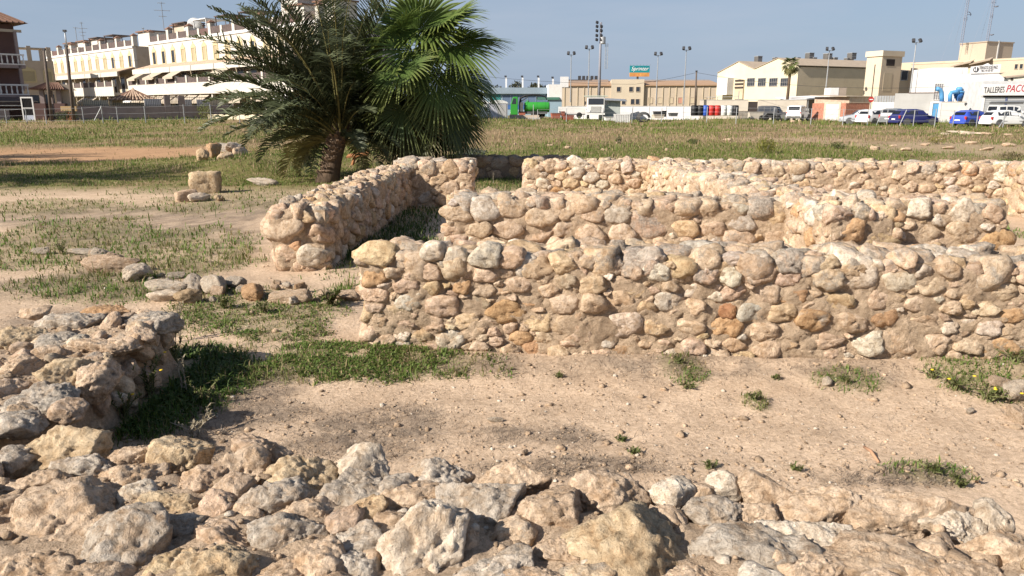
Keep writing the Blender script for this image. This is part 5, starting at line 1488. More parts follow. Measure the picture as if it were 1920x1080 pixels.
# tall floodlight mast with ladder
x, y, zb = at(1123, 190, 118); zt = zat(42, 118); r = thing('floodlight_mast', 'tall stadium floodlight mast with a side ladder and stacked lamps', 'floodlight', (x, y, zb)); h = zt - zb
p = MB(); p.tube([(0, 0, -1), (0, 0, h * .45), (0, 0, h)], [.24, .2, .15], 9); p.build('pole', mat('mast_grey', (.22, .22, .25), .6), r, smooth=True)
for i, z in enumerate((.02, .6, 1.2, 1.9, 2.5)):
    for s in (-.62, .05):
        if i == 0 and s > 0: continue
        l = MB(); l.box(-.21, .21, -.12, .12, -.19, .19); l.build('lamp_head', IRON, r, (s, -.25, h - z), (R(-25), R(18), R(20)), bevel=.04)
b = MB(); b.lathe([(.35, 0), (.42, .1), (.42, 1.0), (.35, 1.05)], 10, (.35, 0, h - 3.1)); b.build('platform_cage', GALV, r)
l = MB()
for s in (.75, 1.15): l.tube([(s, 0, h * .42), (s, 0, h - 3)], .03, 4)
for k in range(20): z = h * .42 + (h * .58 - 3.1) * k / 19; l.tube([(.75, 0, z), (1.15, 0, z)], .022, 4)
l.build('ladder', GALV, r)
# ------------------------------------------------------------------ text
def lettering(body_, h, m, root, loc, rot=(R(90), 0, 0), shear=0.0, width=None, depth=.012, align='LEFT', name='lettering', sx=1.0):
    c = bpy.data.curves.new(name, 'FONT'); c.body = body_; c.size = h * 1.4; c.extrude = depth; c.shear = shear; c.align_x = align
    c.materials.append(m)
    o = bpy.data.objects.new(name, c); COL.objects.link(o); o.parent = root; o.location = loc; o.rotation_euler = rot
    bpy.context.view_layer.update()
    if width: sx = width / max(o.dimensions.x, .01)
    o.scale = (sx, 1, 1)
    bpy.context.view_layer.update()
    me = bpy.data.meshes.new_from_object(o.evaluated_get(bpy.context.evaluated_depsgraph_get()))
    q = link(name, me, m, root, loc, rot); q.scale = (sx, 1, 1)
    bpy.data.objects.remove(o)
    q.name = name
    return q
# ------------------------------------------------------------------ middle distance: blue hall, long beige warehouse, billboard
A = P(905, 128); r = thing('industrial_hall', 'long low pale blue hall with a dark blue band, behind the green tank truck', 'hall', (A[0], A[1], .2))
w = MB(); w.box(0, 12.3, 0, 20, -1, 3.6); w.build('wall', PBLUE, r); w = MB(); w.box(-.1, 11.2, -.5, 20, 3.6, 4.6); w.build('fascia', mat('grey_blue_fascia', (.24, .30, .36), .6, .1, .6), r)
w = MB(); w.box(3.2, 12.3, -.05, -.01, 1.1, 1.75); w.build('blue_band', DBLUE, r); w = MB(); w.box(1.4, 3.0, -.06, -.012, -.5, 3.5); w.build('teal_panel', TEAL, r); w = MB(); w.box(3.3, 11.6, -.045, -.008, 1.8, 3.4); w.build('glazed_front', mat('blue_glazing', (.12, .17, .26), .3, .15, .5), r)
for i in range(6): w = MB(); w.box(3.3 + i * 1.4, 3.36 + i * 1.4, -.09, -.05, 1.8, 3.4); w.build('mullion', PBLUE, r)
w = MB(); w.box(9.0, 12.6, -4.2, -1.0, 2.6, 3.0); w.build('green_canopy', mat('green_canopy', (.07, .17, .13), .6), r)
A = P(1028, 124); r = thing('shed', 'small white flat-roofed shed end right of the blue hall', 'shed', (A[0], A[1], .2)); w = MB(); w.box(0, 2.2, 0, 8, 2.6, 5.0); w.build('wall', WHITE2, r); w = MB(); w.box(0, 2.2, .05, 8, -1, 2.6); w.build('base', PBLUE, r)
for i, u in enumerate((949, 980, 1010, 1037)):
    x, y, zt = at(u, 145 if i < 3 else 147, 135); zb = zat(196, 135); m_ = MB(); m_.box(-.14, .14, -.14, .14, 0, zt - zb)
    r = thing('white_post', ('tall white square post, leftmost behind the pale blue hall', 'tall white square post, second from the left behind the blue hall', 'tall white square post, third from the left behind the blue hall', 'tall white square post beside the small white shed')[i], 'post', (x, y, zb), 0, 'white posts behind the blue hall'); m_.build('pole', WHITE2, r); m_ = MB(); m_.box(-.3, .1, -.2, .2, zt - zb, zt - zb + .3); m_.build('lamp', IRON, r)
A = P(1052, 158); r = thing('warehouse', 'very long low beige warehouse with pilasters and small square windows', 'warehouse', (A[0], A[1], 0), R(-6))
LW_ = 32.0
w = MB(); w.box(0, LW_, 0, 30, -1, 6.0); w.build('wall', mat('sun_bleached_render', (.48, .40, .31), .9, .08, .25, dirt=(.44, .35, .26)), r)
w = MB(); w.slab((-.3, -.35, 6.0), (LW_ + .2, -.35, 6.0), (LW_ + .2, 14, 7.3), (-.3, 14, 7.3), .2); w.build('roof', mat('brown_sheet_roof', (.36, .235, .15), .9, .15, .6), r)
w = MB(); w.box(10.2, 16.8, -.6, 12, -1, 7.1); w.build('tall_bay', mat('pale_render', (.52, .445, .34), .9, .08, .25), r)
for i in range(24):
    x = .6 + i * LW_ / 24
    if 9.9 < x < 17: continue
    p = MB(); p.box(x, x + .14, -.12, -.004, -1, 5.9); p.build('pilaster', TAN, r)
for x, z in ((14.2, 4.7), (15.6, 4.7), (11.7, 4.7)): window(r, x, -.6, z, .75, .9, BEIGE, GLASS, trim=.08)
for x in (11.6, 12.8, 14.6, 15.6): window(r, x, -.6, 2.2, .7, 1.0, BEIGE, GLASS, trim=.08)
for k, x in enumerate((18.2, 20.1, 22.3, 24.2, 26.6, 29, 31)): window(r, x, -.004, 2.4, .8, 1.1, BEIGE, mat('reddish_shutter', (.46, .24, .18), .8) if k == 3 else TAN, trim=.08)
A = P(1050, 150); r = thing('rooftop_panel', 'white panel end standing on the roof line left of the floodlight poles', 'panel', (A[0], A[1], 5.4)); w = MB(); w.box(0, 1.6, 0, .5, 0, 2.0); w.build('panel', WHITE2, r); w = MB(); w.box(.2, .35, .1, .3, -6, 0); w.build('support', IRON, r); w = MB(); w.box(1.6, 6.2, .2, .35, 1.3, 1.45); w.build('truss', IRON, r)
A = P(1062, 166); r = thing('roof_shed', 'grey roof ridge with dark vents behind the beige warehouse', 'roof', (A[0], A[1], 0)); w = MB(); w.box(0, 9, 0, 10, -1, 7.4); w.build('wall', mat('grey_brown_sheet', (.30, .24, .20), .9), r)
for k in range(5): w = MB(); w.box(2.5 + k * .9, 3.1 + k * .9, .5, 1.2, 7.4, 8.2); w.build('vent', IRON, r)
A = P(1203, 172); r = thing('roof_shed', 'grey sheet roof right of the tall beige bay', 'roof', (A[0], A[1], 0)); w = MB(); w.box(0, 15, 0, 10, -1, 7.6); w.build('wall', mat('grey_sheet', (.33, .31, .31), .9), r)
# billboard: white italic lettering on teal over an orange strip
A = P(1178.5, 165); zb = zat(143.5, 165); zt = zat(123, 165); wd = (1215.5 - 1178.5) / (FPX / (165 * CP)); hh = zt - zb
r = thing('billboard', 'teal roadside billboard with white lettering and an orange strip, on a pole', 'billboard', (A[0], A[1], zb), R(3))
w = MB(); w.box(0, wd, 0, .3, hh * .36, hh); w.build('sign_face', mat('teal_print', (.015, .235, .27), .6, .03, .3), r); w = MB(); w.box(0, wd, -.004, .3, .0, hh * .36); w.build('lower_strip', mat('orange_print', (.52, .26, .08), .6, .35, .7, dirt=(.45, .06, .05)), r)
lettering('Sprinter', hh * .36, LETT_W, r, (wd * .06, -.03, hh * .56), shear=.3, width=wd * .88)
w = MB(); w.tube([(wd * .42, .3, -6), (wd * .42, .3, 0)], .22, 8); w.build('pole', IRON, r); w = MB()
for k in range(7): w.tube([(wd * k / 6, -.05, hh), (wd * k / 6, -.5, hh + .25)], .03, 4)
w.build('lamp_arm', GALV, r)
A = P(1062, 106); B = P(1312, 101); th, L = frame_from(A, B); r = thing('boundary_wall', 'long low whitewashed wall behind the truck and the drums', 'wall', (A[0], A[1], .05), th)
w = MB(); w.box(0, L, 0, .25, -.5, 1.68); w.build('wall', CONCW := mat('whitewashed_block', (.62, .62, .63), .85, .08, .6, dirt=(.48, .47, .46)), r); w = MB(); w.box(0, L, -.03, .28, 1.68, 1.76); w.build('coping', CONC, r)
for k in range(8): w = MB(); w.box(k * L / 8, k * L / 8 + .18, -.05, -.002, -.4, 1.66); w.build('pilaster', CONCW, r)
A = P(1312, 101); B = P(1512, 99); th, L = frame_from(A, B); r = thing('boundary_wall', 'beige boundary wall with a dark doorway in front of the cream warehouse', 'wall', (A[0], A[1], .05), th)
w = MB(); w.box(0, 6.2, 0, .25, -.5, 2.5); w.box(7.4, L, 0, .25, -.5, 2.5); w.build('wall', mat('beige_block', (.56, .50, .42), .9, .1, .5, dirt=(.45, .39, .32)), r); w = MB(); w.box(6.2, 7.4, .1, .2, -.5, 2.3); w.build('gate', DARK, r)
w = MB(); w.box(0, L, -.03, .28, 2.5, 2.56); w.build('coping', CONC, r)

# ------------------------------------------------------------------ cream double-gabled warehouse
c0 = (xat(1490, 125), 125.0); th = math.atan2(-.9, .42)       # gable front runs from far left to the near right corner
WL = 19.6; f0 = (c0[0] - .42 * WL / math.hypot(.42, .9), c0[1] + .9 * WL / math.hypot(.42, .9))
r = thing('warehouse', 'cream warehouse with two gables and square barred windows', 'warehouse', (f0[0], f0[1], 0), th)
prof = [(0, -1), (WL, -1), (WL, 8.1), (WL * .765, 9.55), (WL * .49, 8.05), (WL * .28, 9.5), (0, 7.75)]
DEP = 27
w = MB(); w.prism(prof, 0, .3); w.build('gable_front', CREAM, r)
w = MB(); w.box(WL - .3, WL, .3, DEP, -1, 8.0); w.build('side_wall', mat('sun_offset_side_render', (.66, .55, .39), .9, .08, .35, dirt=(.55, .45, .32)), r)  # side wall colour lightened to make up for the grazing sun
for a, b in ((2, 3), (3, 4), (4, 5), (5, 6)):
    (xa, za), (xb, zb_) = prof[a], prof[b]
    k = .25 if a == 2 else 0
    s = MB(); s.slab((xb, -.15, zb_ + .12), (xa + k, -.15, za + .12), (xa + k, DEP, za + .12), (xb, DEP, zb_ + .12), .1); s.build('roof', ROOFG, r)
def on_gable(u):
    d = ray(u, 150); ex = (math.cos(th), math.sin(th)); k = (f0[0] * ex[1] - f0[1] * ex[0]) / (d[0] * ex[1] - d[1] * ex[0]); q = (d[0] * k, d[1] * k)
    return (q[0] - f0[0]) * ex[0] + (q[1] - f0[1]) * ex[1], q[1]
for u in (1352.5, 1408.5, 1429, 1450.5, 1472):
    x, Y = on_gable(u); z1, z2 = zat(161, Y), zat(147, Y); window(r, x, 0, z1, 1.75, z2 - z1, mat('grey_window_frame', (.30, .28, .26), .7) if u < 1353 else bpy.data.materials['grey_window_frame'], GLASS, bars=True, trim=.10)
x, Y = on_gable(1367); w = MB(); w.box(x - 1.4, x + 1.3, -1.5, -.01, zat(178, Y), zat(147, Y)); w.build('white_lean_to', WHITE2, r)
x, Y = on_gable(1388); w = MB(); w.box(x - 1, x + 1.2, -.3, -.012, zat(186, Y), zat(150, Y)); w.build('recess', TAN, r)
for k, z in enumerate((6.1, 5.5, 4.9)): w = MB(); w.box(x - .9, x + 1.2, -.42, -.31, z, z + .28); w.build('vent_slat', DARK, r)
w = MB(); w.box(x - 6, x + 2.6, -2.4, -2.35, zat(182, Y), zat(182, Y) + .08); w.box(x + 2.5, x + 2.6, -2.4, -2.32, 0, zat(172, Y)); w.box(x - 3, x - 2.9, -2.4, -2.32, 0, zat(182, Y)); w.build('pipe_frame', GALV, r)
def vent(u, v, Y, w_, h_, label):
    x, y, z = at(u, v, Y); rr = thing('roof_cooler', label, 'roof vent', (x, y, z), R(25), 'box coolers on the warehouse roof')
    b = MB(); b.box(-w_ / 2, w_ / 2, -w_ / 2, w_ / 2, .25, h_); b.build('housing', mat('cooler_grey', (.10, .095, .09), .7) if 'cooler_grey' not in bpy.data.materials else bpy.data.materials['cooler_grey'], rr)
    b = MB(); b.box(-w_ / 2 - .05, w_ / 2 + .05, -w_ / 2 - .05, w_ / 2 + .05, h_, h_ + .1); b.box(-.3, .3, -.3, .3, -1.2, .25); b.build('base', GALV, rr)
    for k in range(3): b = MB(); b.box(-w_ / 2 - .02, w_ / 2 + .02, -w_ / 2 - .03, -w_ / 2 - .005, .4 + k * (h_ - .5) / 3, .5 + k * (h_ - .5) / 3); b.build('louvre', GALV, rr)
for u, v, w_, h_, l in ((1421, 118, 1.0, 1.2, 'dark box cooler on the left gable roof'), (1453, 114, .7, .6, 'small dark vent at the right gable peak'), (1495, 114, .7, .6, 'small dark vent just right of the distant palm'), (1517, 113, 1.1, 1.3, 'dark box cooler, first on the long tan roof'),
                       (1525, 114, .8, .6, 'low vent beside the first box cooler'), (1551, 113, 1.1, 1.2, 'dark box cooler behind the floodlight pole'), (1564, 114, .8, .6, 'low vent right of the floodlight pole'), (1596, 113, 1.1, 1.3, 'dark box cooler nearest the tower'), (1588, 115, .8, .6, 'low vent left of the cooler nearest the tower')):
    vent(u, v + 1, 142, w_, h_, l)
# lean-to canopy and white boxes at its foot
A = P(1478, 112); r = thing('lean_to', 'white curved lean-to roof over dark bays beside the warehouse side', 'shed', (A[0], A[1], .1), R(6))
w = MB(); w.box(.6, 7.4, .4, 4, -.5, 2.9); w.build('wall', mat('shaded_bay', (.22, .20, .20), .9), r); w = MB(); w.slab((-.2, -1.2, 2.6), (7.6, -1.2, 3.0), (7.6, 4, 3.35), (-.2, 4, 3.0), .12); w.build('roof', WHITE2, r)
for x in (.2, 2.4, 4.6): w = MB(); w.box(x, x + .12, -1.1, -1.0, -.5, 2.65); w.build('post', GALV, r)
w = MB(); w.box(.6, 2.9, -.6, .3, .5, 1.35); w.build('white_tank', WPLAS, r)
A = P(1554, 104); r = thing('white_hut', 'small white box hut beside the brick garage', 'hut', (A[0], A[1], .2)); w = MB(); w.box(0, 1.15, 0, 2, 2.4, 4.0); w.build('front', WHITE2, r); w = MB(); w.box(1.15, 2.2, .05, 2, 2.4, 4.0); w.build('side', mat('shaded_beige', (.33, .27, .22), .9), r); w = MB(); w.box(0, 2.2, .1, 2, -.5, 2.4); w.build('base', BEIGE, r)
# distant palm
A = P(1474, 108); r = thing('fan_palm', 'slender distant palm with a small round crown in front of the cream warehouse', 'palm tree', (A[0], A[1], 0)); hz = zat(122, 108)
t = MB(); t.tube([(0, 0, 0), (.1, 0, hz * .5), (.15, 0, hz)], [.26, .21, .17], 8); t.build('trunk', BARK, r, smooth=True)
rs = np.random.RandomState(2)
for k in range(26):
    f = k / 25; az = k * 2.4; e = R(80 - 140 * f); L = rs.uniform(1.1, 1.5)
    link('fan_leaf', fan_leaf(rs, (.15 + .1 * math.cos(az), .1 * math.sin(az), hz + .1 - .25 * f), az, e, .70, .72, (.085, .11, .03) if f < .7 else (.17, .15, .06), (.14, .15, .05), R(35), 14), LEAF, r)

# ------------------------------------------------------------------ tower and long tan building
c0 = (xat(1643, 110), 110.0)
r = thing('tower', 'square cream stair tower with a flat capped top', 'tower', (c0[0], c0[1], 0), math.atan2(.42, .906))
w = MB(); w.box(0, 4.1, 0, 2.6, -1, 8.7); w.build('wall', mat('tower_render', (.55, .46, .345), .9, .08, .4), r); w = MB(); w.box(-.18, 4.28, -.18, 2.78, 8.7, 9.45); w.build('cap', mat('tower_cap', (.58, .49, .37), .9, .06, .4), r)
w = MB(); w.box(.9, 2.6, -.04, -.003, 7.4, 8.3); w.build('louvre_window', DARK, r); w = MB(); w.box(.7, 2.4, -.03, -.002, 3.9, 6.4); w.build('render_patch', TAN, r); w = MB(); w.box(.7, 3.0, -.03, -.002, 1.0, 2.6); w.build('lower_render_patch', TAN, r)
w = MB(); w.box(-.03, -.002, 1.0, 1.15, 1.2, 7.6); w.build('down_pipe', DARK, r)
A = P(1672, 116); B = P(1990, 98); th, L = frame_from(A, B)
r = thing('factory_building', 'long plain tan factory behind the workshops, with a parapet', 'factory', (A[0], A[1], 0), th)
w = MB(); w.box(2.2, L, 0, 18, -1, 7.95); w.build('wall', TAN2 := mat('tan_brick_render', (.46, .385, .295), .9, .07, .3, dirt=(.44, .35, .25)), r); w = MB(); w.box(0, 2.2, .6, 12, -1, 8.1); w.build('side_block', TAN, r)
w = MB(); w.box(2.1, L, -.06, 0, 7.75, 8.02); w.build('coping', TAN, r)
w = MB(); w.box(2.2, L, -.03, -.002, 3.55, 3.68); w.build('string_course', TAN, r)
for x in (3.6, 6.4, 9.2): window(r, x, 0, 3.9, 1.0, 1.0, BEIGE, GLASS, trim=.1)
window(r, 1.1, .6, 5.6, .9, 1.3, GALV, GLASS, trim=.08)
for k, x in enumerate((14.2, 14.8, 15.4, 16.0)): window(r, x + 2.0, 0, 6.6, .35, .6, TAN, GLASS, trim=.06)
for x, z in ((8.2, 7.2), (10.6, 7.4)): w = MB(); w.slab((x, -.9, z), (x + 2.6, -.9, z + .5), (x + 2.6, .2, z + .9), (x, .2, z + .3), .1); w.build('awning', ROOFG, r)
c0 = (xat(1832, 112), 112.0); zt = zat(79, 112)
r = thing('roof_block', 'boxy brown rooftop block under the two radio masts', 'building', (c0[0], c0[1], 7.5), R(22))
w = MB(); w.box(0, 5.6, 0, 4.2, 0, zt - 7.5); w.build('wall', mat('rooftop_tan', (.42, .35, .27), .9, .08, .4), r); w = MB(); w.box(-.1, 5.7, -.1, 4.3, zt - 7.5, zt - 7.35); w.build('coping', ROOFG, r); w = MB(); w.box(2.3, 2.5, -.15, -.003, .2, 3.5); w.build('drain_pipe', CONC, r)
# lattice masts
def radio_mast(u, v0, Y, label, lean, extra):
    x, y, zb = at(u, v0, Y); H = 11
    r = thing('radio_mast', label, 'antenna', (x, y, zb), .4)
    s = .34; rails = MB()
    for a in range(3): t = a * 2.094; rails.tube([(s * math.cos(t) * .6, s * math.sin(t) * .6, -.5), (s * math.cos(t) * .5 + lean, s * math.sin(t) * .5, H)], .035, 5)
    rails.build('rail', GALV2, r)
    br = MB()
    for k in range(34):
        for a in range(3):
            t, t2 = a * 2.094, (a + 1) * 2.094; z = k * H / 34; l0 = lean * z / H
            br.tube([(s * .57 * math.cos(t) + l0, s * .57 * math.sin(t), z), (s * .57 * math.cos(t2) + l0, s * .57 * math.sin(t2), z + H / 34)], .018, 4, False)
    o = br.build('bracing', GALV2, r); o['kind'] = 'stuff'
    for z, l, kind in extra:
        c = MB(); l0 = lean * z / H
        if kind == 'dish': c.lathe([(.03, 0), (.24, .06), (.30, .18)], 12, (l0 + .3, -.3, z))
        elif kind == 'arc': c.tube([(l0, 0, z), (l0 + .5, 0, z + .1), (l0 + .95, 0, z - .1), (l0 + 1.0, 0, z - .45)], .05, 5); c.tube([(l0 + .3, 0, z - .3), (l0 + 1.1, 0, z - .25)], .04, 5)
        else: c.tube([(l0 - l / 2, 0, z), (l0 + l / 2, 0, z)], .03, 4); [c.tube([(l0 - l / 2 + l * k / 3, 0, z - .3), (l0 - l / 2 + l * k / 3, 0, z + .3)], .02, 4) for k in range(4)]
        c.build('aerial', GALV2, r)
    g = MB(); g.tube([(0, 0, 8), (-2.5, 1, -2.5)], .012, 4); g.tube([(.0, 0, 8), (2.5, 3, 0)], .012, 4); g.build('guy_wire', GALV2, r)
GALV2 = mat('mast_steel', (.22, .24, .30), .6, .2, 3)
radio_mast(1803, 80, 114, 'left radio mast with curved aerial arms on the rooftop block', .35, [(4.2, .6, 'arc'), (3.3, .8, 'bar'), (6.2, .8, 'bar')])
radio_mast(1851, 79, 114, 'right radio mast with small white dishes on the rooftop block', .30, [(.9, .4, 'dish'), (4.8, .4, 'dish'), (5.5, 1.0, 'bar'), (3.6, .6, 'bar'), (6.4, 1.0, 'bar')])

# ------------------------------------------------------------------ workshops
A = P(1740, 92); r = thing('workshop_building', 'white workshop with a faded sign panel and two grid windows', 'workshop', (A[0], A[1], 0), R(-8))
z1, z2 = zat(187, 92), zat(127, 92)
w = MB(); w.box(0, 3.9, 0, 6, -.5, z2); w.build('wall', WHITE2, r)
w = MB(); w.box(.5, 2.55, -.04, -.003, zat(151, 92), zat(134, 92)); w.build('faded_sign', mat('faded_sign', (.70, .69, .70), .7, .05, 2), r)
for z in (.2, .45, .7): w = MB(); w.box(.7, 2.4, -.05, -.042, zat(150, 92) + z, zat(150, 92) + z + .03); w.build('sign_line', mat('faded_ink', (.50, .48, .50), .7), r)
w = MB(); w.box(3.0, 3.35, -.05, -.004, zat(158, 92), zat(131, 92)); w.build('side_stripe', mat('grey_stripe', (.52, .50, .50), .7), r)
for x in (.95, 2.75): window(r, x, 0, zat(187, 92), .95, zat(157, 92) - zat(187, 92), WHITE2, mat('grey_glass', (.20, .20, .21), .4) if x < 1 else bpy.data.materials['grey_glass'], bars=True, trim=.05)
A = P(1789, 88.5); r = thing('workshop_building', 'white gabled workshop with a tall blue door and a sign on top', 'workshop', (A[0], A[1], 0), R(-8))
def zz(v): return zat(v, 88.5)
k_ = 88.5 * CP / FPX
X = lambda u: (u - 1789) * k_ * 1.01
w = MB(); w.prism([(0, -.5), (X(1868), -.5), (X(1868), zz(147)), (X(1857), zz(138)), (X(1812), zz(138)), (X(1796), zz(149)), (0, zz(152))], 0, 7); w.build('wall', WHITE2, r)
w = MB(); w.box(X(1808), X(1843), -.06, -.003, -.4, zz(155)); o = w.build('blue_door', mat('door_blue', (.13, .33, .55), .5, .10, .8, dirt=(.20, .38, .52)), r); w = MB(); w.box(X(1807), X(1843.5), -.075, -.061, zz(157), zz(155)); w.box(X(1807), X(1808), -.075, -.061, -.4, zz(157)); w.box(X(1808), X(1843), -.068, -.062, zz(176.5), zz(176)); w.build('door_edge', DBLUE, o)
w = MB(); w.box(X(1843.6), X(1853), -.05, -.002, zz(168), zz(155)); w.build('pale_panel', mat('pale_blue_glass', (.50, .62, .68), .4), r)
window(r, X(1857), 0, zz(160), .38, zz(155) - zz(160), BEIGE, GLASS, trim=.04)
w = MB(); w.prism([(X(1809), zz(138.5)), (X(1858), zz(136.5)), (X(1858), zz(121)), (X(1840), zz(122)), (X(1836), zz(119)), (X(1829), zz(122.5)), (X(1809), zz(125))], -.12, .12); sg = w.build('sign_board', WHITE2, r)
l = MB(); l.lathe([(.02, 0), (.30, .0), (.30, .03), (.02, .03)], 18); l.build('round_emblem', LETT_D, sg, (X(1816.5), -.13, zz(130.6)), (R(90), 0, 0)); l = MB(); l.box(-.03, .07, -.02, 0, -.18, .34); l.box(-.2, -.12, -.02, 0, -.15, .1); l.build('emblem_mark', LETT_W, sg, (X(1816.5), -.165, zz(130.6)))
lettering('TERRAZOS JOSÉ PAEZ', .34, LETT_D, sg, (X(1822), -.13, zz(130.3)), rot=(R(90), R(-2), 0), width=X(1853) - X(1822)); lettering('965 44 69 87', .26, LETT_D, sg, (X(1826), -.13, zz(135.3)), rot=(R(90), R(-2), 0), width=X(1846) - X(1826))
w = MB(); w.prism([(X(1858.5), zz(139)), (X(1875), zz(135.5)), (X(1868), zz(139)), (X(1858.5), zz(138.2))], 1, 5); w.build('side_roof', ROOFG, r)
A = P(1866, 90); r = thing('workshop_building', 'cream low-pitched workshop at the far right, behind the red-lettered sign', 'workshop', (A[0], A[1], 0), R(-10))
w = MB(); w.prism([(0, -.5), (7, -.5), (7, zat(134, 89)), (0, zat(147, 89))], 0, 8); w.build('wall', mat('pale_cream', (.78, .74, .60), .85, .05, .4), r); w = MB(); w.slab((-.1, -.2, zat(147, 89) + .1), (7.1, -.2, zat(134, 89) + .1), (7.1, 8, zat(134, 89) + .1), (-.1, 8, zat(147, 89) + .1), .12); w.build('roof', ROOFG, r)
w = MB(); w.box(1.2, 1.45, -.06, -.003, 4.7, 5.05); w.build('vent', DARK, r)
A = P(1837, 81.5); r = thing('repair_shop', 'car repair shop with grey roller shutters under a long white sign', 'shop', (A[0], A[1], 0), R(-9))
def zz(v): return zat(v, 81.5)
k_ = 81.5 * CP / FPX
w = MB(); w.box(.1, 9, .3, 6, -.5, zz(152)); w.build('wall', mat('shop_grey', (.50, .50, .50), .85), r)
w = MB(); w.box(.35, 9, .08, .29, zz(182), zz(179.5)); w.build('soffit', DARK, r)
sg = MB(); sg.box(0, 9.2, -.2, .06, zz(179), zz(157.5)); sg = sg.build('sign_board', WHITE2, r)
lettering('TALLERES', .62, LETT_D, sg, (.10, -.22, zz(174.5)), rot=(R(90), R(-2), 0), width=1.98); lettering('PACO', .74, LETT_R, sg, (2.22, -.22, zz(173)), rot=(R(90), R(-2.5), 0), shear=.25, width=2.02)
for x0, x1 in ((.45, 2.45), (2.65, 5.6), (5.8, 8.9)):
    w = MB(); w.box(x0, x1, .12, .26, -.4, zz(182)); o = w.build('roller_shutter', ROLL, r)
    q = MB()
    for k in range(14): q.box(x0, x1, .105, .118, -.3 + k * .22, -.29 + k * .22)
    q.build('shutter_ribs', GREYP, o)
for x in (.28, 2.47, 5.62): w = MB(); w.box(x, x + .16, .06, .28, -.5, zz(182)); w.build('pillar', mat('blue_pillar', (.10, .12, .22), .7) if x > 1 else WHITE2, r)
# grey rendered yard wall with small blue door, blue ducting behind
A = P(1676, 86); B = P(1748, 84.5); th, L = frame_from(A, B); r = thing('yard_wall', 'tall grey rendered yard wall behind the parked cars', 'wall', (A[0], A[1], 0), th)
w = MB(); w.box(0, L, 0, .3, -.5, zat(175, 85.5)); w.build('wall', CONC, r); w = MB(); w.box(1.3, 4.3, -.03, .4, zat(175, 85.5), zat(173.5, 85.5)); w.build('dark_coping', BROWNP, r)
A = P(1744.5, 84.2); B = P(1811, 83.2); th, L = frame_from(A, B); r = thing('yard_wall', 'lower grey yard wall with a narrow blue door in a white surround', 'wall', (A[0], A[1], 0), th)
w = MB(); w.box(1.05, L, 0, .3, -.5, zat(191.5, 84)); w.build('wall', mat('light_grey_render', (.56, .55, .53), .9, .1, .6, dirt=(.44, .42, .40)), r)
f = MB(); f.box(0, .22, -.05, .3, -.3, zat(190.5, 84)); f.box(.82, 1.04, -.05, .3, -.3, zat(190.5, 84)); f.box(.22, .82, -.05, .3, zat(193.5, 84), zat(190.5, 84)); f.build('door_surround', WHITE2, r); f = MB(); f.box(.22, .82, .02, .08, -.3, zat(193.5, 84)); f.build('blue_door', BLUE, r)
w = MB(); w.box(1.05, L, -.03, .33, zat(191.5, 84), zat(190.6, 84)); w.build('coping', TAN, r); w = MB(); w.lathe([(.02, -.12), (.13, -.1), (.13, .1), (.02, .12)], 8, (3.4, -.12, 2.0)); w.build('meter_box', IRON, r)
A = P(1636, 87.5); B = P(1680, 86.5); th, L = frame_from(A, B); r = thing('yard_wall', 'white low wall topped with corrugated grey sheet beside the brick garage', 'wall', (A[0], A[1], 0), th)
w = MB(); w.box(0, L, 0, .25, -.5, zat(192, 87)); w.build('wall', WHITE2, r)
for k in range(9): w = MB(); w.box(.05 + k * L / 9, (k + .85) * L / 9 + .05, .05, .11 + .03 * (k % 2), zat(192, 87), zat(179.5, 87)); w.build('sheet_panel', GALV, r)
def duct(pts, rad, label, Y, loc=None):
    Q = [at(u, v, Y) for u, v in pts]; b = Q[-1]
    r = thing('blue_duct', label, 'duct', b); m_ = MB(); m_.tube([(q[0] - b[0], 0, q[2] - b[2]) for q in Q], rad, 10); m_.build('pipe', BLUE, r, smooth=True)
    m_ = MB(); m_.tube([(0, 0, 0), (0, 0, .15)], rad * 1.15, 10); m_.build('flange', DBLUE, r)
duct([(1756, 166.5), (1759, 167), (1763, 169), (1765.5, 174), (1766, 182), (1766, 191.5)], .24, 'blue elbow pipe rising over the yard wall', 86)
duct([(1797, 172), (1790, 172.5), (1784, 173.5), (1781.5, 178), (1781, 191)], .22, 'blue pipe bending into the dust collector', 86)
x, y, zb = at(1795.5, 189, 86.4); r = thing('dust_collector', 'blue dust collector with a drum top and cone, over the yard wall', 'machine', (x, y, zb)); hh = zat(163, 86.4) - zb
m_ = MB(); m_.lathe([(.16, 0), (.50, hh * .42), (.50, hh * .58)], 14); m_.build('cone', mat('deep_blue_metal', (.03, .14, .40), .5), r, smooth=True); m_ = MB(); m_.lathe([(.56, hh * .58), (.56, hh * .70)], 14); m_.build('flange', BLUE, r, smooth=True); m_ = MB(); m_.lathe([(.34, hh * .70), (.34, hh * .92), (.22, hh), (.02, hh)], 14); m_.build('drum_top', BLUE, r, smooth=True)
m_ = MB()
for a in range(3): t = a * 2.09; m_.tube([(.4 * math.cos(t), .4 * math.sin(t), hh * .5), (.55 * math.cos(t), .55 * math.sin(t), -1.5)], .04, 5)
m_.build('leg', DBLUE, r)
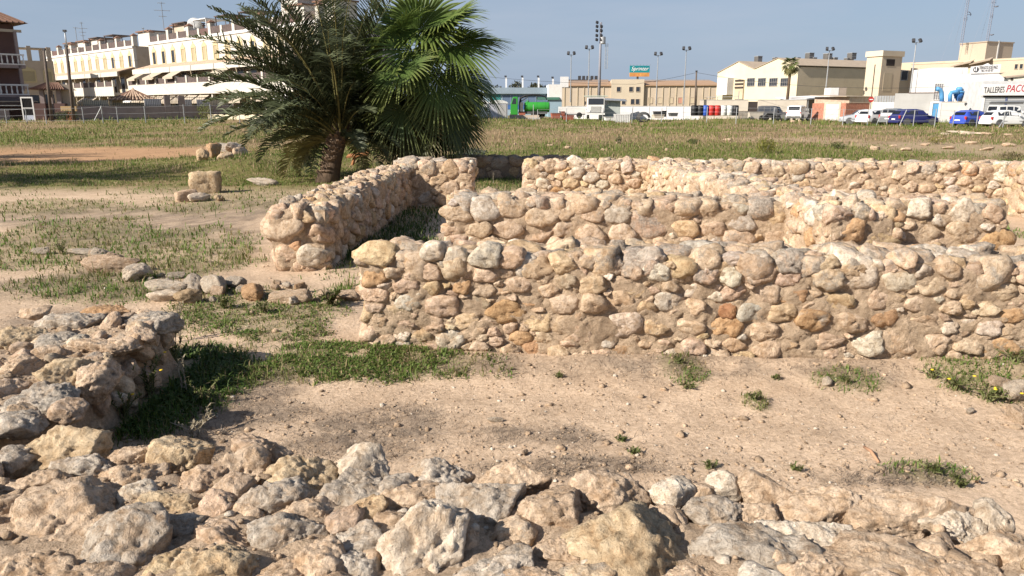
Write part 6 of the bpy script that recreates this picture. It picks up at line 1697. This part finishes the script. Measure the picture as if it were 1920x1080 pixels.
# brick garage
c0 = (xat(1590, 96), 96.0); r = thing('brick_garage', 'low brick garage with a grey door and a worn plaster band', 'garage', (c0[0], c0[1], 0), math.atan2(.35, .94))
w = MB(); w.box(0, 3.4, 0, 6, -.5, 2.15); w.build('side_wall', BRICK, r); w = MB(); w.box(-.04, 3.44, -.04, 6.02, 2.15, 2.95); w.build('plaster_band', mat('worn_band', (.42, .34, .26), .9, .2, 1, dirt=(.36, .17, .12)), r)
w = MB(); w.box(-.42, -.01, .0, 5.9, -.5, 2.15); o = w.build('front_wall', BRICK, r)
w = MB(); w.box(-.46, -.421, 1.1, 3.4, -.4, 2.05); w.build('garage_door', mat('garage_door', (.50, .48, .47), .6, .08, 1), r); w = MB(); w.box(-.48, -.422, .8, 1.1, -.4, 2.3); w.box(-.48, -.422, 3.4, 3.7, -.4, 2.3); w.box(-.48, -.422, 1.1, 3.4, 2.05, 2.3); w.build('door_surround', BEIGE, r)
w = MB(); w.slab((-.7, -.2, 2.98), (3.6, -.2, 2.98), (3.6, 6.2, 3.2), (-.7, 6.2, 3.2), .08); w.build('roof', ROOFG, r)
A = P(1632, 86); r = thing('no_entry_sign', 'round red no-entry road sign with a white bar', 'sign', (A[0], A[1], 0)); zc = zat(186.5, 86); m_ = MB(); m_.tube([(0, .04, -.3), (0, .04, zc)], .035, 6); m_.build('post', GALV, r); m_ = MB(); m_.lathe([(.02, 0), (.30, 0), (.30, .03), (.02, .03)], 20); m_.build('disc', REDP, r, (0, 0, zc), (R(90), 0, 0)); m_ = MB(); m_.box(-.2, .2, -.045, -.033, -.05, .05); m_.build('white_bar', LETT_W, r, (0, 0, zc))

# ------------------------------------------------------------------ vehicles
def wheel(root, x, y, r_=.30, w_=.19):
    m_ = MB(); m_.lathe([(r_ * .62, -w_ / 2), (r_ * .95, -w_ / 2), (r_, -w_ * .3), (r_, w_ * .3), (r_ * .95, w_ / 2), (r_ * .62, w_ / 2)], 18)
    key = 'wheel_%.2f_%.2f' % (r_, w_)
    o = m_.build('wheel', TYRE, root, (x, y, r_), (R(90), 0, 0), smooth=True)
    q = MB(); q.lathe([(.03, -w_ * .42), (r_ * .62, -w_ * .34), (r_ * .62, w_ * .34), (.03, w_ * .42)], 14); q.build('rim', CHROME, o)
    return o
# stations along the car, front at +x: (x fraction from rear, underside, belt height, roof height, half width at belt, half width at roof)
KINDS_ = {
 'hatch': [(0, .34, .62, .64, .70, .60), (.015, .24, .84, .90, .78, .60), (.10, .20, .92, 1.30, .82, .58), (.22, .18, .93, 1.43, .84, .60), (.45, .18, .91, 1.45, .85, .61), (.60, .18, .89, 1.36, .85, .60), (.74, .18, .86, .90, .84, .62), (.90, .20, .76, .79, .80, .62), (.975, .24, .64, .66, .74, .60), (1, .34, .54, .55, .66, .56)],
 'saloon': [(0, .34, .70, .72, .70, .60), (.02, .24, .88, .92, .78, .62), (.14, .20, .93, 1.0, .82, .60), (.28, .18, .92, 1.38, .84, .58), (.45, .18, .90, 1.42, .85, .60), (.58, .18, .88, 1.34, .85, .60), (.73, .18, .85, .89, .84, .62), (.90, .20, .75, .78, .80, .62), (.975, .24, .64, .66, .74, .60), (1, .34, .54, .55, .66, .56)],
 'wagon': [(0, .34, .70, .72, .72, .62), (.012, .24, .92, 1.00, .80, .64), (.07, .20, .95, 1.42, .84, .62), (.20, .18, .95, 1.50, .85, .63), (.45, .18, .93, 1.50, .86, .63), (.60, .18, .91, 1.42, .86, .61), (.74, .18, .88, .92, .84, .62), (.90, .20, .78, .81, .80, .62), (.975, .24, .66, .68, .74, .60), (1, .34, .56, .57, .66, .56)],
 'jeep': [(0, .45, .80, .82, .76, .70), (.01, .36, 1.02, 1.10, .82, .72), (.04, .34, 1.06, 1.74, .84, .72), (.15, .32, 1.06, 1.80, .85, .73), (.45, .32, 1.05, 1.80, .85, .73), (.58, .32, 1.04, 1.70, .85, .72), (.68, .32, 1.02, 1.06, .84, .70), (.92, .34, .94, .98, .80, .70), (.985, .38, .82, .84, .76, .68), (1, .45, .70, .72, .70, .64)],
}
def car(kind, L, H, W, paint, label, u, v, Y, head, extra=None, cat='car', name='parked_car', rr=.30):
    x, y, z = at(u, v, Y)
    root = thing(name, label, cat, (x, y, gz(x, y)), head)
    S = KINDS_[kind]; hs = H / max(s[3] for s in S); ws = W / 2 / max(s[4] for s in S)
    n = 24; fx = [s[0] for s in S]
    def st(f): return [float(np.interp(f, fx, [s[k] for s in S])) for k in range(1, 6)]
    V = []; F = []; ring = 12
    fr = sorted(set(list(np.linspace(0, 1, n)) + fx))
    for f in fr:
        zb, zl, zr, wb, wr = st(f); zb *= hs; zl *= hs; zr *= hs; wb *= ws; wr *= ws
        X_ = (f - .5) * L
        bul = wb * 1.02
        half = [(wb * .86, zb), (bul * .985, zb + .10), (bul, zb + (zl - zb) * .45), (wb * .985, zl), (wr + (wb * .985 - wr) * .08, zl + (zr - zl) * .90), (wr * .80, zr)]
        V += [(X_, a, b) for a, b in half] + [(X_, -a, b) for a, b in half[::-1]]
    for i in range(len(fr) - 1):
        for k in range(ring): F.append((i * ring + k, i * ring + (k + 1) % ring, (i + 1) * ring + (k + 1) % ring, (i + 1) * ring + k))
    F.append(tuple(range(ring - 1, -1, -1))); F.append(tuple((len(fr) - 1) * ring + k for k in range(ring)))
    m_ = MB(); m_.add(V, F); b = m_.build('body', paint, root, smooth=True)
    em = b.modifiers.new('edge', 'EDGE_SPLIT'); em.split_angle = R(38)
    # glass: side panes, windscreen, rear window, set just proud of the body
    def side(f0, f1, lo=.12, hi=.80, sg=1):
        P_ = []
        for f, q in ((f0, lo), (f1, lo), (f1, hi), (f0, hi)):
            zb, zl, zr, wb, wr = st(f); zl *= hs; zr *= hs; wb *= ws; wr *= ws
            t = q / .90; yy = wb * .985 + ((wr + (wb * .985 - wr) * .08) - wb * .985) * t
            P_.append(((f - .5) * L, sg * (yy + .012), zl + (zr - zl) * q))
        return P_
    pill = [(s[0], s[3]) for s in S if s[3] * hs > 1.15 * hs]
    a0, a1 = pill[0][0], pill[-1][0]
    cuts = {'hatch': [(a0 + .05, .40), (.42, a1 + .035)], 'saloon': [(a0 + .02, .43), (.45, a1 + .035)], 'wagon': [(a0 + .03, .22), (.24, .41), (.43, a1 + .035)], 'jeep': [(a0 + .03, .22), (.25, .40), (.43, a1 + .015)]}[kind]
    for sg in (1, -1):
        for f0, f1 in cuts:
            g = MB(); q = side(f0, f1, .10, .80, sg); g.add(q, [(0, 1, 2, 3) if sg < 0 else (3, 2, 1, 0)]); g.build('side_window', GLASS, root)
    def cross(f0, f1, q0, q1):
        out = []
        for f, sg in ((f0, 1), (f0, -1), (f1, -1), (f1, 1)):
            zb, zl, zr, wb, wr = st(f); out.append(((f - .5) * L + (.02 if q0 > 0 else -.02), sg * wr * ws * .86, zr * hs + .012))
        return out
    g = MB(); g.add(cross(a1 + .012, fx[[i for i, s in enumerate(S) if s[0] > a1][0]] - .012, 1, 1), [(0, 1, 2, 3), (3, 2, 1, 0)]); g.build('windscreen', GLASS, root)
    fr0 = fx[[i for i, s in enumerate(S) if s[0] < a0][-1]]
    g = MB(); g.add(cross(fr0 + (a0 - fr0) * .25, a0 - (a0 - fr0) * .12, 0, 0), [(0, 1, 2, 3), (3, 2, 1, 0)]); g.build('rear_window', GLASS, root)
    for fx_ in (.19, .81):
        for sg in (1, -1): wheel(root, (fx_ - .5) * L, sg * (W / 2 - .11), rr)
    for fx_ in (.19, .81):
        for sg in (1, -1):
            a = MB(); a.lathe([(rr * 1.02, 0), (rr * 1.2, 0), (rr * 1.2, .02), (rr * 1.02, .02)], 18); a.build('wheel_arch', GREYP, root, ((fx_ - .5) * L, sg * (W / 2 + .012) + (.0 if sg < 0 else -.02), rr), (R(90), 0, 0))
    zb, zl = S[2][1] * hs, S[2][2] * hs
    for sg in (1, -1):
        t = MB(); t.box(-L / 2 - .012 + .015 * L * .5, -L / 2 + .03 * L, sg * W * .43 - .085, sg * W * .43 + .085, zl * .68, zl * .98); t.build('tail_light', TLIGHT, root)
        t = MB(); t.box(L / 2 - .05 * L, L / 2 - .008 * L, sg * W * .34 - .15, sg * W * .34 + .15, zl * .60, zl * .76); t.build('headlight', HLIGHT, root)
        t = MB(); t.box(.12 * L, .16 * L, sg * (W / 2 + .02), sg * (W / 2 + .17), zl * 1.02, zl * 1.15) if sg > 0 else t.box(.12 * L, .16 * L, -W / 2 - .17, -W / 2 - .02, zl * 1.02, zl * 1.15); t.build('mirror', paint, root)
    t = MB(); t.box(-L / 2 - .02, -L / 2 + .035, -W * .44, W * .44, zb + .06, zb + .26); t.build('rear_bumper', paint if kind != 'jeep' else GREYP, root)
    t = MB(); t.box(-L / 2 - .03, -L / 2 - .018, -.26, .26, zl * .55, zl * .66); t.build('number_plate', LETT_W, root)
    t = MB(); t.box(L / 2 - .035, L / 2 + .02, -W * .40, W * .40, zb + .06, zb + .24); t.build('front_bumper', paint if kind != 'jeep' else GREYP, root)
    if kind != 'jeep':
        for sg in (1, -1): t = MB(); t.box(-.30 * L, .28 * L, sg * (W / 2 + .004) - .008, sg * (W / 2 + .004) + .008, zl * .52, zl * .58); t.build('rubbing_strip', GREYP, root)
    if extra: extra(root, L, H, W)
    return root
def paint(name, c): return mat(name, c, .28, .04, .5, spec=.6)
PSIL, PWHI, PGRY, PNAV, PBLU, PBLK = paint('silver_paint', (.42, .44, .47)), paint('white_car_paint', (.74, .74, .73)), paint('grey_car_paint', (.17, .18, .19)), paint('navy_paint', (.022, .026, .12)), paint('blue_car_paint', (.035, .075, .42)), paint('black_car_paint', (.025, .025, .03))
car('hatch', 4.1, 1.46, 1.72, PSIL, 'silver car at the left end of the parked row, nose to the left', 1616, 226, 76, R(165))
car('hatch', 4.0, 1.46, 1.70, PWHI, 'white car half hidden behind the dark grey estate car', 1642, 228, 75, R(25))
car('wagon', 4.4, 1.55, 1.76, PGRY, 'dark grey estate car seen from behind, tail lamps lit red by the sun', 1676, 231, 74.5, R(48))
car('hatch', 4.15, 1.50, 1.72, PNAV, 'dark navy hatchback seen from the side, nose to the right', 1712, 233, 71.5, R(8))
car('hatch', 3.9, 1.43, 1.68, PBLU, 'bright blue small car behind the white hatchback', 1822, 237, 68.5, R(22))
car('hatch', 3.9, 1.42, 1.64, PWHI, 'old white hatchback in front of the repair shop, nose to the right', 1884, 240, 65.5, R(6))
def rack(root, L, H, W):
    t = MB(); t.box(-.45 * L, .15 * L, -W * .42, W * .42, H + .10, H + .14); t.box(-.45 * L, .15 * L, -W * .42, -W * .40, H + .14, H + .26); t.box(-.45 * L, .15 * L, W * .40, W * .42, H + .14, H + .26); t.build('roof_rack', GREYP, root)
    for k in range(3): t = MB(); t.tube([(-.5 * L, -.3 + k * .25, H + .3), (.45 * L, -.35 + k * .25, H + .30 + .05 * k)], .035, 6); t.build('rack_pipe', GALV, root)
car('jeep', 4.1, 1.88, 1.72, PWHI, 'boxy white off-roader with a loaded roof rack by the repair shop', 1893, 226, 75, R(4), rack, 'off-road car', rr=.36)
car('jeep', 4.2, 1.80, 1.72, PBLK, 'black boxy van parked behind the small trailer', 1452, 222, 95, R(-35), None, 'van', rr=.36)
car('jeep', 4.4, 1.85, 1.80, PWHI, 'white off-roader seen from behind, beside the black van', 1496, 222, 93, R(55), None, 'off-road car', rr=.38)
# green tank truck, cab to the left
x, y, z = at(957, 222, 97); r = thing('tank_truck', 'bright green tank truck with a black folding crane arm', 'truck', (x, y, z)); k_ = 97 * CP / FPX
U = lambda u: (u - 957) * k_
Zt = lambda v: zat(v, 97) - z
m_ = MB(); m_.prism([(0, .45), (U(971), .45), (U(971), Zt(181.5)), (U(962), Zt(181.5)), (.05, Zt(194)), (0, 1.0)], 0, 2.2); m_.build('cab', GREENP, r, bevel=.05)
m_ = MB(); m_.prism([(U(959.5), Zt(195)), (U(967.5), Zt(195)), (U(967.5), Zt(184.5)), (U(962.5), Zt(184.5))], -.015, -.002); m_.build('side_window', GLASS, r); m_ = MB(); m_.slab((.03, .2, 1.62), (.03, 2.0, 1.62), (U(962) - .02, 2.0, Zt(182.5)), (U(962) - .02, .2, Zt(182.5)), .03); m_.build('windscreen', GLASS, r)
m_ = MB(); m_.lathe([(.3, 0), (.62, .06), (.65, .2), (.65, 3.1), (.62, 3.24), (.3, 3.3)], 20); m_.build('tank', GREENP, r, (U(983), 1.1, Zt(201)), (0, R(90), 0), smooth=True)
for xx in (U(988), U(1006), U(1022)): m_ = MB(); m_.lathe([(.67, 0), (.67, .07)], 20); m_.build('tank_band', GREENP, r, (xx, 1.1, Zt(201)), (0, R(90), 0))
m_ = MB(); m_.tube([(U(990), 1.1, Zt(190.5)), (U(990), 1.1, Zt(188.5))], .2, 10); m_.build('tank_hatch', GREENP, r)
m_ = MB(); m_.box(U(972), U(1027), .5, 1.7, .55, .85); m_.build('chassis', GREYP, r); m_ = MB(); m_.box(U(973), U(981), .2, 2.0, .85, Zt(192)); m_.build('pump_unit', GREYP, r); m_ = MB(); m_.box(U(973), U(985), .05, .35, .25, .7); m_.build('side_box', RUST, r)
m_ = MB(); m_.tube([(U(975), 1.1, Zt(198)), (U(976), 1.1, Zt(184)), (U(985), 1.1, Zt(179.5)), (U(998), 1.1, Zt(177.5)), (U(1012), 1.1, Zt(178.5)), (U(1023), 1.1, Zt(181)), (U(1026), 1.1, Zt(187))], [.16, .14, .13, .12, .12, .10, .06], 8); m_.build('crane_arm', BLACKP, r)
m_ = MB(); m_.tube([(U(977), 1.1, Zt(190)), (U(990), 1.1, Zt(181.5))], .07, 6); m_.tube([(U(1007), 1.1, Zt(179)), (U(1007), 1.1, Zt(186))], .08, 6); m_.build('hose', IRON, r)
for xx, yy in ((U(963), .15), (U(963), 2.05), (U(1003), .15), (U(1003), 2.05), (U(1017), 2.05)): wheel(r, xx, yy, .46, .28)
m_ = MB(); m_.box(-.06, .02, .1, 2.1, .35, .75); m_.build('front_bumper', WPLAS, r)
# loading kerb in front
A = P(955, 92); r = thing('concrete_kerb', 'low pale concrete ledge in front of the green tank truck', 'ledge', (A[0], A[1], gz(A[0], A[1]))); m_ = MB(); m_.box(0, 3.6, 0, .6, -.3, .42); m_.build('ledge', BEIGE, r); m_ = MB(); m_.box(0, 3.7, -.35, 0, -.3, .12); m_.build('step', CONC, r)
# white army-style truck facing us
x, y, z = at(1117, 223, 96); r = thing('lorry', 'white lorry facing us with a wide windscreen, cargo bed behind to the left', 'truck', (x, y, z), R(-6)); k_ = 96 * CP / FPX
Zt = lambda v: zat(v, 96) - z
m_ = MB(); m_.box(-1.12, 1.08, 0, 1.7, .75, Zt(182)); m_.build('cab', WHITE2, r, bevel=.08); m_ = MB(); m_.box(-.98, .92, -.03, -.002, Zt(196), Zt(184.5)); m_.build('windscreen', GLASS, r)
m_ = MB(); m_.box(-.62, .62, -.04, -.004, .78, Zt(200)); g_ = m_.build('radiator_grille', GREYP, r)
for k in range(6): m_ = MB(); m_.box(-.6, .6, -.06, -.042, .85 + k * .13, .91 + k * .13); m_.build('grille_bar', WPLAS, g_)
m_ = MB(); m_.box(-1.15, 1.12, -.22, 0, .50, .74); m_.build('front_bumper', WPLAS, r)
for s in (-.86, .82): m_ = MB(); m_.lathe([(.02, 0), (.16, .0), (.16, .05), (.02, .05)], 12); m_.build('headlight', HLIGHT, r, (s, -.03, 1.0), (R(90), 0, 0))
for s in (-1.35, 1.28): m_ = MB(); m_.box(s - .1, s + .1, -.05, .02, 1.75, 2.15); m_.build('mirror', IRON, r)
for s in (-1.0, .96):
    wheel(r, s, .8, .50, .32).rotation_euler = (R(90), 0, R(90)); wheel(r, s, 4.6, .50, .32).rotation_euler = (R(90), 0, R(90))
m_ = MB(); m_.box(-1.5, 1.4, -.1, 2.2, Zt(181), Zt(179.2)); m_.build('roof_visor', mat('greenish_rack', (.42, .46, .40), .7), r)
m_ = MB(); m_.box(-1.2, 1.15, 2.0, 6.2, 1.05, 1.25); m_.build('bed_floor', GREYP, r)
for a in ((-1.2, -1.14, 2.0, 6.2), (1.09, 1.15, 2.0, 6.2), (-1.14, 1.09, 6.14, 6.2)): m_ = MB(); m_.box(a[0], a[1], a[2], a[3], 1.25, 1.9); m_.build('bed_side', WHITE2, r)
A = P(1049, 99); r = thing('truck_bed', 'white cargo body standing to the left of the lorry cab', 'cargo body', (A[0], A[1], .25)); m_ = MB(); m_.box(0, 3.4, 0, 2, .55, 1.45); m_.build('body', WHITE2, r); m_ = MB(); m_.box(0, 3.4, -.02, -.003, .42, .55); m_.build('skirt', GREYP, r)
for xx in (.7, 2.6): wheel(r, xx, .1, .38, .25)
A = P(1126, 100); r = thing('storage_hut', 'small pale green hut roof right of the lorry cab', 'hut', (A[0], A[1], .2)); m_ = MB(); m_.box(0, 2.6, 0, 2, -.3, 2.35); m_.build('wall', mat('pale_green_panel', (.44, .48, .45), .7), r); m_ = MB(); m_.slab((-.1, -.6, 2.4), (3.4, -.6, 2.25), (3.4, 2, 2.5), (-.1, 2, 2.65), .08); m_.build('roof', GALV, r)
# portable grey cabins with domed lids
for u, l in ((890, 'left grey portable cabin with a domed translucent lid, half behind palm leaves'), (917, 'right grey portable cabin with a domed translucent lid')):
    A = P(u, 89); zb = gz(A[0], A[1]); h_ = zat(194, 89) - zb; wd = (952 - 917 if u > 900 else 25) * 89 * CP / FPX
    r = thing('portable_cabin', l, 'cabin', (A[0], A[1], zb), R(4))
    m_ = MB(); m_.box(0, wd, 0, 2, 0, h_); m_.build('wall', mat('cabin_grey', (.42, .43, .48), .6, .08, 1) if 'cabin_grey' not in bpy.data.materials else bpy.data.materials['cabin_grey'], r)
    m_ = MB(); pts = [(-.05, h_), (wd + .05, h_)] + [(wd / 2 + (wd / 2 + .05) * math.cos(t), h_ + .40 * math.sin(t)) for t in np.linspace(.25, 2.9, 9)]; m_.prism(pts, -.05, 2.05); m_.build('domed_lid', WPLAS, r)
    m_ = MB(); m_.box(wd * .45, wd * .95, -.03, -.002, .1, h_ * .92); m_.build('door', WPLAS if u < 900 else CONC, r)
    for k in range(3): m_ = MB(); m_.box(wd * k / 2.2, wd * k / 2.2 + .05, -.045, -.031, 0, h_); m_.build('rib', CONC, r)
# yard clutter along the fence
def drum(u, c, label, v=217, Y=87, h=1.12, rad=.37):
    x, y, z = at(u, v, Y); z = max(z, gz(x, y)); r = thing('drum', label, 'drum', (x, y, z), 0, 'plastic drums in a row behind the fence')
    m_ = MB(); m_.lathe([(rad * .86, 0), (rad, .08), (rad, h * .30), (rad * 1.05, h * .33), (rad, h * .36), (rad, h * .62), (rad * 1.05, h * .65), (rad, h * .68), (rad, h * .92), (rad * .86, h)], 16); m_.build('body', c, r, smooth=True)
    m_ = MB(); m_.lathe([(rad * .9, 0), (rad * .9, .03), (rad * .4, .05)], 14, (0, 0, h)); m_.build('lid', c if c is not WPLAS else CONC, r)
for u, c, l in ((1301, BLACKP, 'black drum, leftmost of the row behind the fence'), (1312, BLACKP, 'black drum between the leftmost black one and the blue one'), (1322, BLUEP, 'blue drum next to the red ones'), (1333, REDP, 'red drum touching the blue one'), (1344, REDP, 'red drum touching the white one'),
                (1356, WPLAS, 'white drum next to a red one'), (1367, WPLAS, 'pale grey-white drum next to a black one'), (1378, BLACKP, 'black drum right of the white ones')): drum(u, c, l)
x, y, z = at(1394, 217, 87); r = thing('crate_stack', 'stack of black slatted crates at the right end of the drums', 'crate', (x, y, gz(x, y)))
for k in range(3):
    for j in range(2):
        m_ = MB(); xx = -.5 + j * .52
        for q in range(4): m_.box(xx, xx + .48, 0, .04, k * .33 + q * .08, k * .33 + q * .08 + .05); m_.box(xx, xx + .04, .04, .5, k * .33 + q * .08, k * .33 + q * .08 + .05); m_.box(xx + .44, xx + .48, .04, .5, k * .33 + q * .08, k * .33 + q * .08 + .05)
        m_.box(xx, xx + .48, .04, .5, k * .33, k * .33 + .03); m_.build('crate', BLACKP, r)
def skip(u, v, w_, h_, label, m0, Y=88, name='bin'):
    x, y, z = at(u, v, Y); z = max(z, gz(x, y)); kk = Y * CP / FPX; W_, H_ = w_ * kk, h_ * kk
    r = thing(name, label, 'bin', (x, y, z), R(8)); m_ = MB(); m_.prism([(-W_ / 2 * .85, 0), (W_ / 2 * .85, 0), (W_ / 2, H_), (-W_ / 2, H_)], 0, W_ * .8); m_.build('body', m0, r)
    m_ = MB(); m_.box(-W_ / 2 - .04, W_ / 2 + .04, -.04, W_ * .8 + .04, H_, H_ + .06); m_.build('rim', m0, r); m_ = MB(); m_.box(-W_ / 2 + .05, W_ / 2 - .05, .05, W_ * .8 - .05, H_ + .06, H_ + .065); m_.build('inside', DARK, r)
skip(1043, 222, 17, 9, 'rust-red metal bin left of the second red bin', RUST); skip(1066, 225, 21, 8, 'rust-red metal bin in front of the lorry', RUST); skip(1056, 218, 6, 8, 'small upright rust-red box behind the two bins', RUST)
skip(1144, 226, 18, 6, 'low white tray on the grass right of the lorry', WPLAS); skip(1418, 222, 28, 11, 'cream flat trailer box in front of the black van', mat('cream_trailer', (.56, .50, .42), .7)); skip(1236, 216, 16, 6, 'black lidded box on a cream pallet', BLACKP, 84); skip(1246, 219, 7, 10, 'upright black box right of the lidded box', BLACKP, 84); skip(1264, 218, 15, 5, 'low dark grey box near the drums', GREYP, 86)
skip(1236, 222, 20, 6, 'cream pallet box under the black lidded box', mat('cream_pallet', (.55, .49, .40), .8), 83)
x, y, z = at(1167, 226, 84); r = thing('slatted_crate', 'white slatted crate standing on the grass', 'crate', (x, y, gz(x, y)))
for k in range(9): m_ = MB(); m_.box(-.85 + k * .195, -.72 + k * .195, 0, .04, 0, .82); m_.build('slat', WPLAS, r)
m_ = MB(); m_.box(-.85, .85, .05, 1.0, .02, .78); m_.build('box', CONC, r); m_ = MB(); m_.box(-.87, .87, -.03, 1.02, .82, .90); m_.build('lid', WPLAS, r)
x, y, z = at(1208, 223, 84); r = thing('hose_coil', 'big black coil of pipe leaning on a crate', 'pipe coil', (x, y, gz(x, y)))
for k in range(6):
    rr_ = .38 + .045 * k; m_ = MB(); m_.tube([(rr_ * 1.25 * math.cos(t), .12 + .10 * k, .5 + rr_ * 1.0 * math.sin(t)) for t in np.linspace(0, 6.0, 20)], .045, 6); m_.build('loop', BLACKP if k % 2 else GREYP, r)
x, y, z = at(1448, 225, 85); r = thing('quad_frame', 'dark tangle of a stripped quad bike in front of the black van', 'quad bike', (x, y, gz(x, y)), R(10))
for xx, yy in ((-.75, .1), (.75, .1), (-.75, 1.0), (.75, 1.0)): wheel(r, xx, yy, .30, .24)
m_ = MB(); m_.tube([(-.9, .5, .35), (-.5, .5, .75), (.3, .5, .7), (.9, .5, .45)], .10, 8); m_.tube([(.45, .2, .9), (.5, .5, .75), (.45, .9, .9)], .035, 6); m_.build('frame', GREYP, r); m_ = MB(); m_.box(-.5, .15, .35, .75, .72, .84); m_.build('saddle', BLACKP, r, bevel=.03); m_ = MB(); m_.box(.6, .95, .15, .95, .55, .68); m_.build('mudguard', GREYP, r)
# far treeline beyond the blue hall
for ti_, (u, v, w_, h_) in enumerate(((968, 167, 6, 3.0), (1001, 167, 4, 2.0), (1006, 167, 7, 1.8), (925, 168, 9, 1.6), (1018, 167, 6, 1.2))):
    leafy_bush(u, 0, w_, h_ + 3, ('largest dark distant tree over the blue hall roof, left of the middle', 'small dark distant tree over the hall roof, next to the third post', 'wide dark distant tree between the third and fourth white posts', 'dark distant tree over the hall roof beside the palm leaves', 'low dark distant bush over the roof near the fourth white post')[ti_], (.06, .07, .045), (.10, .10, .06), 500, .8, Y=300, name='tree', z0=zat(v, 300) - 3)['group'] = 'distant trees over the blue hall'
# low rubbish heap and stones by the fence at right
for i, (u, v, w, h) in enumerate([(1785, 247, 26, 6), (1812, 249, 34, 7), (1840, 250, 30, 6), (1770, 250, 18, 5)]): loose_stone(u, v, w, h, 'flat pale rubble slab lying by the fence near the white hatchback', 'w', .1, i, 'rubble_slab', 1, 'rubble slabs by the fence')
